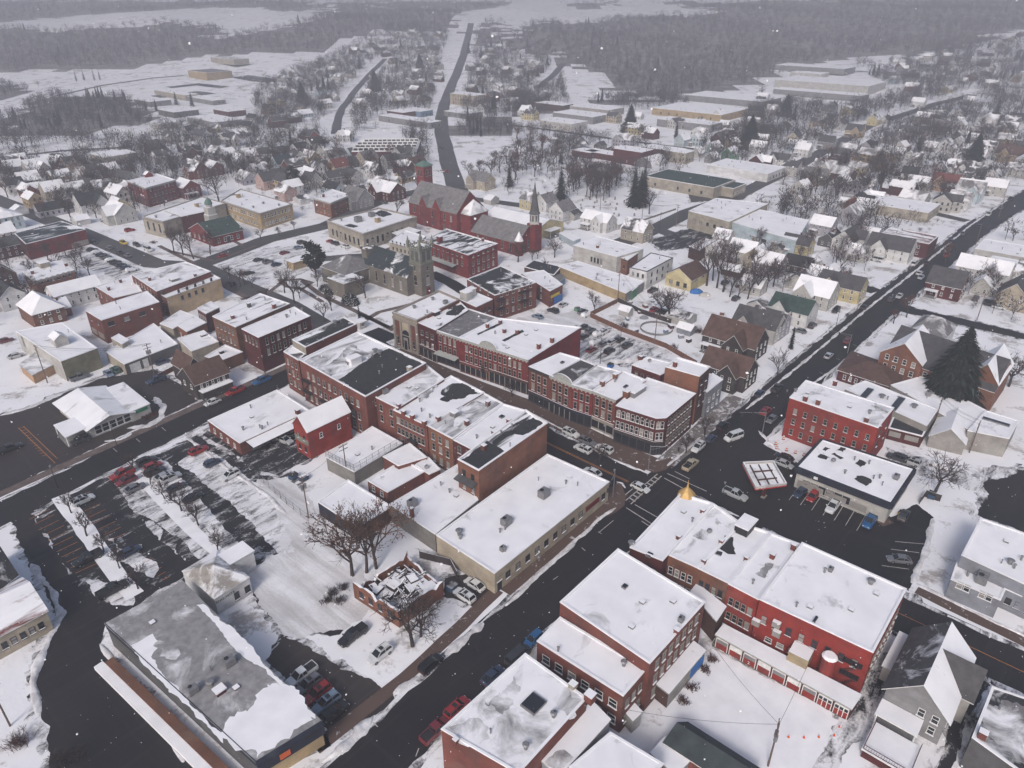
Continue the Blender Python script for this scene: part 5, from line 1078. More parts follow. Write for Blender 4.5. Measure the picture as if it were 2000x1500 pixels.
Hs('along the second avenue',[(1522,330,'white','u_d',10,14,1),(1590,362,'cream','u_g',11,15,1),(1608,348,'offw','s_g5',11,14,1),(1567,310,'white','s_d9',9,11,1),(1613,295,'grey','u_d',9,12,1),(1640,258,'white','u_d',10,13,0),(1668,272,'tanw','u_d',10,14,1),(1705,250,'yellow','s_d5',9,12,0),(1728,246,'white','u_d',8,12,0),(1792,214,'white','s_g9',10,13,1),(1748,318,'tanw','s_g9',9,11,1),(1770,275,'offw','u_d',10,14,1),(1735,285,'offw','s_d3',9,12,1),(1640,320,'redd','u_d',9,12,1),(1545,345,'offw','s_d3',9,11,1)])
Hs('by the wooded bend',[(1403,287,'redd','u_d',9,12,0),(1428,296,'yellow','s_g9',9,11,0),(1393,307,'paleblue','s_g9',9,12,0),(1425,318,'green','s_d5',9,12,0),(1390,322,'grey','s_g9',8,9,0),(1362,312,'offw','s_g9',8,8,0),(1332,290,'paleblue','s_g9',9,11,0),(1403,240,'white','s_g9',10,12,0),(1415,255,'offw','s_g9',8,9,1),(1470,255,'offw','s_d5',9,11,1),(1480,305,'white','s_g9',9,12,1),(1205,308,'redd','s_g9',8,10,0),(1172,298,'dgrey','u_d',7,8,0)])
Hs('in the upper left streets',[(75,348,'offw','s_g9',12,14,0),(107,335,'brick','s_k6',13,14,0),(148,337,'cream','u_d',11,14,0),(167,352,'white','s_g9',8,9,0),(108,392,'cream','s_g9',10,12,0),(182,418,'white','u_k',13,15,0),(238,436,'offw','s_g9',12,15,1),(150,395,'offw','s_d5',10,12,0),(60,372,'offw','s_g9',10,12,0),(30,345,'lav','s_g9',9,11,0),(120,365,'tanw','s_d5',10,12,0),(205,385,'tanw','s_d5',10,12,0),(215,350,'offw','s_d9',9,11,0),(385,350,'brick','s_d5',11,16,1),(447,318,'white','s_g9',9,9,0),(468,332,'white','s_g9',9,10,1),(490,322,'white','s_g9',9,11,0),(420,345,'brick','s_d9',9,12,1)])
Hs('near the left edge',[(22,600,'white','u_k',9,14,1),(8,562,'brickd','u_d',9,12,1),(15,505,'redd','u_d',9,11,0),(8,478,'offw','s_g9',10,11,0),(115,622,'brick','s_d9',7,8,0)])
Hs('behind the tan school',[(527,372,'pink','u_d',10,13,0),(553,338,'paleblue','u_n',10,13,0),(585,362,'white','s_d5',10,12,0),(608,325,'tanw','s_g9',9,13,1),(660,322,'white','u_g',9,12,0),(662,345,'tanw','u_r',10,12,0),(718,328,'cream','u_g',11,13,0),(730,352,'white','s_d5',10,13,1),(762,332,'grey','u_d',9,11,0),(812,338,'tanw','u_b',10,13,0),(700,408,'grey','u_g',12,15,1),(760,392,'redd','s_g9',13,17,1),(520,335,'white','s_d5',9,11,0),(572,385,'white','s_g9',9,11,0),(610,372,'offw','u_d',9,11,1),(560,395,'pink','s_d5',9,11,1),(690,362,'offw','u_d',9,11,1),(545,318,'blue','u_d',9,11,0),(640,310,'offw','s_g9',9,11,0),(690,330,'dgrey','u_d',8,10,0),(508,350,'lav','s_d5',9,11,0),(740,312,'offw','s_d5',8,10,0)])
random.seed(11)
def ordn(i): return ['','second ','third ','fourth ','fifth ','sixth ','seventh ','eighth ','ninth ','tenth '][i] if i<10 else '%dth '%(i+1)
cnt={}
for z,u,v,w,r,wd,ln,ax in HS: cnt[(z,CN[w],RN[r])]=cnt.get((z,CN[w],RN[r]),0)+1
seen={}
for z,u,v,w,r,wd,ln,ax in sorted(HS,key=lambda q:q[1]):
    k=(z,CN[w],RN[r]); i=seen.get(k,0); seen[k]=i+1
    base=f"{CN[w]} house with {RN[r]} roof {z}"
    if cnt[k]>1: base=(f"{ordn(i)}{CN[w]} house with {RN[r]} roof from the left, {z}" if i else f"leftmost {CN[w]} house with {RN[r]} roof {z}")
    he=5.2 if wd>8 else 3.4; la,lb=(ln,wd) if ax==0 else (wd,ln)
    # ridge along A if ax==0
    la*=.9;lb*=.9;wd*=.9;ln*=.9;P=ctr(u,v-5,la,lb,random.uniform(-2,2)); y=P[0][1]
    z0=terrain(*P[0])
    wings=[]; cx,cy=(P[0][0]+P[2][0])/2,(P[0][1]+P[2][1])/2
    q=lambda ox,oy,sx,sy:[rr2((cx+DA[0]*(ox+a*sx/2)+DB[0]*(oy+b*sy/2),cy+DA[1]*(ox+a*sx/2)+DB[1]*(oy+b*sy/2))) for a,b in((-1,1),(-1,-1),(1,-1),(1,1))]
    if ln>=12:
        s=random.choice((-1,1))*ln*.18
        if ax==0: wings.append(dict(P=q(s,-wd*.5,wd*.62,wd*.55),he=he,hr=he+wd*.36,w=w,r=r,ax=0,n='cross_wing',win=[(1,[1.1,3.6] if he>4 else [1.0],2,.8,1.3,'w')]))
        else: wings.append(dict(P=q(-wd*.5,s,wd*.55,wd*.62),he=he,hr=he+wd*.36,w=w,r=r,ax=1,n='cross_wing',win=[(0,[1.1,3.6] if he>4 else [1.0],2,.8,1.3,'w')]))
    pr=random.random()
    if pr<.6 and he>4: wings.append(dict(P=q(*( (ln*.28,-wd*.5-1.2,ln*.36,2.4) if ax==0 else (-wd*.5-1.2,ln*.28,2.4,ln*.36))),h=2.7,open=1,r='snow',n='porch'))
    zz=[1.1,3.6] if he>4 else [1.0]
    wn=[(0,zz,max(2,int(lb/3)),.85,1.4,'w'),(1,zz,max(2,int(la/3)),.85,1.4,'w')]
    rp=random.uniform(.36,.5)
    G(base,'house',P,he,round(he+wd*rp,2),w=w,r=r,ax=1 if ax==0 else 0,win=wn if y<560 else [(0,zz[:1],2,.9,1.6,'w'),(1,zz,2,.9,1.6,'w')],wings=wings,n='house',z0=round(z0,2),ex=[['chim',*rr2((cx+DA[0]*1.2,cy+DB[1]*.6)),he+wd*.3,.6,1.6]] if random.random()<.6 else [])
# small garages in back yards
for i,(u,v,w,l) in enumerate([(1520,498,'offw','grey garage behind the yellow avenue house'),(1585,520,'white','white garage between two avenue houses'),(1480,610,'offw','pale garage beside the cream barn yard'),(1700,465,'offw','pale garage behind the dark roofed white house'),(1620,540,'brickd','dark brick garage among the avenue houses'),(1880,545,'white','white garage behind the red brick corner house'),(1940,580,'offw','pale garage on the side street right of the avenue'),(1120,430,'offw','small pale shed by the graveyard road'),(1205,447,'white','white garage by the graveyard road'),(1430,540,'brickd','dark shed behind the bare trees'),(1500,515,'offw','pale garage behind the factory'),(40,420,'white','white garage by the pale blue mansard'),(130,410,'offw','pale garage in the upper left streets'),(215,415,'offw','grey shed beside the white cross gabled house'),(160,440,'white','white porch shed by the upper left street'),(640,370,'offw','small pale garage behind the italianate brick house'),(590,400,'white','white garage between tan school and italianate house'),(690,385,'offw','pale garage behind the red gabled hall'),(775,360,'white','white garage left of the big red church'),(960,400,'offw','pale shed behind the spired church'),(1600,415,'white','white shed in the avenue back yards'),(1650,405,'offw','pale shed in the avenue back yards'),(1700,395,'brickd','dark shed in the avenue back yards'),(1560,400,'offw','grey shed by the second avenue'),(1835,330,'white','white shed near the top of the avenue'),(1750,345,'offw','pale shed near the second avenue bend'),(1935,300,'white','white shed by the right edge streets'),(1660,300,'offw','pale shed beside the second avenue'),(1560,280,'white','white shed near the broad spruce'),(560,300,'white','white shed left of the sawtooth mill')]):
    G(l,'garage',ctr(u,v-3,random.uniform(4.5,7),random.uniform(5,8)),2.6,4.4,w=w,r=random.choice(['s_g9','s_g9','s_d5','u_d']),ax=random.randrange(2),n='garage',ov=.25)
# small sheds in yards
for (l,u,v,la,lb,h,w,r) in [('small grey garden shed with snowy roof beside the trampoline',1340,650,4,5,2.2,'greyb','s_g9'),('small white garden shed by the back fence',1222,615,3,4,2.2,'offw','s_g9'),('pale shed at the end of the grassy yard',1330,628,7,8,2.6,'offw','s_d5')]:
    G(l,'shed',ctr(u,v,la,lb),h,h+1.3,w=w,r=r,n='garden_shed')
# ---------------- far houses ----------------
FZ=[('left of the far road',[(505,210),(560,150),(640,120),(760,60),(890,50),(880,100),(850,200),(780,215),(700,225),(690,270),(600,300),(520,280)],62),
 ('right of the far road',[(925,110),(1000,90),(1080,150),(1090,200),(1040,235),(900,220),(895,170)],30),
 ('below the right wooded hill',[(1690,125),(1760,120),(1860,80),(2000,70),(2000,230),(1900,215),(1850,195),(1760,180)],34),
 ('beyond the second avenue',[(1480,190),(1560,205),(1660,215),(1700,235),(1560,300),(1480,290),(1450,260)],16),
 ('among trees at upper left',[(330,275),(500,240),(500,310),(400,330),(250,300)],16),
 ('in the middle avenue blocks',[(1480,300),(1700,240),(1990,240),(1990,380),(1880,410),(1700,430),(1600,420),(1450,330)],26),
 ('in the upper middle streets',[(500,300),(840,310),(830,340),(700,400),(480,365)],18),
 ('in the old left streets',[(0,320),(240,330),(330,400),(230,430),(100,420),(0,370)],12),
 ('by the railway bend',[(1180,230),(1480,240),(1480,330),(1320,320),(1180,300)],10),
 ('in the right edge streets',[(1800,225),(2000,235),(2000,330),(1930,340),(1870,320),(1790,260)],14)]
def inpoly(p,P):
    c=False
    for i in range(len(P)):
        a,b=P[i],P[i-1]
        if (a[1]>p[1])!=(b[1]>p[1]) and p[0]<(b[0]-a[0])*(p[1]-a[1])/(b[1]-a[1])+a[0]: c=not c
    return c
FARROADS=[[(905,395),(885,345),(872,300),(862,245),(865,205),(885,160),(905,110),(916,70),(922,42)],[(655,262),(665,220),(690,182),(722,146),(752,115)],[(1385,400),(1440,385),(1560,322),(1700,245),(1830,203),(1900,185)],[(960,240),(1080,255),(1300,285),(1360,292)],[(1055,172),(1080,150),(1100,125)]]
occ=[((q[1],q[2]),20) for q in HS]+[(pj(*[sum(p[i] for p in d['P'])/4 for i in(0,1)],0)[:2],18) for d in D['flat']]
def nearroad(x,y,dist):
    for R in FARW:
        for a,b in zip(R,R[1:]):
            L2=(b[0]-a[0])**2+(b[1]-a[1])**2; t=max(0,min(1,((x-a[0])*(b[0]-a[0])+(y-a[1])*(b[1]-a[1]))/L2)) if L2 else 0
            if math.dist((x,y),(a[0]+(b[0]-a[0])*t,a[1]+(b[1]-a[1])*t))<dist: return True
    return False
FARW=[[U(*p) for p in R] for R in FARROADS]
placed=[]
for z,poly,n in FZ:
    us=[p[0] for p in poly];vs=[p[1] for p in poly];k=t=0;loc=[]
    while k<n and t<9000:
        t+=1;u,v=random.uniform(min(us),max(us)),random.uniform(min(vs),max(vs))
        if not inpoly((u,v),poly): continue
        x,y=U(u,v)
        if nearroad(x,y,15) or any(math.dist((x,y),q)<(21 if v<300 else 16) for q in placed): continue
        if any(abs(u-o[0])<r*1.1 and abs(v-o[1])<r*.7 for o,r in occ): continue
        placed.append((x,y));k+=1;loc.append((u,v,x,y))
    for u,v,x,y in loc:
        w=random.choice(['white','white','white','offw','offw','cream','grey','paleblue','tanw','redd','lav','yellow','brick']); r=random.choice(['s_g9','s_g9','s_d5','s_g5','u_d','u_d','u_k','s_d3'])
        ang=AA+random.choice((0,math.pi/2))+random.uniform(-.15,.15)
        D['farh'].append([x,y,round(ang,2),random.choice((7,8,9)),random.choice((9,11,13)),random.choice((3.2,5,5.4)),'w_'+w,r,random.randrange(8),f"{CN[w]} house with {RN[r]} roof {z}",z])
# ---------------- trees ----------------
def T(kind,u,v,h,label,group=None): x,y=U(u,v,0) if v>240 else U(u,v); D['trees'].append([kind,x,y,h,label,group])
def TL(kind,zone,pts,h0,h1,group=None,desc=None):
    desc=desc or {'bare':'bare tree','round':'round bare tree','con':'dark conifer','red':'reddish bare tree','wide':'spreading bare tree','pine':'dark pine','slim':'slim dark conifer','big':'huge dark spruce','light':'pale bare tree','leafy':'bare tree with brown leaves'}[kind]
    pts=sorted(pts); n=len(pts)
    for i,(u,v) in enumerate(pts):
        l=f"{desc} {zone}" if n==1 else (f"leftmost {desc} {zone}" if i==0 else (f"rightmost {desc} {zone}" if i==n-1 else f"{ordn(i)}{desc} from the left {zone}"))
        T(kind,u,v,random.uniform(h0,h1),l,group or ('trees '+zone if n>1 else None))
TL('leafy','behind the burnt brick ruin',[(688,1125),(735,1110)],15,16)
T('bare',716,1118,17,'tall bare tree between two brown leaved trees behind the ruin')
T('wide',806,1262,11.5,'wide spreading bare tree by the ruin corner'); T('wide',822,1243,9.5,'smaller bare tree close behind the spreading tree')
TL('bare','in the left parking lot island',[(140,1002),(170,1047),(203,1078),(234,1110),(270,1150)],4.5,6)
TL('bare','in the middle parking lot island',[(294,945),(322,975),(355,998),(388,1026),(426,1078)],5,6.5)
T('bare',263,922,5.5,'slim bare tree at the street corner of the parking lot')
T('wide',1827,960,10.5,'bushy bare tree beside the dumpster pen');
TL('bare','on the pavement by the corner block',[(1340,885),(1376,850)],6,7)
TL('bare','on the main street pavement',[(1172,965-60),(945,742),(1000,775)],4.5,6)
T('bare',1962,1500,6,'bare shrubby tree beside the grey house balcony'); T('red',1905,1490,4,'reddish bush tree between the last two houses')
TL('bare','in the church park',[(556,572),(586,583),(635,628),(648,607),(575,592),(517,600)],7,12); TL('bare','at the churchyard lamp',[(714,582)],9,10)
T('pine',618,541,15,'big round dark evergreen in the church park'); T('slim',702,622,5,'small dark evergreen by the park booth'); T('round',620,560,7,'low dark tree under the evergreen')
TL('bare','on the courthouse lawn',[(340,492),(358,499),(378,506),(411,497)],10,13); TL('bare','along the tan school street',[(510,468),(546,461),(575,450)],5,6.5)
TL('bare','by the park side parking',[(449,545),(493,562),(478,556)],6,8); T('red',470,560,8,'reddish bare tree by the park side parking')
TL('wide','beside the spired brick church',[(1083,503),(1012,512)],8,10); T('light',1063,528,6,'pale frosted bare tree behind the dark shed'); TL('light','below the spired church',[(1050,505),(1040,512)],5,6)
T('wide',1308,628,13,'broad bare tree in the middle of the back yard'); T('wide',1288,616,10,'bare tree close beside the broad back yard tree'); T('light',1162,612,9,'pale bare tree at the corner of the fenced yard')
TL('bare','behind the cream barn',[(1380,558),(1400,562),(1392,548),(1412,570)],17,22)
TL('bare','along the wooded parking row',[(1425,580),(1441,585),(1460,584),(1476,578),(1495,570),(1510,560),(1450,560),(1470,550)],9,13)
T('bare',1518,736,9,'thick trunked bare tree by the avenue kerb'); T('slim',1544,682,8,'narrow dark cypress beside the driveway'); T('red',1770,620,9,'reddish bare tree at the side street corner'); T('red',1745,632,6,'small reddish tree by the school house')
x,y=U(1850,790,0); D['trees'].append(['big',x,y,24.0,'huge dark spruce in front of the brick school',None])
T('round',1716,385,27,'huge round reddish bare tree in the avenue blocks'); T('round',1590,270,18,'tall round bare tree by the second avenue'); T('round',1420,300,18,'large round bare tree by the wooded bend'); T('round',400,352,22,'huge bare tree beside the red lodge'); T('round',428,395,20,'huge bare tree behind the tan school'); T('round',775,425,14,'bare tree left of the big red church'); T('pine',575,372,14,'dark pine behind the tan school roof')
TL('wide','behind the brick school',[(1908,735),(1945,745),(1970,755)],9,11); T('bare',1925,562,11,'bare tree beside the long white house'); T('bare',1978,470,6,'bare tree on the clinic lawn')
TL('con','in the graveyard',[(1095,392),(1237,402),(1249,405),(1255,398)],17,21); TL('bare','in the graveyard',[(1268,418),(1152,390),(1165,388),(1178,392),(1190,385),(1158,380),(1185,378),(1172,376),(1146,384)],14,18)
gp=[]
random.seed(5)
def scatter(poly,n,mind,seed):
    random.seed(seed);us=[p[0] for p in poly];vs=[p[1] for p in poly];o=[];t=0
    while len(o)<n and t<20000:
        t+=1;u,v=random.uniform(min(us),max(us)),random.uniform(min(vs),max(vs))
        if inpoly((u,v),poly):
            p=U(u,v)
            if all(math.dist(p,q[2])>mind for q in o) and not nearroad(*p,9): o.append((u,v,p))
    return o
for kind,zone,poly,n,h0,h1,md,desc in [('round','in the brown grove behind the graveyard',[(1105,375),(1200,378),(1215,345),(1120,335)],26,11,14,5,'reddish brown bare tree'),('round','in the grove left of the graveyard',[(905,345),(1000,355),(1060,345),(1100,330),(1100,285),(1010,265),(1000,300),(985,318)],36,10,14,7,'bare tree'),
   ('bare','in the yards below the avenue factory',[(1350,500),(1500,480),(1540,520),(1450,545),(1360,535)],12,8,12,8,'bare tree'),('bare','around the houses left of the wide avenue',[(1540,420),(1700,420),(1650,560),(1560,560)],18,7,11,9,'bare tree'),
   ('bare','around the houses right of the wide avenue',[(1830,500),(2000,520),(2000,640),(1850,600)],6,7,10,9,'bare tree'),('round','in the old upper left streets',[(0,320),(240,330),(300,400),(200,440),(60,430),(0,370)],24,9,14,10,'bare tree'),
   ('round','around the left mansion',[(0,520),(60,510),(60,600),(180,540),(150,520),(170,500),(0,500)],12,7,11,8,'bare tree'),('round','between the tan school and the houses behind',[(400,330),(600,300),(820,320),(820,370),(700,400),(600,350),(480,365)],34,9,14,10,'bare tree'),
   ('bare','in the avenue blocks beyond the clubhouse',[(1500,340),(1700,250),(1860,220),(1990,240),(1990,340),(1860,400),(1700,400),(1560,400)],44,9,14,11,'bare tree')]:
    for i,(u,v,p) in enumerate(scatter(poly,n,md,hash(zone)%99 if 0 else len(zone))):
        D['trees'].append([kind if i%5 else 'red',p[0],p[1],random.uniform(h0,h1),f"{desc} {zone}",'bare trees '+zone])
for u,v,h,l in [(1230,258,22,'tall spruce in the middle distance by the railway'),(1462,290,24,'tall broad spruce left of the second avenue'),(1533,228,20,'tall dark spruce near the large pale plant'),(1550,235,15,'shorter dark spruce near the large pale plant'),(1900,318,20,'broad blue spruce at the right edge streets'),(1716,325,13,'dark spruce over the second avenue houses'),(1790,305,14,'dark conifer on the second avenue bend'),(592,205,22,'tall dark spruce left of the second far road'),(703,135,18,'dark spruce beside the second far road'),(733,178,22,'broad dark conifer on the second far road'),(730,165,18,'dark conifer just behind the broad roadside conifer'),(640,155,16,'lone dark conifer in the far left streets'),(820,135,20,'dark conifer left of the far road'),(940,115,18,'dark spruce on the right of the far road'),(915,105,18,'dark spruce hugging the far road'),(1030,95,18,'dark spruce on the far right slope'),(1320,270,12,'small pine by the middle distance street'),(565,375,12,'dark conifer behind the tan school'),(150,160,14,'first spruce of the far left row'),(165,158,14,'second spruce of the far left row'),(185,158,15,'third spruce of the far left row'),(196,157,13,'last spruce of the far left row'),(172,192,12,'lone spruce by the far left field'),(1945,225,18,'dark pine by the right edge road'),(345,205,13,'dark spruce near the far left stores'),(376,208,14,'second dark spruce near the far left stores'),(570,290,14,'dark conifer left of the sawtooth mill'),(995,365,13,'dark evergreen left of the graveyard'),(945,362,10,'row of slim evergreens by the cream house')]:
    x,y=U(u,v); D['trees'].append([('big' if h>=20 else 'con') if 'row' not in l else 'slim',x,y,h,l.replace('row of slim evergreens','slim dark evergreen'),None])
def Bu(kind,u,v,r,h,l,c='shrub',g=None): x,y=U(u,v,0); D['bush'].append([kind,x,y,r,h,l,g,c])
Bu('redbrush',38,1455,2.2,2.6,'reddish bare bush at the bottom left corner'); Bu('brush',120,1490,2.4,2.2,'bare brown bush by the bottom left drive'); Bu('brush',150,1480,1.6,1.8,'bare bush in front of the bottom left drive')
for i,(u,v) in enumerate([(1390,1290),(1375,1310),(1350,1345),(1335,1372)]): Bu('redbrush',u,v,1.3,1.4,['bare reddish scrub beside the blue tarpaulin','bare reddish scrub just below the blue tarpaulin','bare reddish scrub below the ruined shed','bare reddish scrub furthest from the red garages'][i])
Bu('brush',1945,1480,2.6,3.4,'dense brown thicket beside the grey house'); Bu('brush',1955,1440,2.0,3.0,'brown thicket between grey house and corner building')
Bu('yew',683,588,3.0,2.6,'snow topped round yew in the churchyard'); Bu('yew',690,595,2.2,2.4,'smaller yew right of the round yew'); Bu('yew',637,566,2.8,2.2,'long clipped hedge by the church park path'); Bu('yew',645,573,2.2,2.2,'second clipped hedge by the church park path')
Bu('redbrush',285,815,2.4,1.1,'brown clipped hedge below the green bank sign'); Bu('redbrush',300,810,2.2,1.2,'brown round bush at the bank corner')
for i,(u,v) in enumerate([(650,1160),(670,1150),(665,1175),(640,1175)]): Bu('brush',u,v,1.5,1.5,['bare scrub left of the burnt ruin','bare scrub against the burnt ruin wall','bare scrub in front of the burnt ruin','outermost bare scrub by the burnt ruin'][i])
Bu('redbrush',1362,650,2.0,2.6,'reddish shrub at the edge of the back yard'); Bu('redbrush',1315,683,1.6,2.6,'reddish shrub by the trampoline'); Bu('brush',1220,640,2.0,2.2,'tangled bare shrub in the fenced yard'); Bu('light' if 0 else 'brush',1255,705,2.4,2.6,'pale bare shrub on the snowy mound'); Bu('brush',1420,690,2,1.6,'bare shrub by the brown roofed house'); Bu('redbrush',452,468,1.4,1.2,'brown shrub by the courthouse door'); Bu('redbrush',470,463,1.3,1.1,'second brown shrub by the courthouse door'); Bu('redbrush',300,475,2,1.5,'brown shrubs by the theatre front')
# ---------------- cars ----------------
CL=[]
def C(zone,rows):
    for r in rows: CL.append((zone,)+tuple(r))
a,b,ia,ib=AA,AA+math.pi/2,AA+math.pi,AA-math.pi/2
C('in the left parking lot',[('suv','white',164,985,a),('pickup','red',240,934,ia),('suv','maroon',248,947,ia),('sedan','grey',265,961,a),('suv','dark',288,909,a),('hatch','red',300,918,a),('suv','dark',304,929,a),('sedan','silver',322,938,a),('suv','silver',335,941,a),('sedan','dark',346,960,a),('sedan','black',378,980,a),('suv','red',389,888,a),('hatch','navy',416,912,a),('suv','white',450,937,ia),('sedan','navy',254,1086,a),('pickup','black',173,1099,ia),('pickup','black',221,1160,a)])
C('by the low bank',[('pickup','black',20,884,a),('suv','dark',158,868,ia),('pickup','navy',306,750,ia)])
C('on the side street by the dark house',[('sedan','white',416,793,ia),('pickup','red',460,772,ia),('pickup','blue',512,751,ia)])
C('beside the veranda shop',[('suv','silver',557,868,ib+.2)])
C('behind the left halls',[('sedan','navy',318,714,a),('suv','green',226,730,b),('sedan','steel',213,737,ib),('pickup','grey',157,744,a),('sedan','maroon',12,672,a),('sedan','silver',32,702,a)])
C('beside the long grey roofed store',[('pickup','white',590,1328,ia),('suv','grey',603,1347,ia),('suv','red',621,1364,ia),('suv','steel',638,1382,ia),('suv','black',655,1400,a)])
C('on the snowy lot by the ruin',[('pickup','black',690,1250,ia),('suv','white',742,1287,ia)])
C('parked on the bottom street',[('suv','black',842,1306,a),('suv','red',893,1392,a),('pickup','maroon',852,1435,a),('sedan','navy',962,1328,a),('hatch','blue',1042,1257,ia),('van','dark',1012,1290,a)])
C('beside the cream hall',[('sedan','white',927,1150,b),('suv','white',907,1172,b)])
C('on main street',[('suv','white',1115,854,ib),('suv','grey',1147,871,ib),('suv','white',1138,885,b),('suv','white',1180,885,b),('sedan','white',1250,960,ib),('sedan','white',1157,930,b)])
C('on the crossing avenue by the corner block',[('suv','white',1363,882,ia),('hatch','navy',1388,865,a),('suv','black',1411,840,a),('van','white',1432,862,ia-.35),('pickup','tan',1348,916,a)])
C('by the fuel canopy',[('pickup','silver',1435,974,ib),('sedan','black',1531,901,b),('sedan','silver',1530,914,ib),('sedan','navy',1562,970,ia-.1),('hatch','red',1586,978,ia),('pickup','white',1626,997,ia),('pickup','blue',1698,1026,ia),('suv','dark',1764,1016,a),('sedan','grey',1755,1101,b+.55)])
C('behind the navy fascia store',[('suv','dark',1751,902,b),('suv','silver',1777,910,b),('sedan','snowy',1831,916,b)])
C('on the wide avenue',[('suv','red',1495,811,a),('sedan','grey',1507,826,ia),('pickup','dark',1517,766,a),('sedan','navy',1483,776,a),('suv','maroon',1655,673,a),('sedan','dark',1688,607,a),('sedan','silver',1756,585,ia),('sedan','silver',1798,548,ia),('sedan','dark',1810,520,a),('pickup','red',1848,505,a),('sedan','navy',1857,478,ia),('sedan','grey',1880,462,a)])
C('in the driveways left of the wide avenue',[('suv','black',1632,613,ia),('sedan','grey',1561,653,b),('suv','dark',1586,643,a),('suv','dark',1673,576,a),('van','white',1785,522,a),('van','white',1711,514,b),('sedan','white',1660,590,a)])
C('in the back lot behind main street',[('sedan','steel',1050,625,b),('suv','dark',1080,614,b),('sedan','silver',1100,602,a),('suv','grey',1138,616,a),('suv','snowy',1145,622,a),('suv','grey',1153,653,a),('suv','snowy',1168,659,a),('sedan','dark',1140,665,a),('suv','snowy',1162,676,a),('sedan','grey',1178,679,a),('sedan','dark',1210,671,a)])
C('in the yard by the cream barn',[('pickup','dark',1275,574,a),('suv','red',1278,612,a),('suv','black',1291,616,b),('suv','dark',1437,590,a),('suv','dark',1416,559,a),('sedan','maroon',1447,567,b),('sedan','snowy',1462,572,b),('sedan','white',1474,576,b)])
C('on the upper left street',[('suv','yellow',242,481,ib),('suv','dark',268,485,ib),('van','white',290,494,ib),('sedan','grey',214,490,b),('sedan','dark',233,499,b),('sedan','grey',250,505,b),('suv','red',254,456,a),('sedan','black',184,479,ib)])
C('in the courthouse parking row',[('sedan','dark',180,494,a),('sedan','snowy',189,499,a),('sedan','dark',198,504,a),('suv','grey',207,509,a),('sedan','snowy',216,514,a),('suv','dark',226,519,a),('sedan','dark',236,524,a),('sedan','navy',246,529,a),('suv','snowy',258,534,a)])
C('around the church park',[('sedan','red',436,506,a),('suv','black',451,561,b),('sedan','dark',487,540,a),('sedan','dark',505,514,a),('suv','grey',524,518,a),('sedan','navy',540,523,a),('sedan','maroon',556,500,a),('sedan','steel',583,490,a),('suv','dark',590,480,a),('sedan','red',645,478,b),('suv','dark',655,482,b),('suv','white',674,488,b),('sedan','grey',751,402,b)])
C('by the red brick school house',[('suv','dark',1905,590,a),('van','black',1935,602,ib),('sedan','white',1950,607,ib)])
C('in the back lot rows',[('suv','grey',1127,650,a),('sedan','dark',1142,645,a),('suv','white',1180,655,a),('sedan','silver',1195,675,a),('suv','dark',1225,682,a),('sedan','maroon',1155,690,a),('suv','black',1190,693,a)])
C('farther up the avenue',[('sedan','dark',1912,448,a),('suv','white',1930,425,ia),('sedan','grey',1955,412,a),('suv','black',1972,395,ia),('sedan','white',1795,540,a),('suv','dark',1740,592,a),('sedan','silver',1618,702,a),('suv','grey',1850,495,a)])
C('on the far road',[('sedan','dark',863,294,b),('sedan','white',862,340,b),('sedan','red',872,340,ib)])
KN={'sedan':'car','hatch':'small car','suv':'SUV','van':'van','pickup':'pickup'}
cnt={};seen={}
KX=lambda r:(r[0],r[1],r[2])
for r in CL: cnt[KX(r)]=cnt.get(KX(r),0)+1
for r in sorted(CL,key=lambda r:r[3]):
    z,k,c,u,v,ang=r; i=seen.get(KX(r),0); seen[KX(r)]=i+1; n=cnt[KX(r)]
    cc={'snowy':'snow covered','dark':'charcoal','steel':'blue grey','navy':'dark blue'}.get(c,c)
    l=f"{cc} {KN[k]} {z}" if n==1 else f"{'leftmost ' if i==0 else ('rightmost ' if i==n-1 else ordn(i))}{cc} {KN[k]} {z}"+('' if i in(0,n-1) else ' from the left')
    x,y=U(u,v-4,0); D['cars'].append([k,'white' if c=='snowy' and 0 else c,x,y,round(ang,3),l,'vehicles '+z,1 if y<330 else 0,1 if c=='snowy' else 0])
# ---------------- poles ----------------
JUNK=[(1150,640),(1240,650),(1248,612),(1300,650),(1310,640),(1260,600),(1232,592),(1275,590),(1330,660),(1345,668),(1225,625),(1410,615),(1452,600)]
def Po(u,v,h,kind,ang,l,key): x,y=U(u,v,0); D['poles'].append([x,y,h,kind,round(ang,2),l,key])
Po(603,1012,11,'util',AA,'wooden pole with transformers beside the parking lot fence','T1'); Po(1500,1496,9.5,'util',AA+.3,'wooden pole with transformers on the snow field','T2'); Po(20,1418,10,'util',AA,'wooden pole at the bottom left corner','p3')
Po(679,938,10,'util',AA,'thin wooden pole against the grey block annex','p4'); Po(93,748,12,'util',BA,'leaning wooden pole before the left hall','p5'); Po(303,737,11,'util',AA,'wooden pole beside the grey garage','T6'); Po(1822,836,9,'util',AA,'wooden pole behind the red shop','p7'); Po(1893,884,9,'util',AA,'wooden pole beside the concrete garage','p8'); Po(1206,590,12,'util',AA,'tall wooden pole at the tan store end','p9'); Po(1278,672,11,'util',AA,'wooden pole beside the trampoline','p10'); Po(1210,690,9,'lamp',AA,'tall lamp in the slushy back car park','l1'); Po(1172,665+45,8,'lamp',AA,'lamp at the edge of the back car park','l2')
Po(1320,443,11,'util',BA,'tall pole at the second avenue crossing','p11'); Po(1253,435,10,'util',BA,'pole beside the graveyard road','p12'); Po(1288,450,8,'lamp',AA,'lamp on the second avenue','l3'); Po(1172,410,9,'util',BA,'pole at the graveyard edge','p13')
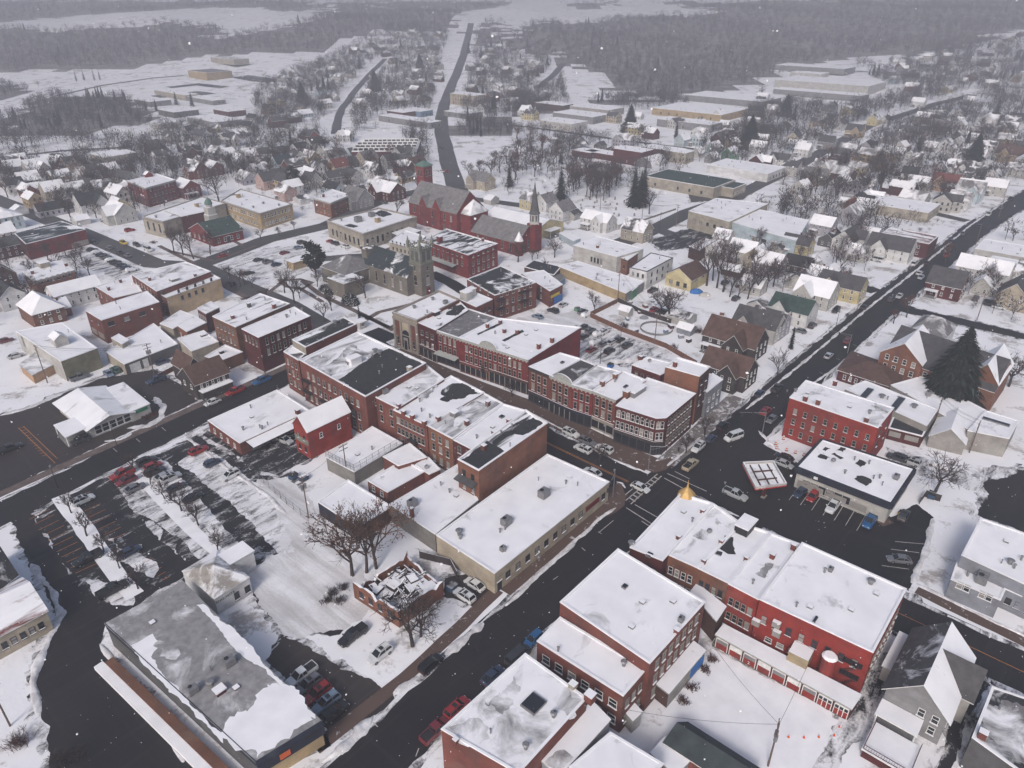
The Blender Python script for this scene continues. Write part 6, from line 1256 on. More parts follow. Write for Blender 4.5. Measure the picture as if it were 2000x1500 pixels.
Po(1905,480,10,'util',AA,'pole on the right side of the wide avenue','p14'); Po(1950,425,10,'util',AA,'pole at the far right avenue kerb','p15'); Po(1908,625,10,'util',BA,'pole beside the east side street','p16')
for i,(u,v,l) in enumerate([(229,872,'street lamp in front of the low bank'),(113,952,'street lamp by the left parking lot corner'),(411,818,'street lamp opposite the dark house'),(518,730,'street lamp below the dark red block'),(1178,870,'street lamp on main street by the corner block'),(1409,985,'street lamp by the gold dome block'),(1376,855,'street lamp by the rear tower'),(1197,960,'street lamp at the cream hall corner'),(1632,640,'street lamp on the wide avenue kerb'),(700,1370+0,'street lamp x'),(895,775,'street lamp on upper main street'),(1530,800,'street lamp beside the red hotel block'),(1672,615,'street lamp at the driveway corner'),(778,690,'street lamp in front of the bank')]):
    if l.endswith('x'): continue
    Po(u,v,5.5,'lamp',0,l,l)
Po(1266,918,7,'sig',AA-1.0,'traffic signal mast at the corner block','g1'); Po(1197,972,7,'sig',AA+3.5,'traffic signal mast at the cream hall corner','g2'); Po(1300+188,850,7,'sig',AA+2.4,'traffic signal mast beside the fuel canopy','g3'); Po(1655,690,6.5,'sig',AA+1.9,'overhead signal arm on the wide avenue','g4')
D['wires']=[['T2','p3','x']][:0]+[['T2','garage1','x']][:0]+[['p7','p8','overhead wires between the red shop and the concrete garage',.8,3],['p9','p10','overhead wires across the fenced yard',1.2,3],['p5','T6','overhead wires behind the left halls',1.5,3],['p11','p12','overhead wires along the graveyard road',1.0,3],['p14','p15','overhead wires along the wide avenue',1.5,3],['T1','p4','overhead wires above the rear yard',.8,1]]
def ST(n,pts,w,z,m,amp=.0,follow=False,step=6): D['strips'].append([n,[U(*p) for p in pts],w,z,m,amp,follow,step])
def SH(n,pts,z,m,amp=.5,step=1.2): D['sheets'].append([n,[U(u,v,0) for u,v in pts],z,m,amp,step])
def BK(pts,w,h): D['banks'].append([[U(u,v,0) for u,v in pts],w*.85,h*.75])
def MK(pts,w,m='line'): D['marks'].append([[U(u,v,0) for u,v in pts],w,m])
# roads
ST('road',[(715,672),(742,690),(1072,866),(1232,944),(1760,1200),(2000,1313),(2200,1408)],11.5,.035,'road',.05)
ST('road',[(545,1652),(728,1497),(985,1240),(1246,1003),(1330,930),(1445,848),(1540,757),(1615,690),(1731,592),(1903,450),(1985,398),(2080,340),(2200,270)],[11]*4+[11.5,12.5]+[13]*7,.03,'road',.1) if 0 else None
ST('road',[(545,1652),(728,1497),(985,1240),(1246,1003),(1330,930)],11,.03,'road',.05)
ST('road',[(1290,965),(1445,848),(1540,757),(1615,690),(1731,592),(1903,450),(1985,398),(2080,340),(2200,270)],13,.025,'road',.08)
ST('road',[(-160,1085),(0,1005),(200,905),(390,812),(560,733),(640,696),(720,664),(760,648)],11,.03,'road',.05)
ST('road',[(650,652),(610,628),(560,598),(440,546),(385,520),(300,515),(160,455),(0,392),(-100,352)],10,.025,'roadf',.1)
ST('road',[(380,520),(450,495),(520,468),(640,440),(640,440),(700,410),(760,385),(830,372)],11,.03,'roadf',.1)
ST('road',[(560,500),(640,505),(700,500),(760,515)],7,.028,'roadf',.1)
ST('road',[(840,533),(880,552),(940,590)],6,.03,'road',.1)
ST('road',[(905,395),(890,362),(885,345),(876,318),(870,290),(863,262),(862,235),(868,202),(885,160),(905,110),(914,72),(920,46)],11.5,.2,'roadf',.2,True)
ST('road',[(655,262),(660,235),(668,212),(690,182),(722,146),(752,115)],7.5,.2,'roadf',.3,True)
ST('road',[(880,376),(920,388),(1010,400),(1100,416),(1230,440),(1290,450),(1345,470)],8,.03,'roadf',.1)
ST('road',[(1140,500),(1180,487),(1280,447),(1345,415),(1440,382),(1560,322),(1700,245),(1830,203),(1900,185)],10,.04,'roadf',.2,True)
ST('road',[(1720,588),(1790,609),(1900,634),(1990,655),(2150,690)],8,.028,'road',.15)
ST('road',[(1660,548),(1690,562),(1712,570)],7,.026,'road',.15)
ST('road',[(1760,402),(1830,418),(1890,432)],7,.027,'roadf',.15)
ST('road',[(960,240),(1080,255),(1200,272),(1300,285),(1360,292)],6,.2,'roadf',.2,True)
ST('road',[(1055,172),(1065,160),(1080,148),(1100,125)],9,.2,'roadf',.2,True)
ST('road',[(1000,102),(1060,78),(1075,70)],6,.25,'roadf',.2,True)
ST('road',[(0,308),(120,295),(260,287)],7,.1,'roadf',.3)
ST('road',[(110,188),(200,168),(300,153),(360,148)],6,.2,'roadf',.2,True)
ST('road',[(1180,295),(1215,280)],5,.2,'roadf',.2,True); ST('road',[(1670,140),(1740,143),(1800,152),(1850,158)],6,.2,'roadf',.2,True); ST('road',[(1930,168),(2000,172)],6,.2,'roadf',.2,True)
# lots
SH('parking_lot',[(40,1020),(150,962),(385,848),(470,890),(560,930),(600,985),(660,1100),(700,1120),(665,1235),(560,1235),(505,1180),(470,1080),(360,1140),(205,1218),(130,1115)],.012,'slush3',.7)
SH('parking_lot',[(60,1010),(140,962),(215,925),(262,1000),(320,1060),(380,1105),(320,1150),(205,1218),(130,1115)],.02,'slush4',.7)
SH('snow_island',[(215,925),(258,905),(312,893),(330,905),(400,985),(465,1058),(468,1080),(425,1103),(385,1092),(345,1048),(300,1015),(262,1000)],.026,'slush',.5)
SH('snow_island',[(345,905),(395,870),(470,920),(520,960),(560,1010),(600,1080),(560,1100),(500,1030),(420,955)],.022,'slush2',.6)
SH('snow_island',[(500,935),(560,930),(640,1010),(700,1100),(740,1180),(670,1235),(560,1240),(510,1180),(480,1120),(520,1085),(580,1080),(540,1000)],.03,'tracks',.8)
ST('snow_island',[(100,982),(118,968),(155,1020),(235,1135),(262,1165)][1:],3.4,.04,'snow',.25)
ST('snow_island',[(262,918),(300,958),(350,1008),(400,1060),(432,1085)],2.6,.045,'snow',.25)
SH('snow_patch',[(160,1130),(205,1130),(250,1165),(262,1180),(230,1180),(190,1165)],.03,'slush2',.8)
SH('snow_patch',[(215,1050),(255,1075),(310,1110),(300,1130),(262,1110),(225,1085)],.031,'slush2',.8)
SH('parking_lot',[(20,1010),(62,1004),(130,1115),(205,1200),(205,1215),(195,1258),(300,1390),(380,1500),(420,1560),(120,1560),(80,1400),(62,1310),(118,1205),(60,1100)],.016,'road',.6)
SH('parking_lot',[(545,1240),(605,1262),(700,1320),(768,1365),(735,1392),(645,1435),(626,1409),(560,1338),(524,1290),(545,1262)],.02,'roadb',.7)
SH('parking_lot',[(1290,965),(1400,840),(1470,850),(1500,872),(1560,905),(1740,1010),(1790,985),(1822,1010),(1808,1065),(1790,1110),(1775,1155),(1640,1100),(1500,1035),(1360,985)],.022,'road',.3)
SH('parking_lot',[(1928,940),(1985,915),(2120,930),(2140,1080),(1985,1035),(1915,1008)],.02,'road',.8)
SH('parking_lot',[(-60,830),(60,795),(130,765),(200,738),(300,722),(345,745),(388,783),(190,873),(0,962),(-100,1010)],.018,'roadb',.5)
SH('parking_lot',[(395,850),(470,892),(490,915),(545,930),(612,890),(612,830),(560,850),(480,885),(405,838)],.024,'slush3',.4)
SH('parking_lot',[(1120,650),(1180,640),(1250,665),(1310,690),(1285,712),(1220,715),(1130,700)],.02,'slush',.8)
SH('yard_track',[(1010,620),(1130,605),(1180,640),(1290,668),(1280,690),(1180,660),(1110,640),(1000,640)],.016,'tracks',.8)
SH('parking_lot',[(870,1130),(935,1110),(965,1160),(930,1190),(870,1165)],.02,'roadb',.5)
SH('parking_lot',[(130,478),(178,486),(275,530),(240,545),(200,530),(120,500)],.02,'slush',.8)
SH('parking_lot',[(425,520),(520,485),(600,480),(620,520),(560,545),(470,540)],.02,'slush2',.8)
SH('parking_lot',[(1270,470),(1350,445),(1400,462),(1350,485),(1290,490)],.02,'slush3',.8)
SH('parking_lot',[(1700,500),(1760,520),(1740,600),(1680,590)],.012,'slush2',.8) if 0 else None
SH('alley',[(1660,1395),(1735,1295),(1765,1230),(1772,1160),(1800,1180),(1775,1260),(1720,1380),(1665,1440),(1600,1540),(1560,1540),(1610,1460)],.02,'slush',.6)
SH('alley',[(1865,1400),(1905,1320),(1925,1330),(1890,1420),(1850,1540),(1810,1540)],.02,'slush3',.5)
SH('alley',[(1740,880),(1820,900),(1900,930),(1985,912),(1985,925),(1900,950),(1800,920),(1735,895)],.02,'slush',.7)
SH('garage_apron',[(1390,1262),(1650,1405),(1660,1390),(1398,1245)],.02,'pave2',.2)
SH('parking_lot',[(1500,355),(1440,372),(1340,372),(1350,395),(1450,390)],.018,'roadf',.6)
# pavements
ST('pavement',[(-60,995),(0,966),(100,921),(190,881),(385,793),(470,757),(540,725),(590,702)],2.6,.05,'path',.08)
ST('pavement',[(770,686),(860,728),(1020,791),(1130,843),(1210,883),(1272,908)],7.0,.06,'pave',.1)
ST('pavement',[(975,1150),(1060,1078),(1150,1002),(1206,958)],5.5,.05,'pave',.1)
ST('pavement',[(615,1462),(690,1402),(790,1322),(900,1222),(972,1152)],2.4,.05,'pave',.15)
ST('pavement',[(480,1530),(560,1478),(640,1440)],3.2,.05,'pave2',.2)
ST('pavement',[(1300,905),(1350,862),(1395,815),(1440,775)],5,.05,'pave2',.2)
ST('pavement',[(1560,905+20),(1640,950),(1735,1025)],3,.05,'pave',.1)
ST('pavement',[(1790,1152),(1900,1205),(2000,1255),(2100,1305)],2.4,.05,'pave',.2)
ST('pavement',[(1590,695),(1720,592),(1880,462),(1975,392)],1.6,.05,'path',.15) if 0 else None
for pts,w in [([(470,585),(520,575),(560,545),(545,555)],2),([(440,560),(500,590),(560,618),(640,650),(700,680)],2.4),([(590,548),(625,575),(700,610),(770,645)],2.2),([(690,640),(740,610),(800,595),(860,575)],2.2),([(545,545),(560,560),(590,565),(610,552),(585,545),(560,548)],2.0),([(630,590),(580,560)],1.8),([(700,612),(760,640),(840,600)],1.8),([(330,490),(420,510),(500,480)],1.8),([(475,480),(455,470)],2.0),([(310,480),(380,515)],2.0)]:
    ST('pavement',pts,w,.05,'path',.1)
ST('pavement',[(655,500),(705,508),(770,482),(815,465)],3.0,.05,'path',.1)
SH('pavement',[(1172,990),(1194,952),(1205,943),(1216,950),(1222,968),(1219,986),(1203,1001),(1186,1010)],.056,'pave',.15)
SH('pavement',[(1262,905),(1290,900),(1310,893),(1318,905),(1300,918),(1275,924),(1262,918)],.057,'pave',.15)
SH('snow_field',[(1296,1395),(1392,1268),(1640,1408),(1560,1560),(1500,1580),(1300,1480)],.011,'snow',.6)
SH('snow_field',[(1255,690),(1330,712),(1400,745),(1300,760),(1240,730)],.011,'snow',.6)
ST('road',[(470,150),(520,158),(575,155)],26,.3,'slush3',1.5,True); ST('road',[(330,172),(385,165),(440,172)],16,.3,'slush3',1.5,True); ST('road',[(300,190),(380,182),(400,186)],22,.25,'slush3',1.5,True)
# snow banks
for pts,w,h in [([(630,1490),(690,1442),(733,1395)],3.2,.9),([(765,1357),(790,1340),(815,1320)],2.6,.8),([(868,1280),(905,1248),(945,1215)],3.0,.7),([(985,1185),(1040,1135),(1100,1078),(1160,1022),(1205,990)],1.6,.6),([(455,1560),(540,1500),(628,1448),(640,1440)],2.0,.5),
   ([(1222,955),(1215,945),(1200,940)],1.2,.6),([(1030,803),(1090,835),(1140,858)],1.0,.4),([(1200,898),(1240,915),(1262,922)],1.4,.5),([(1300,912),(1335,885),(1370,852)],1.4,.5),([(1395,985),(1420,1000),(1445,1010)],1.6,.6),([(1480,840),(1500,862),(1555,905)],1.6,.5),
   ([(1455,800),(1500,765),(1590,690),(1700,598),(1800,520),(1895,440),(1980,382)],1.8,.5),([(1560,770),(1640,712),(1750,612)],1.6,.4),([(1800,572),(1910,475),(1990,415)],1.8,.5),([(1790,1140),(1900,1195),(2000,1243),(2100,1290)],1.4,.5),
   ([(1822,1012),(1812,1060),(1795,1105),(1780,1140)],2.2,.6),([(60,1100),(105,1160),(118,1200),(85,1270),(62,1330),(75,1400)],2.4,.6),([(195,1256),(300,1395),(360,1490)],1.4,.5),([(360,850),(430,905),(520,965),(560,1005)],1.8,.5),([(130,765),(60,795),(0,812)],3.0,.5),([(520,735),(500,745)],1,.3),([(245,838),(290,832),(315,815),(318,795),(300,775)],3.5,.3),([(200,862),(235,858),(262,845)],2.2,.3),
   ([(570,745),(590,735)],1,.3),([(780,1098-400),(860,745),(930,775)],.9,.3),([(1180,710),(1250,700),(1330,712),(1400,740)],6,1.6),([(1690,980+0),(1700,985)],1,.2)]: BK(pts,w,h)
# markings
MK([(775,712),(1072,866),(1228,941)],.14,'lineo'); MK([(1330,993),(1760,1200),(2200,1408)],.14,'lineo'); MK([(778,712),(1073,868.5),(1226,942.5)],.12,'lineo')
def seg(a,b,w=.4): MK([a,b],w)
for a,b in [((1215,972),(1238,953)),((1232,985),(1292,930)),((1222,978),(1284,926))]: seg(a,b,.25)
for t in [i/9 for i in range(1,9)]:
    if .38<t<.52: continue
    a=(1222+62*t,978-52*t); b=(1234+60*t,986-55*t); seg(a,b,.4)
for a,b in [((1223,992),(1275,1025)),((1240,986),(1286,1012)),((1303,925),(1380,960)),((1297,934),(1372,975)),((1318,921),(1347,936)),((1367,970),(1385,980)),((1253,1018),(1268,1028))]: seg(a,b,.22)
for i in range(11): seg((100-3.5+9*i-1,995+10.5*i),(57.5+8.9*i,1015+10.5*i),.12) if 0 else MK([(97+9.2*i,995+10.6*i),(57.5+9*i,1015+10.5*i)],.12,'lineo')
for i in range(8): MK([(176+10*i,961+11.5*i),(142+10*i,977+11.5*i)],.12,'lineo')
for i in range(5): MK([(300+8*i,1090+9*i),(285+8*i,1098+9*i)],.12,'lineo')
for i in range(7): seg((1559+22*i,952+9*i),(1541+22*i,977+10*i),.13)
for (u,v) in [(225,879),(270,860),(320,838),(545,760)]: seg((u-4,v-3),(u+4,v+4),.15)
for a,b in [((1748,1058),(1805,1063)),((1740,1073),(1795,1080)),((1722,1105),(1775,1112))]: seg(a,b,.15)
for a,b in [((683,1463),(675,1455)),((738,1420),(728,1411)),((1170,1040),(1198,1017)),((1175,1043),(1168,1039)),((812,1478),(818,1462)),((1080,1133),(1090,1126)),((1136,1070),(1143,1076))]: seg(a,b,.15)
for i in range(12): MK([(37+4.1*i,837+7*i*.7),(46+4.1*i,835+7*i*.7)],.15,'lineo')
MK([(36,836),(108,905)],.15,'lineo'); MK([(46,833),(112,896)],.15,'lineo')
for i in range(5): seg((1748+0*i,560),(1749,561))
for k in range(6): seg((1600+33*k,727-27*k),(1607+33*k,730-27*k),.15)
# woods (pixel polygons -> world polygons sampled in the scene)
def WD(name,label,mk,polys,sp,h0,h1,wd,keep=1.0): D['woods'].append([name,label,mk,[[U(*p) for p in densify(P)] for P in polys],sp,h0,h1,wd,keep])
def densify(P):
    o=[]
    for a,b in zip(P,P[1:]+P[:1]):
        for k in range(6): o.append((a[0]+(b[0]-a[0])*k/6,a[1]+(b[1]-a[1])*k/6))
    return o
WD('distant_woods','grey brown leafless woods covering the hills beyond the town','woods',[
 [(1075,70),(1130,48),(1200,38),(1290,30),(1360,32),(1420,20),(1700,8),(2000,4),(2300,4),(2300,45),(2000,62),(1930,75),(1870,92),(1800,108),(1720,112),(1660,112),(1560,130),(1500,152),(1440,178),(1330,184),(1250,190),(1180,165),(1110,120),(1085,100)],
 [(-300,60),(0,56),(120,62),(240,54),(330,46),(400,52),(432,66),(392,78),(470,70),(560,52),(640,30),(660,8),(740,14),(830,16),(905,28),(890,56),(820,66),(740,54),(690,72),(640,98),(600,102),(500,106),(400,108),(350,118),(240,134),(150,137),(0,141),(-300,150)],
 [(-500,3),(-100,2),(300,2),(620,3),(640,20),(560,24),(500,14),(350,18),(200,27),(60,40),(-100,52),(-500,55)],[(620,8),(700,4),(1000,3),(980,14),(900,24),(840,14),(740,12)],[(1095,10),(1200,3),(1205,10),(1130,18)],[(1265,6),(1600,2),(2000,1),(2300,1),(2300,5),(1700,8),(1400,22),(1300,8)],[(925,62),(960,42),(985,48),(992,78),(955,86),(918,98)],[(1000,60),(1075,40),(1130,48),(1090,70),(1080,100),(1090,120),(1050,110),(1010,90)]],9.5,9,15,.85)
WD('near_woods','denser dark leafless woods at the left and along the railway','woodsd',[
 [(60,205),(110,190),(250,192),(300,232),(318,262),(240,248),(150,262),(75,262),(62,232)],[(-80,168),(78,172),(40,188),(-80,208)],[(885,238),(1000,222),(1008,250),(1090,262),(1100,278),(1030,270),(900,272),(888,258)],[(1000,175),(1060,185),(1080,215),(1050,240),(1000,215)],[(0,232),(50,225),(60,255),(0,275)],[(1150,195),(1250,192),(1330,190),(1335,196),(1250,204),(1160,206)]],7.5,8,13,.8)
WD('town_trees','bare winter trees scattered among the far houses','woods',[
 [(330,255),(500,235),(500,175),(560,150),(650,112),(760,52),(880,52),(855,150),(845,210),(850,300),(830,330),(800,300),(780,255),(700,255),(690,285),(600,312),(560,345),(480,365),(400,340),(330,365),(250,350),(240,300)],[(925,100),(1000,90),(1090,130),(1110,205),(1040,240),(900,225)],[(1670,130),(1760,120),(1860,85),(2250,60),(2250,420),(2060,420),(1990,350),(1900,390),(1850,430),(1780,440),(1700,470),(1600,420),(1560,440),(1500,420),(1580,330),(1700,250),(1640,230),(1660,205),(1760,190)],[(1470,180),(1560,200),(1700,235),(1560,310),(1480,300),(1440,270)],[(-100,240),(60,270),(240,270),(330,300),(240,360),(200,400),(60,420),(0,340),(-100,340)],[(1180,195),(1330,192),(1350,215),(1200,215)],[(1090,275),(1250,262),(1330,300),(1300,330),(1180,320),(1100,300)],[(1360,250),(1500,260),(1500,330),(1380,330),(1340,290)]],6.2,7,14,1.0,.85)
WD('street_trees','scattered bare trees in the blocks around downtown','woods',[[(1480,400),(1760,450),(1660,560),(1560,640),(1470,620),(1400,520),(1500,480)],[(1840,460),(2000,440),(2200,520),(2200,640),(1990,640),(1830,560)],[(-60,500),(180,540),(170,560),(40,640),(-60,640)],[(940,345),(1100,290),(1330,330),(1330,380),(1100,390),(960,385)],[(600,390),(780,390),(790,430),(700,420)],[(230,330),(560,310),(800,330),(830,370),(600,400),(480,370),(380,400),(200,440),(0,400),(0,330)]],8.0,7,13,.95,.7)
WD('yard_brush','low leafless brush and hedges in the back yards','woodsd',[
 [(330,430),(600,330),(820,330),(850,360),(700,420),(600,420)],[(0,330),(240,330),(320,420),(180,470),(0,420)],[(1350,490),(1560,420),(1700,420),(1900,400),(1760,520),(1640,640),(1500,690),(1440,600)],[(1830,480),(2000,430),(2000,640),(1850,590)],[(1380,380),(1560,330),(1860,230),(2000,240),(2000,380),(1800,460),(1560,420)],[(890,350),(1010,280),(1110,290),(1110,390),(930,385)],[(0,500),(170,500),(190,580),(60,640),(0,640)]],7.5,1.2,3.2,1.7,.5)
random.seed(9)
g=lambda u,v:U(u,v,0)
gr=[]
for i in range(90):
    u,v=random.uniform(1020,1330),random.uniform(362,425)
    if inpoly((u,v),[(1030,365),(1100,375),(1320,400),(1330,412),(1240,428),(1120,410),(1060,398)]): x,y=g(u,v); gr.append((x,y,round(random.uniform(.7,1.2),2),round(random.uniform(1.0,2.0),2)))
rp=[]
for n,P,w,z,m,a,f,s in D['strips']:
    if m not in('roadf','road'): continue
    for p,q in zip(P,P[1:]):
        k=max(1,int(math.dist(p,q)/9)); rp+=[(round(p[0]+(q[0]-p[0])*i/k,1),round(p[1]+(q[1]-p[1])*i/k,1)) for i in range(k)]
rp=[p for p in rp if p[1]>230]
c=dict(GAZ=g(1136,290),QUO=g(1272,322),TRAMP=g(1282,643),BOOTH=g(705,640),KIOSK=g(580,522),
 DUMP=[(g(574,935),'dump','teal blue dumpster left of the pair by the pole'),(g(594,938),'dump','dark blue dumpster right of the pair by the pole'),(g(1818,972),'dump','black dumpster inside the pen beside the store'),(g(884,1152),'dump','blue dumpster beside the two white cars'),(g(1192,718),'tarp','blue dumpster behind the main street row'),(g(1127,607),'w_green','green dumpster in the back lot')],
 DRUM=[g(*p) for p in [(1515,868),(1517,876),(1536,880),(1553,885),(1570,890),(1530,858)]],CONE=[g(*p) for p in [(1518,1436),(1540,1440),(1570,1441),(1599,1440),(1639,1420),(1629,1437)]],GRAV=gr[:60],
 FENCE=[([g(1153,618),g(1205,592)],1.8,'w_brown','brown board fence on the left of the fenced yard',True),([g(1153,620),g(1215,648),g(1300,680),g(1360,715)],1.8,'w_brown','long brown board fence below the fenced yard',True),([g(1207,590),g(1250,612),g(1310,632)],1.8,'w_dark','dark board fence behind the fenced yard',True),([g(505,935),g(560,985),g(602,1018)],1.9,'metal','chain link fence beside the parking lot',False),([g(310,740),g(345,722),g(385,700)],1.6,'w_brown','brick garden wall behind the dark house',True),([g(820,1090),g(880,1105),g(893,1130)],1.8,'w_dark','dark board fence between ruin and cream hall',True),([g(1100,410),g(1240,437),g(1320,410)],.9,'w_stone','low stone wall around the graveyard',True),([g(1795,985),g(1806,970),g(1835,980)],1.8,'w_dark','dark pen fence around the store dumpster',True)],
 TARP=[(g(1360,572),'tarp','blue tarpaulin heap beside the cream barn',2.6),(g(1377,578),'w_offw','white covered boat beside the blue tarpaulin heap',2.2),(g(1258,622),'w_greyb','grey blue junk heap in the fenced yard',1.6),(g(1762,1005),'yel','yellow and white banner heap at the store end',1.0),(g(1765,1002),'w_redd','dark red junk heap by the store end',1.2)],
 ROADPTS=rp,HAZE_COL=(.425,.44,.49),HAZE_D=.00070,SUN_EL=38,SUN_AZ=200,SKY_S=.10,SUN_S=1.4,EXPO=0.62)
globals().update(c)
CAMP = Vector((0, 0, 100)); CAMX = Vector((1, 0, 0)); CAMZ = Vector((0, math.cos(P_), -math.sin(P_))); CAMY = Vector((0, math.sin(P_), math.cos(P_)))
# ------------------------------------------------------------------ assemble
ground()
for n, pts, w, z, m, amp, fol, step in D['strips']:
    strip(n, pts, w, z, m, 'structure', amp, 10 if fol else 4, fol)
    if n == 'road' and m == 'road' and w > 6:
        P_s = resample([tuple(p) for p in pts], 8)
        others = [(q[1], q[2]) for q in D['strips'] if q[0] == 'road' and q[1] is not pts]; lots = [q[1] for q in D['sheets'] if q[0] in ('parking_lot', 'pavement')]
        def clear(p):
            for oc, ow in others:
                for a, c in zip(oc, oc[1:]):
                    L2 = math.dist(a, c) ** 2
                    if L2 < .01: continue
                    t = max(0, min(1, ((p[0] - a[0]) * (c[0] - a[0]) + (p[1] - a[1]) * (c[1] - a[1])) / L2))
                    if math.dist(p, lerp(a, c, t)) < ow / 2 + 2.5: return False
            return not any(in_region(p[0], p[1], q) for q in lots)
        for L_ in strip_pts(resample(P_s, 2), w - .5):
            run = []
            for p in L_ + [None]:
                if p is not None and clear(p): run.append(p); continue
                if len(run) > 4: strip('kerb_slush', run, 1.0, z + .006, 'slush', 'structure', .45, 1.5)
                run = []
for i, (n, P, z, m, amp, step) in enumerate(D['sheets']):
    ar = sum(P[k - 1][0] * P[k][1] - P[k][0] * P[k - 1][1] for k in range(len(P))); Q = [tuple(p) for p in (P if ar > 0 else P[::-1])]
    if n in ('parking_lot', 'alley') and amp > .35:
        b = MB(); sheet(b, jitter(offset(Q, 1.0), .5, 1.3, i + 60), z - .006 + .0003 * i); tag(b.build('slush_fringe', ['slush']), kind='structure')
    if n in ('snow_island', 'snow_patch') and m not in ('snow', 'tracks'):
        b = MB(); sheet(b, jitter(offset(Q, 1.2), .5, 1.3, i + 90), z - .0035 + .00005 * i); tag(b.build('slush_fringe', ['slush3']), kind='structure')
    b = MB(); sheet(b, jitter([tuple(p) for p in P], step, amp, i + 3), z + .0007 * i); tag(b.build(n, [m]), kind='structure')
b = MB()
for i, (P, w, h) in enumerate(D['banks']): bank(b, P, w, h, i)
o = b.build('ploughed_snow', ['bank'], None, True); tag(o, 'ridges of ploughed snow along kerbs and lot edges', kind='stuff')
for k, mk in (('line', 'line'), ('lineo', 'lineo')):
    b = MB()
    for P, w, m in D['marks']:
        if m != k: continue
        L, R = strip_pts([tuple(p) for p in P], w)
        for i in range(len(P) - 1): b.face([(*R[i], .07), (*R[i + 1], .07), (*L[i + 1], .07), (*L[i], .07)])
    tag(b.build('road_marking', [mk]), kind='structure')
RO = {}
for d in D['flat']: RO[d['l']] = flat(d)
for d in D['gab']: RO[d['l']] = gabled(d)
for d in D['cars']: put_car(d)
for d in D['trees']: put_tree(d)
for d in D['bush']: put_bush(d)
for d in D['poles']: put_pole(d)
PTOP['a1'] = (*U(1392, 1258, 6), 6.0, 0); PTOP['a2'] = (*U(1600, 1250, 8), 8.0, 0); PTOP['a3'] = (*U(1215, 1383, 6), 6.0, 0)
for d in D['wires'] + [['T2', 'a1', 'single service wire from the snow field pole to the ruined shed', .6, 1], ['T2', 'a2', 'single service wire from the snow field pole to the red block', .6, 1], ['T2', 'a3', 'single service wire from the snow field pole to the brick wing', .8, 1]]: put_wire(*d)
nh = sum(1 for d in D['gab'] if d['c'] == 'house') + sum(1 for d in D['flat'] if d['c'] == 'house'); fh = sorted(D['farh'], key=lambda d: d[1]); keep = max(0, 300 - nh)
for d in fh[:keep]: far_house(d)
b = MB()
for d in fh[keep:]: far_house(d, b)
if b.f: tag(b.build('distant_houses', FARM), 'hazy small houses of the farthest streets below the hills', kind='stuff')
print('houses', nh, len(fh), keep)
def find(s): return next(o for l, o in RO.items() if s in l)
U3 = Vector((0, 0, 1))
def vv(p, z=0): return Vector((p[0], p[1], z))
def quadpt(P, s, t): # s along A (0..1) from L-N edge to R-T edge, t along B from N/R side
    a = lerp(P[1], P[2], s); b_ = lerp(P[0], P[3], s); return lerp(a, b_, t)
def ngon_tube(b, c, r0, r1, z0, z1, n=8, m=0, a0=0):
    p = [(c[0] + r0 * math.cos(a0 + 2 * math.pi * i / n), c[1] + r0 * math.sin(a0 + 2 * math.pi * i / n), z0) for i in range(n)]; q = [(c[0] + r1 * math.cos(a0 + 2 * math.pi * i / n), c[1] + r1 * math.sin(a0 + 2 * math.pi * i / n), z1) for i in range(n)]
    for i in range(n): j = (i + 1) % n; b.face([p[i], p[j], q[j], q[i]], m)
    b.face(q, m)
# gold dome
rt = find('gold dome'); c = D['dome']; b = MB(); z = 8.6
ngon_tube(b, c, 1.7, 1.7, 5.5, z, 8); b.build('turret', ['w_redd'], rt)
b = MB(); pr = [(1.95, 0), (1.9, .2), (1.6, .7), (1.12, 1.25), (.66, 1.65), (.34, 1.95), (.16, 2.6), (.03, 3.9)]
for (r0, za), (r1, zb) in zip(pr, pr[1:]): ngon_tube(b, c, r0, r1, z + za, z + zb, 8)
b.build('dome', ['gold'], rt)
# arched crests
for q, s in zip(D['crest'], ('long bright red row', 'bare black roof')):
    rt = find(s); P = q['P']; a, bb = Vector((*P[0], 0)), Vector((*P[1], 0)); e = (bb - a); L = e.length; e.normalize(); nr = Vector((e.y, -e.x, 0)); c = a + e * L * q['t'] + U3 * (q['h'] + .2); b = MB(); n = 12; w = q['w'] / 2
    pts = [c + e * (w * math.cos(math.pi - math.pi * i / n)) + U3 * (q['hh'] * math.sin(math.pi * i / n)) for i in range(n + 1)]
    b.face([p + nr * .25 for p in pts], 0); b.face([p - nr * .15 for p in reversed(pts)], 0)
    for p, r in zip(pts, pts[1:]): b.face([p + nr * .25, r + nr * .25, r - nr * .15, p - nr * .15][::-1], 1)
    for p, r in zip(pts, pts[1:]): b.face([c + (p - c) * .86 + nr * .28, c + (r - c) * .86 + nr * .28, r + nr * .4, p + nr * .4], 0)
    b.build('arched_crest', ['fg', 'snow'], rt)
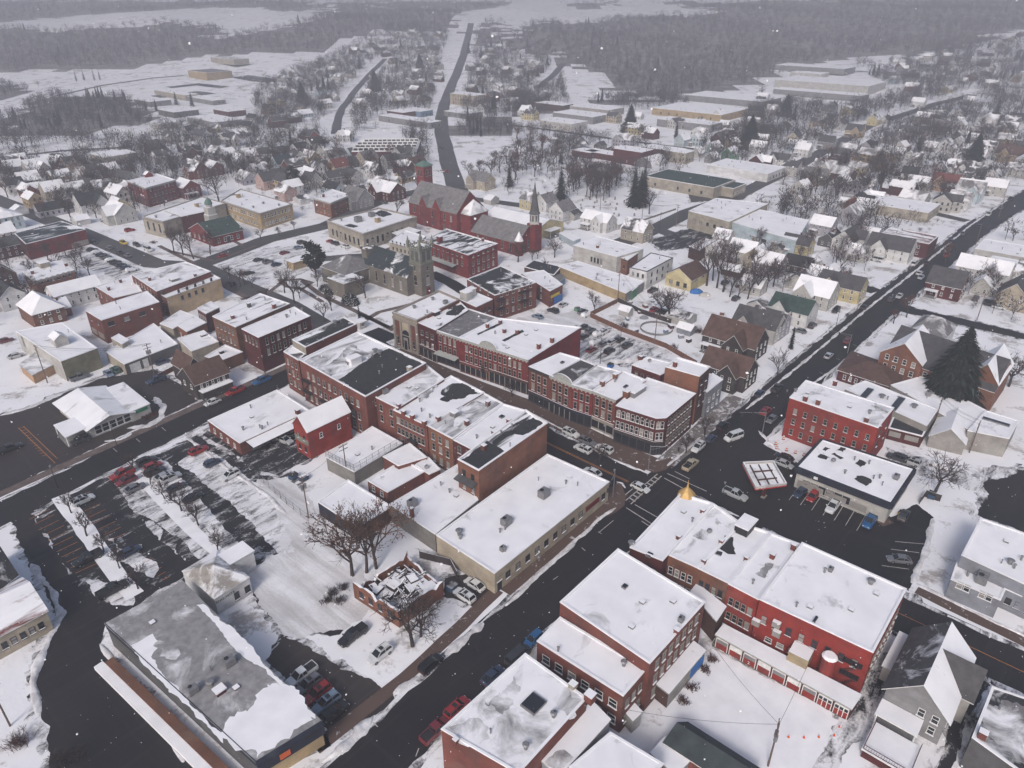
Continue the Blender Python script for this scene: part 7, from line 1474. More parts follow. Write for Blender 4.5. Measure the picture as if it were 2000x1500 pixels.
# bank front
rt = find('corner bank'); P = D['bank']['P']; h = D['bank']['h']; a, bb = P[0], P[1]; b = MB()
for t in (.0, .27, .64, .91): wbox(b, a, bb, t + .01, t + .08, 0, h - .7, .35)
wbox(b, a, bb, 0, 1, 0, .9, .42); wbox(b, a, bb, 0, 1, h - 1.6, h - .72, .4); b.build('pilasters', ['fs'], rt)
b = MB()
for t0, t1 in ((.09, .26), (.73, .9)): b = MB(); wbox(b, a, bb, t0, t1, .95, h - 1.65, .06); b.build('brick_panel', ['w_brick'], rt)
ar = Vector((*lerp(a, bb, .5), 0)); e = (Vector(bb) - Vector(a)).normalized(); e = Vector((e.x, e.y, 0)); nr = Vector((e.y, -e.x, 0)); L = math.dist(a, bb); b = MB(); w = L * .15; n = 10
def arch(w, zt, off, m):
    pts = [ar - e * w + nr * off + U3 * .9, ar + e * w + nr * off + U3 * .9] + [ar + nr * off + e * (w * math.cos(math.pi * i / n)) + U3 * (zt + w * math.sin(math.pi * i / n)) for i in range(n + 1)]
    b.face(pts, m)
arch(w * 1.18, 5.4, .08, 0); arch(w, 5.4, .12, 1)
b.obox(ar - e * w * .55 + nr * .1 + U3 * .5, e * w * 1.1, nr * .3, U3 * 4.0, 0); b.obox(ar - e * w * .35 + nr * .38 + U3 * .5, e * w * .7, nr * .05, U3 * 3.2, 1); b.obox(ar - e * w + nr * .1 + U3 * 5.1, e * w * 2, nr * .15, U3 * .3, 0)
b.build('arched_entrance', ['fs', 'glass'], rt)
for t in (.175, .815):
    p = lerp(a, bb, t); put_window(rt, (p[0] + nr.x * .07, p[1] + nr.y * .07, 1.6), math.atan2(e.y, e.x) + math.pi, 1.0, 2.6, 's')
# garage doors on the low garage row
rt = find('low garage row'); P = D['garage']['P']; a, bb = P[0], P[1]; n = 9
for i in range(n):
    t0, t1 = (i + .08) / n, (i + .92) / n; b = MB(); wbox(b, a, bb, t0, t1, .1, 1.35, .08, 0); wbox(b, a, bb, t0, t1, 1.36, 2.25, .07, 2 if i % 2 == 0 and i < 7 else 1)
    for k in ((0, 1) if i < 7 else range(4)): q = t0 + (t1 - t0) * k / (1 if i < 7 else 3); wbox(b, a, bb, q - .0025, q + .0025, .1, 2.25, .11, 1)
    if i >= 7:
        for k in range(3): q = t0 + (t1 - t0) * (k + .5) / 3; wbox(b, a, bb, q - .012, q + .012, 1.5, 2.1, .1, 3)
    wbox(b, a, bb, t0, t1, 2.22, 2.4, .12, 1); b.build('garage_door', ['w_redp', 'fw', 'w_grey', 'glass'], rt)
p = lerp(a, bb, (2.5) / n); e = (Vector(bb) - Vector(a)).normalized(); text(rt, '2', (p[0] + e.y * .14, p[1] - e.x * .14, .45), math.atan2(e.y, e.x), .8, 'fw')
# rear stair tower, boxes and fire escapes on the red block
rt = find('wide bright red'); P = D['redblock']['P']; h = D['redblock']['h']; a, bb = P[0], P[1]; b = MB()
e = (Vector(bb) - Vector(a)).normalized(); nr = Vector((e.y, -e.x, 0)); pos = lambda t, d: (lerp(a, bb, t)[0] + nr.x * d, lerp(a, bb, t)[1] + nr.y * d)
c = pos(.70, 1.1); ngon_tube(b, c, 1.15, 1.15, 0, 6.0, 12); ngon_tube(b, c, 1.25, .9, 6.0, 6.4, 12, 1); b.build('stair_turret', ['w_redp', 'snow'], rt)
c = pos(.47, 1.6); b = MB(); b.box(c[0], c[1], 2.9, 3.2, 3.0, 2.0, 0, 1, math.atan2(e.y, e.x)); b.build('rear_porch', ['w_tanw', 'snow'], rt)
for t, z in ((.22, 4.3), (.2, 6.2), (.02, 4.5)):
    c = pos(t, .5); b = MB(); b.box(c[0], c[1], z, 1.3, .8, 1.1, 0, 1, math.atan2(e.y, e.x)); b.build('air_conditioner', ['lit', 'snow'], rt)
fire_escape(rt, pos(.8, 0), pos(.96, 0), [3.6, 6.3], 1.1)
# painted band and steps on the gable house
rt = find('brick gable house'); P = next(d['P'] for d in D['gab'] if 'brick gable house' in d['l']); b = MB(); wbox(b, P[0], P[1], .02, .98, 3.6, 5.2, .06); b.build('painted_band', ['w_verd'], rt)
# fire escapes on other blocks
rt = find('tenement'); P = D['tenement']['P']; fire_escape(rt, lerp(P[1], P[2], .55), lerp(P[1], P[2], .78), [4.4, 7.8], 1.2); fire_escape(rt, lerp(P[1], P[2], .02), lerp(P[1], P[2], .2), [4.4, 7.8], 1.2)
rt = find('three storey red brick block with black'); P = next(d['P'] for d in D['flat'] if d['l'].startswith('three storey red brick block with black')); fire_escape(rt, lerp(P[0], P[1], .03), lerp(P[0], P[1], .16), [3.8, 7.2], 1.2); fire_escape(rt, lerp(P[0], P[1], .3), lerp(P[0], P[1], .44), [3.8], 1.2)
rt = find('wide brown brick row unit'); P = next(d['P'] for d in D['flat'] if d['l'].startswith('wide brown brick row unit')); fire_escape(rt, lerp(P[0], P[1], .45), lerp(P[0], P[1], .72), [4.4], 1.3)
# corner store fascia
rt = find('navy fascia'); P = D['store']['P']; h = D['store']['h']; b = MB()
for i in (0, 1, 2, 3): wbox(b, P[i], P[(i + 1) % 4], -.02, 1.02, h - 1.3, h + .16, .7, 0)
b.build('fascia', ['w_navy'], rt)
b = MB()
for t in (.03, .14, .25, .40, .62): wbox(b, P[0], P[1], t, t + (.075 if t < .4 else .18), .7, 2.3, .1)
b.build('window_board', ['lit'], rt); b = MB(); wbox(b, P[0], P[1], .2, .245, h - .9, h - .3, .18, 0, off=.7); b.build('sign_board', ['fw'], rt)
text(rt, 'STORE', (0, 0, -5), 0, .1, 'fw') if False else None
# bank sign left
rt = find('low bank with'); w_ = next(d for d in D['gab'] if d['l'].startswith('low bank'))['wings'][0]['P']; b = MB(); wbox(b, w_[1], w_[2], .3, .85, 2.0, 2.75, .25); b.build('sign_board', ['signg'], rt)
# grey store fascia and sign
rt = find('long grey felt'); P = D['greystore']['P']; h = D['greystore']['h']; b = MB(); wbox(b, P[1], P[2], -.01, 1.01, h - 1.9, h + .1, .9, 0); wbox(b, P[0], P[1], -.0, 1.0, h - 1.2, h + .06, .12, 0); b.build('fascia', ['w_navy'], rt)
b = MB(); wbox(b, P[1], P[2], .3, .46, h - 1.5, h - .5, .1, 0, off=.9); b.build('sign_board', ['signo'], rt)
b = MB(); wbox(b, P[0], P[1], .08, 1.0, 0, 1.1, 1.4, 0, 1, 1.6); b.build('planter_wall', ['w_brown', 'w_brown'], rt)
b = MB(); wbox(b, P[0], P[1], .06, 1.0, 0, .8, 1.5, 0, 1, 3.0); o = b.build('snow_strip', ['snow', 'snow'], rt)
# fuel canopy
P = [Vector((*p, 0)) for p in D['canopy']]; c = sum(P, Vector()) / 4; rt = empty('fuel_canopy', (c.x, c.y, 0)); tag(rt, 'white fuel station canopy with dark red roof beams under thin snow', 'canopy')
b = MB(); Q = [(p.x, p.y) for p in P]; b.prism(Q, 4.3, 4.6, 0, 1, True); I = offset(Q, -.25)
for i in range(4):
    j = (i + 1) % 4; b.face([(*Q[i], 4.3), (*Q[j], 4.3), (*Q[j], 5.2), (*Q[i], 5.2)], 0); b.face([(*I[j], 4.6), (*I[i], 4.6), (*I[i], 5.2), (*I[j], 5.2)], 0); b.face([(*Q[i], 5.2), (*Q[j], 5.2), (*I[j], 5.2), (*I[i], 5.2)], 1)
b.build('canopy_tray', ['w_offw', 's_l7'], rt); b = MB()
for i in range(4): wbox(b, Q[i], Q[(i + 1) % 4], 0, 1, 4.25, 4.5, .05)
b.build('trim_band', ['signr'], rt); b = MB()
for s in (.2, .5, .8):
    p, q = lerp(I[0], I[3], s), lerp(I[1], I[2], s); p, q = lerp(p, q, .06), lerp(p, q, .94); b.obox((p[0], p[1], 4.62), (q[0] - p[0], q[1] - p[1], 0), ((q[1] - p[1]) * .03, -(q[0] - p[0]) * .03, 0), (0, 0, .25))
for s in (.35, .7):
    p, q = lerp(I[0], I[1], s), lerp(I[3], I[2], s); p, q = lerp(p, q, .16), lerp(p, q, .84); b.obox((p[0], p[1], 4.64), (q[0] - p[0], q[1] - p[1], 0), ((q[1] - p[1]) * .04, -(q[0] - p[0]) * .04, 0), (0, 0, .3))
b.build('roof_beam', ['w_brickd'], rt); b = MB()
for s in (.3, .72):
    p = lerp(lerp(Q[0], Q[3], .5), lerp(Q[1], Q[2], .5), s); b.box(p[0], p[1], 0, .45, .45, 4.4, 0, None, AA); b.box(p[0], p[1], 0, 1.6, .9, .25, 1, None, AA)
b.build('post', ['w_redd', 'fs'], rt)
b = MB(); a, bb = Q[1], Q[2]; wbox(b, a, bb, .02, .32, 4.35, 4.95, .05); b.build('sign_board', ['fw'], rt); e = (Vector(bb) - Vector(a)).normalized(); p = lerp(a, bb, .17); text(rt, 'KWIK FILL', (p[0] + e.y * .1, p[1] - e.x * .1, 4.45), math.atan2(e.y, e.x), .5, 'signr')
for k, s in enumerate((.4, .68)):
    p = lerp(lerp(Q[0], Q[3], .5), lerp(Q[1], Q[2], .5), s); r2 = empty('fuel_pump', (p[0], p[1], 0)); tag(r2, 'fuel pump under the canopy nearer the avenue' if k == 0 else 'fuel pump under the canopy nearer the main street', 'fuel pump'); b = MB(); b.box(p[0], p[1], 0, 1.0, .6, 1.9, 0, 1, AA); b.build('pump_body', ['w_redd', 'fw'], r2); b = MB(); b.box(p[0] - DB[0] * .33, p[1] - DB[1] * .33, 1.1, .7, .05, .5, 0, None, AA); b.build('display', ['glass'], r2)
# ruin
P = [tuple(p) for p in D['ruin']]; c = cen(P); rt = empty('ruined_building', (c[0], c[1], 0)); tag(rt, 'roofless burnt brick building filled with snowy debris', 'ruined building'); I = offset(P, -.45); r = random.Random(4); b = MB()
for i in range(4):
    a, bb, c0, c1 = P[i], P[(i + 1) % 4], I[i], I[(i + 1) % 4]; n = 12; hh = [(3.9 if i < 2 else 2.6) + r.uniform(-.25, .25) - (1.2 if r.random() < .12 else 0) for _ in range(n + 1)]; hh[0] = hh[-1] = 3.9 if i != 2 else 2.8
    for k in range(n):
        p, q, s, t = lerp(a, bb, k / n), lerp(a, bb, (k + 1) / n), lerp(c0, c1, k / n), lerp(c0, c1, (k + 1) / n); z0, z1 = hh[k], hh[k + 1]
        b.face([(*p, -.2), (*q, -.2), (*q, z1), (*p, z0)], 0); b.face([(*t, 0), (*s, 0), (*s, z0), (*t, z1)], 0); b.face([(*p, z0), (*q, z1), (*t, z1), (*s, z0)], 1)
b.build('wall', ['w_orange', 's_k8'], rt); b = MB()
for k in range(110):
    p = quadpt(I, r.uniform(.05, .95), r.uniform(.05, .95)); L = r.uniform(1, 4.5); a_ = r.choice((AA, AA + 1.57, AA + r.uniform(-.5, .5))); z = r.uniform(.4, 2.4); b.obox((p[0], p[1], z), (L * math.cos(a_) * .6, L * math.sin(a_) * .6, r.uniform(-.7, .7)), (-.2 * math.sin(a_), .2 * math.cos(a_), 0), (0, 0, .18), 0, r.choice((0, 1, 1)))
for k in range(26):
    p = quadpt(I, r.uniform(.05, .9), r.uniform(.05, .9)); b.box(p[0], p[1], .2, r.uniform(1, 3), r.uniform(1, 2.4), r.uniform(.8, 2.6), 0, 1, AA + r.uniform(-.3, .3))
b.build('debris', ['w_dark', 'snow'], rt)
for s, t in ((.3, .0), (.65, .0), (.86, .0)): pass
edge_windows(rt, P[0], P[1], [1.2], 4, 1.0, 1.6, 'd')
# stone church
def window_row(rt, a, bb, z, n, w, h, t0=.05, t1=.95):
    edge_windows(rt, a, bb, [z], n, w, h, 'sa', t0, t1)
P = [tuple(p) for p in D['church1']['P']]; c = cen(P); rt = empty('stone_church', (c[0], c[1], 0)); tag(rt, 'grey stone church with square pinnacled tower and black roof', 'church')
gable_mesh(rt, P, 0, 7.5, 13.0, 0, ['w_stone'], ['s_n3', 'fs'], .4, 0, ('nave_wall', 'nave_roof')); window_row(rt, P[0], P[1], 1.8, 5, 1.2, 3.6)
t = D['church1']['tower']; b = MB(); b.box(t[0], t[1], -.2, 6.4, 6.4, 12.5, 0, None, AA); b.build('tower', ['w_stone'], rt); b = MB(); b.box(t[0], t[1], 12.3, 5.9, 5.9, 5.4, 0, None, AA); b.box(t[0], t[1], 12.0, 6.6, 6.6, .4, 0, None, AA); b.box(t[0], t[1], 17.6, 6.7, 6.7, .5, 0, 1, AA)
for i in range(4):
    aa = AA + i * math.pi / 2; px, py = t[0] + math.cos(aa) * 2.98, t[1] + math.sin(aa) * 2.98
    for q in (-1.2, 1.2): b.box(px - math.sin(aa) * q, py + math.cos(aa) * q, 13.2, .14, 1.5, 3.6, 2, None, aa)
b.build('belfry', ['w_verd', 'snow', 'w_dgrey'], rt); b = MB(); T4 = rectp(t, 6.2, 6.2, AA)
for i in range(4):
    p, q = T4[i], T4[(i + 1) % 4]; b.box(p[0], p[1], 18.0, .9, .9, 2.2, 0, None, AA); ngon_tube(b, p, .5, .03, 20.2, 22.4, 6)
    for k in range(1, 6): m_ = lerp(p, q, k / 6); b.box(m_[0], m_[1], 18.0, .5, .5, .9 + .5 * (k % 2), 0, 1, AA)
b.build('parapet', ['w_verd', 'snow'], rt); Q = rectp(t, 6.4, 6.4, AA)
for i in (0, 1): edge_windows(rt, Q[i], Q[(i + 1) % 4], [3.8], 1, 1.8, 3.2, 'sa', .2, .8); edge_windows(rt, Q[i], Q[(i + 1) % 4], [9.4], 1, .9, 1.6, 'sa', .2, .8)
b = MB(); wbox(b, Q[1], Q[2], .36, .64, .1, 2.9, .12); b.build('door', ['fr'], rt)
tr = rectp((P[0][0] + DA[0] * 3, P[0][1] + DA[1] * 3), 3.2, 3.2, AA); b = MB(); b.prism(tr, 0, 12.5, 0, 1)
for p in tr: b.box(p[0], p[1], 12.3, .8, .8, 1.1, 0, 1, AA)
b.build('rear_turret', ['w_stone', 'snow'], rt)
# spired church
P = [tuple(p) for p in D['church2']['P']]; c = cen(P); rt = empty('brick_church', (c[0], c[1], 0)); tag(rt, 'red brick church with tall slate spire and grey roof', 'church')
gable_mesh(rt, P, 0, 5.8, 11.6, 0, ['w_red'], ['u_g', 'fs'], .4, 0, ('nave_wall', 'nave_roof')); window_row(rt, P[0], P[1], 1.5, 5, 1.1, 3.2); edge_windows(rt, P[1], P[2], [2.0], 2, 1.2, 3.2, 'sa', .15, .6)
t = quadpt(P, .72, -.02); b = MB(); b.box(t[0], t[1], -.2, 4.6, 4.6, 12.4, 0, None, AA); b.build('tower', ['w_red'], rt); b = MB(); ngon_tube(b, t, 2.1, 2.1, 12.0, 16.6, 8, 0); ngon_tube(b, t, 2.5, 2.3, 11.9, 12.6, 8, 0)
for i in range(8):
    aa = math.pi * (i + .5) / 4; b.box(t[0] + math.cos(aa) * 1.9, t[1] + math.sin(aa) * 1.95, 13.4, .2, .8, 2.4, 1, None, aa)
b.build('belfry', ['w_offw', 'w_dgrey'], rt); b = MB(); ngon_tube(b, t, 2.6, 1.9, 16.5, 17.6, 8); ngon_tube(b, t, 1.9, .1, 17.6, 29.6, 8); b.tube((*t, 29.4), (*t, 31), .06, .05, 4); b.build('spire', ['w_dgrey'], rt)
p = quadpt(P, .08, .0); b = MB(); ngon_tube(b, p, 1.8, 1.8, -.2, 6.5, 8, 0); ngon_tube(b, p, 2.0, .05, 6.5, 10.5, 8, 1); b.build('corner_turret', ['w_red', 's_g7'], rt)
# big red church
P = [tuple(p) for p in D['church3']['P']]; c = cen(P); rt = empty('brick_church', (c[0], c[1], 0)); tag(rt, 'large dark red brick church with copper topped square tower', 'church')
gable_mesh(rt, P, 0, 10, 18.5, 0, ['w_red'], ['u_g', 'fs'], .4, 0, ('nave_wall', 'nave_roof')); edge_windows(rt, P[0], P[1], [1.4], 7, 1.0, 2.0, 's'); window_row(rt, P[0], P[1], 5.4, 7, 1.2, 2.8); edge_windows(rt, P[1], P[2], [1.6, 5.6], 4, 1.2, 2.6, 'sa')
for t_, s in ((.32, 5.0), (.6, 5.0)):
    q = lerp(P[0], P[1], t_); Q = [(q[0] + DA[0] * a_ + DB[0] * b_, q[1] + DA[1] * a_ + DB[1] * b_) for a_, b_ in ((-.4, s / 2), (-.4, -s / 2), (6, -s / 2), (6, s / 2))]; gable_mesh(rt, Q, 0, 10.5, 14.5, 1, ['w_red'], ['u_g', 'fs'], .25, 0, ('dormer_wall', 'dormer_roof'))
q = lerp(P[1], P[2], .5); Q = [(q[0] + DA[0] * a_ + DB[0] * b_, q[1] + DA[1] * a_ + DB[1] * b_) for a_, b_ in ((-6, 1), (-6, -6), (6, -6), (6, 1))]; gable_mesh(rt, Q, 0, 9.5, 15.0, 0, ['w_red'], ['s_g5', 'fs'], .3, .9, ('apse_wall', 'apse_roof'))
TH = 20.5; t = D['church3']['tower']; b = MB(); b.box(t[0], t[1], -.2, 6, 6, TH - .4, 0, None, AA); b.build('tower', ['w_red'], rt); b = MB(); Q = rectp(t, 6.6, 6.6, AA); b.prism(Q, TH - .7, TH, 0, 1)
for i in range(4): b.face([(*Q[i], TH), (*Q[(i + 1) % 4], TH), (t[0], t[1], TH + 2.2)], 0)
b.build('tower_roof', ['copper', 'copper'], rt); Q = rectp(t, 6, 6, AA)
for i in (0, 1): edge_windows(rt, Q[i], Q[(i + 1) % 4], [TH - 5.5], 2, 1.1, 3.0, 'sa', .15, .85)
# courthouse cupola
rt = find('courthouse'); c = D['cupola']; b = MB(); b.box(c[0], c[1], 5.5, 4.4, 4.4, 5.5, 0, 1, AA); b.box(c[0], c[1], 11.0, 3.6, 3.6, 3.4, 0, 1, AA); ngon_tube(b, c, 1.5, 1.5, 14.4, 15.6, 8); b.build('cupola', ['w_offw', 'snow'], rt); b = MB()
for (r0, za), (r1, zb) in zip([(1.75, 15.6), (1.7, 16.4), (1.3, 17.3), (.7, 17.9), (.2, 18.2)], [(1.7, 16.4), (1.3, 17.3), (.7, 17.9), (.2, 18.2), (.05, 19.6)]): ngon_tube(b, c, r0, r1, za, zb, 10)
b.build('dome', ['copper'], rt)
# sawtooth mill
rt = find('sawtooth'); P = D['mill']['P']; h = D['mill']['h']
for k in range(4):
    t0, t1 = .03 + k * .245, .03 + k * .245 + .21; x0 = .02 + .08 * (k == 3); b = MB(); q = [quadpt(P, x0, t0), quadpt(P, .98, t0), quadpt(P, .98, t1), quadpt(P, x0, t1)]
    a0, a1, a2, a3 = [Vector((*p, h)) for p in q]; up = U3 * 2.8
    b.face([a0, a1, a1 + up, a0 + up], 2); b.face([a0 + up, a1 + up, a2, a3], 0); b.face([a1, a2, a1 + up], 2); b.face([a3, a0, a0 + up], 2)
    e = a1 - a0; nr = Vector((e.y, -e.x, 0)).normalized() * .06
    for i in range(12): b.obox(a0 + e * ((i + .12) / 12) + U3 * .6 + nr * .2, e * (.78 / 12), nr, U3 * 1.5, 1)
    b.build('sawtooth_light', ['snow', 'glass', 'fw'], rt)
# gazebo
gx, gy = GAZ; rt = empty('gazebo', (gx, gy, 0)); tag(rt, 'open gazebo with pointed roof on the snowy field', 'gazebo'); b = MB(); ngon_tube(b, (gx, gy), 5.2, .15, 3.4, 8.0, 8); b.build('roof', ['s_d3'], rt); b = MB(); ngon_tube(b, (gx, gy), 4.6, 4.6, 0, .7, 8)
for i in range(8): a = i * math.pi / 4; b.tube((gx + 4.3 * math.cos(a), gy + 4.3 * math.sin(a), .6), (gx + 4.3 * math.cos(a), gy + 4.3 * math.sin(a), 3.5), .12, .12, 5)
b.build('deck', ['w_offw'], rt)
# quonset hut
gx, gy = QUO; rt = empty('quonset_hut', (gx, gy, 0)); tag(rt, 'white half round quonset hut with grey end', 'hut'); b = MB(); n = 10; R = 6.5; L = 20
f = lambda i, y: (gx + DA[0] * y + DB[0] * R * math.cos(math.pi * i / n), gy + DA[1] * y + DB[1] * R * math.cos(math.pi * i / n), R * .9 * math.sin(math.pi * i / n))
for i in range(n): b.face([f(i, -L / 2), f(i, L / 2), f(i + 1, L / 2), f(i + 1, -L / 2)], 0)
for s in (-1, 1): b.face([f(i, s * L / 2) for i in range(n + 1)], 1)
b.build('shell', ['s_g9', 'w_grey'], rt)
# dumpsters, drums, cones, tarps, fences, graves
def dumpster(x, y, a, m, l):
    r_ = empty('dumpster', (x, y, 0), a); tag(r_, l, 'dumpster'); b = MB(); b.prism([(-.9, -.7), (.9, -.7), (1.0, .7), (-1.0, .7)], .15, 1.25, 0); o = b.build('bin', [m], r_, world=False); b = MB(); b.face([(-1.0, -.72, 1.26), (1.0, -.72, 1.26), (1.0, .72, 1.42), (-1.0, .72, 1.42)]); b.face([(-1.0, .72, 1.26), (-1.0, .72, 1.42), (1.0, .72, 1.42), (1.0, .72, 1.26)]); b.build('lid', ['s_k3'], r_, world=False)
for p, m, l in DUMP: dumpster(p[0], p[1], AA + .1, m, l)
for p in DRUM:
    b = MB(); x, y = p
    for k in range(4): b.tube((x, y, k * .27), (x, y, (k + 1) * .27), .3 - k * .03, .28 - k * .03, 8, k % 2)
    b.tube((x, y, 0), (x, y, .06), .4, .4, 8, 2); o = b.build('traffic_drum', ['orangep', 'fw', 'tyre']); tag(o, 'orange and white traffic drum on the snow beside the red hotel block', 'traffic drum', 'drums beside the red hotel block')
for p in CONE:
    b = MB(); x, y = p; b.tube((x, y, 0), (x, y, .55), .14, .03, 7, 0); b.box(x, y, 0, .34, .34, .04, 0); o = b.build('traffic_cone', ['orangep']); tag(o, 'small orange traffic cone standing on the white snow field', 'traffic cone', 'cones on the snow field')
for i, (x, y, w, h) in enumerate(GRAV):
    b = MB(); b.obox((x - w / 2, y, -.1), (w, 0, 0), (0, .25, 0), (0, 0, h), 0, 1); b.obox((x - w / 2 - .15, y - .1, -.1), (w + .3, 0, 0), (0, .45, 0), (0, 0, .3), 0, 1); o = b.build('gravestone', ['stonegrave', 'snow']); tag(o, 'small grey gravestone standing in the snowy graveyard', 'gravestone', 'gravestones in the graveyard')
def fence(pts, h, m, l, solid=True):
    b = MB(); P = [Vector((*p, 0)) for p in pts]
    for a, c in zip(P, P[1:]):
        e = c - a; n = max(1, int(e.length / 2.4)); nr = Vector((-e.y, e.x, 0)).normalized() * .08
        if solid: b.obox(a, e, nr, U3 * h, 0, 1)
        else:
            for z in (.05, h * .5, h): b.tube(a + U3 * z, c + U3 * z, .03, .03, 4)
            k = int(e.length / .5)
            for i in range(k): b.tube(a + e * (i / k), a + e * ((i + 1) / k) + U3 * h, .012, .012, 3, 0, False)
        for i in range(n + 1): b.tube(a + e * (i / n) - U3 * .1, a + e * (i / n) + U3 * (h + .1), .06, .06, 5)
    o = b.build('fence', [m, 'snow']); tag(o, l, 'fence')
for P, h, m, l, s in FENCE: fence(P, h, m, l, s)
rt = find('fenced snowy roof terrace'); P = next(d['P'] for d in D['flat'] if 'fenced snowy roof terrace' in d['l']); h = next(d['h'] for d in D['flat'] if 'fenced snowy roof terrace' in d['l']); b = MB()
for a, c in ((P[0], P[1]), (P[1], P[2])):
    n = 26; A_, C_ = vv(a, h + .1), vv(c, h + .1); e = C_ - A_
    for z in (1.9, 1.0): b.tube(A_ + U3 * z, C_ + U3 * z, .035, .035, 4)
    for i in range(n): b.tube(A_ + e * (i / n), A_ + e * ((i + .8) / n) + U3 * 1.9, .014, .014, 3); b.tube(A_ + e * ((i + .8) / n), A_ + e * (i / n) + U3 * 1.9, .014, .014, 3)
    for i in range(9): b.tube(A_ + e * (i / 8), A_ + e * (i / 8) + U3 * 2, .05, .05, 5)
b.build('railing', ['metal'], rt)
rt = find('rear balcony'); P = D['balc']; b = MB()
for i in (3, 0, 1):
    a, c = vv(P[i], 1.7), vv(P[(i + 1) % 4], 1.7); e = c - a; n = max(4, int(e.length / .35)); b.tube(a + U3, c + U3, .06, .06, 4); b.tube(a + U3 * .2, c + U3 * .2, .05, .05, 4)
    for k in range(n): b.tube(a + e * (k / n) + U3 * .2, a + e * (k / n) + U3, .025, .025, 3)
b.build('railing', ['w_redd'], rt)
r = random.Random(21)
for i, p in enumerate(JUNK):
    x, y = U(*p); rt = empty('yard_crate', (x, y, 0)); tag(rt, 'small snow topped crate left lying in the back yards', 'crate', 'crates in the back yards'); b = MB(); b.box(x, y, 0, r.uniform(.9, 2.2), r.uniform(.8, 1.6), r.uniform(.5, 1.2), 0, 1, r.uniform(0, 3)); b.build('box', [r.choice(['w_brickd', 'w_greyb', 'w_brown', 'w_blue', 'w_dark']), 'snow'], rt)
# trampoline, tarp heaps, booth, truck
x, y = TRAMP; b = MB()
for i in range(18):
    a, c = i * math.pi / 9, (i + 1) * math.pi / 9; b.tube((x + 5.4 * math.cos(a), y + 5.4 * math.sin(a), .1), (x + 5.4 * math.cos(c), y + 5.4 * math.sin(c), .1), .1, .1, 4); b.face([(x + 5.4 * math.cos(a), y + 5.4 * math.sin(a), 0), (x + 5.4 * math.cos(c), y + 5.4 * math.sin(c), 0), (x + 5.4 * math.cos(c), y + 5.4 * math.sin(c), .8), (x + 5.4 * math.cos(a), y + 5.4 * math.sin(a), .8)])
tag(b.build('swimming_pool', ['w_grey']), 'round empty above ground pool wall in the snowy yard', 'pool')
for (p, m, l, s) in TARP:
    r = random.Random(int(p[0] * 9)); b = MB(); n = 9; rings = []
    for k, (q, z) in enumerate(((1.0, 0), (.92, .7), (.6, 1.25), (.05, 1.5))): rings.append([(p[0] + s * q * math.cos(2 * math.pi * i / n) * r.uniform(.85, 1.1), p[1] + s * q * .7 * math.sin(2 * math.pi * i / n) * r.uniform(.85, 1.1), z * s * .45) for i in range(n)])
    for A_, B_ in zip(rings, rings[1:]):
        for i in range(n): j = (i + 1) % n; b.face([A_[i], A_[j], B_[j], B_[i]])
    tag(b.build('covered_boat' if 'boat' in l else 'tarpaulin_heap', [m]), l, 'boat' if 'boat' in l else 'tarpaulin')
rt = empty('information_booth', (*BOOTH, 0)); tag(rt, 'little white booth with snowy roof at the park corner', 'booth'); b = MB(); b.box(*BOOTH, 0, 2.6, 2.6, 2.4, 0, None, AA); b.build('wall', ['w_offw'], rt); b = MB(); b.box(*BOOTH, 2.4, 3.4, 3.4, .3, 0, 1, AA); b.build('roof', ['fw', 'snow'], rt); Q = rectp(BOOTH, 2.6, 2.6, AA); edge_windows(rt, Q[1], Q[2], [1.0], 1, 1.4, 1.0, 'w', .1, .9)
rt = empty('park_kiosk', (*KIOSK, 0)); tag(rt, 'tan wooden kiosk with snowy roof beside the big evergreen', 'kiosk'); b = MB(); b.box(*KIOSK, 0, 6, 5, 3.0, 0, None, AA); b.build('wall', ['w_tanw'], rt); b = MB(); b.box(*KIOSK, 3.0, 7, 6, .35, 0, 1, AA); b.build('roof', ['w_tanw', 'snow'], rt)
# woods
OBST = [(*cen(d['P']), .62 * max(math.dist(d['P'][0], d['P'][1]), math.dist(d['P'][1], d['P'][2]))) for d in D['flat'] + D['gab']] + [(h[0], h[1], 7.5) for h in D['farh']] + [(p[0], p[1] - 3, 13) for p in ROADPTS]
GRID = {}
for q in OBST:
    k = int(q[2] // 20) + 1
    for i in range(-k, k + 1):
        for j in range(-k, k + 1): GRID.setdefault((int(q[0] // 20) + i, int(q[1] // 20) + j), []).append(q)
for name, label, mk, polys, sp, h0, h1, wd, keep in D['woods']:
    spots = []; r = random.Random(len(name))
    for P in polys:
        xs = [p[0] for p in P]; ys = [p[1] for p in P]; y = min(ys)
        while y < max(ys):
            s_ = sp * (1 + max(0, y - 900) / 1100); x = min(xs)
            while x < max(xs):
                px, py = x + r.uniform(-.5, .5) * s_, y + r.uniform(-.5, .5) * s_; x += s_
                if r.random() > keep or not in_region(*(warp(px, py) if 'woods' in name else (px, py)), P): continue
                if any(math.hypot(px - q[0], py - q[1]) < q[2] for q in GRID.get((int(px // 20), int(py // 20)), ())): continue
                if name in ('town_trees', 'street_trees') and mnoise.noise(Vector((px / 32, py / 32, 3))) + .5 * mnoise.noise(Vector((px / 11, py / 11, 7))) < -.16: continue
                if 'woods' in name and mnoise.noise(Vector((px / 70, py / 70, 3))) + .6 * mnoise.noise(Vector((px / 21, py / 21, 7))) < -.42: continue
                spots.append((px, py, r.uniform(h0, h1) * (1 if r.random() > .06 else 1.25), wd * (1 + max(0, y - 900) / 2600)))
            y += s_ * .9
    print(name, len(spots)); woods(name, spots, mk, label)
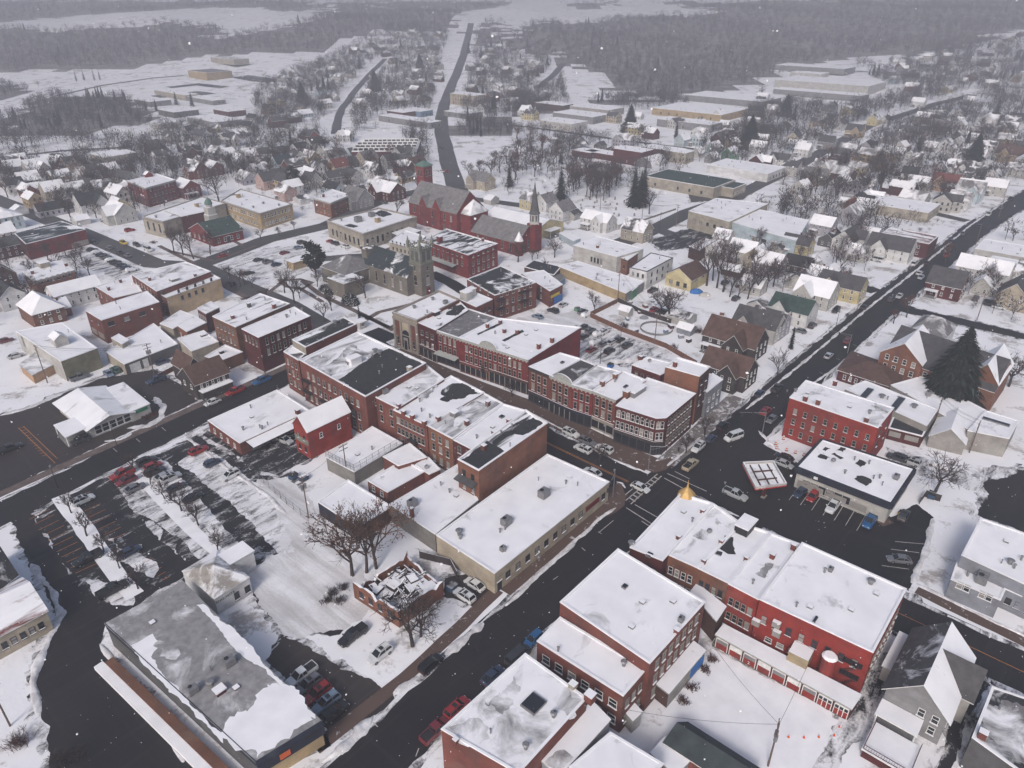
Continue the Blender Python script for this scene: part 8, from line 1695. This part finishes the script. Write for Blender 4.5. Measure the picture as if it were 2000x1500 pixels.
# snow in the air
r = random.Random(2); b = MB()
for i in range(1500):
    t = r.random() ** .6 * 105 + 14; u, v = r.uniform(-1, 1) * .72, r.uniform(-1, 1) * .54; p = CAMP + (CAMX * u + CAMY * v + CAMZ) * t
    if p.z < 1: continue
    s = r.uniform(.02, .05); d1 = Vector((r.gauss(0, 1), r.gauss(0, 1), r.gauss(0, 1))).normalized(); d2 = d1.orthogonal().normalized(); d3 = d1.cross(d2); V = [p + d1 * s * r.uniform(.8, 2.2), p + d2 * s, p - d1 * s, p - d2 * s, p + d3 * s, p - d3 * s]
    for q in ((0, 1, 4), (1, 2, 4), (2, 3, 4), (3, 0, 4), (1, 0, 5), (2, 1, 5), (3, 2, 5), (0, 3, 5)): b.face([V[k] for k in q])
tag(b.build('falling_snow', ['snow']), 'scattered snowflakes drifting through the air above the town', kind='stuff')
# haze
b = MB(); b.prism([(-3300, -330), (3300, -330), (3300, 3640), (-3300, 3640)], -1.5, 175, 0, None, True); hz = b.mesh('haze', []); m = bpy.data.materials.new('haze air'); m.use_nodes = True; nt = m.node_tree; nt.nodes.remove(nt.nodes['Principled BSDF']); pv = nt.nodes.new('ShaderNodeVolumePrincipled'); pv.inputs['Color'].default_value = HAZE_COL + (1,); pv.inputs['Density'].default_value = HAZE_D; pv.inputs['Anisotropy'].default_value = 0.0; nt.links.new(pv.outputs[0], nt.nodes['Material Output'].inputs['Volume']); hz.materials.append(m); ho = bpy.data.objects.new('haze', hz); COL.objects.link(ho); tag(ho, 'thin pale winter haze over the whole town', kind='stuff')
# world, sun, camera
w = bpy.data.worlds.new('World'); S.world = w; w.use_nodes = True; nt = w.node_tree; sky = nt.nodes.new('ShaderNodeTexSky'); sky.sky_type = 'NISHITA'; sky.sun_disc = False; sky.sun_elevation = math.radians(SUN_EL); sky.sun_rotation = math.radians(SUN_AZ); sky.air_density = 1.0; sky.dust_density = 5.0; sky.ozone_density = 1.0; sky.altitude = 200
bg = nt.nodes['Background']; bg.inputs['Strength'].default_value = SKY_S; nt.links.new(sky.outputs[0], bg.inputs[0])
L = bpy.data.lights.new('Sun', 'SUN'); L.energy = SUN_S; L.angle = math.radians(14); L.color = (1, .965, .93); so = bpy.data.objects.new('Sun', L); COL.objects.link(so); so.rotation_euler = (math.radians(90 - SUN_EL), 0, math.radians(180 - SUN_AZ)); so.location = (0, 0, 400)
cd = bpy.data.cameras.new('Camera'); cd.sensor_width = 36; cd.lens = 36 * 1413 / 2000; cd.clip_end = 12000; cd.clip_start = .5; co = bpy.data.objects.new('Camera', cd); COL.objects.link(co); co.location = (0, 0, 100); co.rotation_euler = (math.radians(90 - 28.4), 0, 0); S.camera = co
S.view_settings.view_transform = 'Standard'; S.view_settings.look = 'None'; S.view_settings.exposure = EXPO; S.view_settings.gamma = 1
S.render.engine = 'CYCLES'; S.cycles.use_denoising = True; S.cycles.max_bounces = 5; S.cycles.diffuse_bounces = 2; S.cycles.glossy_bounces = 2; S.cycles.volume_bounces = 2; S.cycles.transparent_max_bounces = 4; S.cycles.use_adaptive_sampling = True; S.cycles.adaptive_threshold = .02
S.cycles.caustics_reflective = False
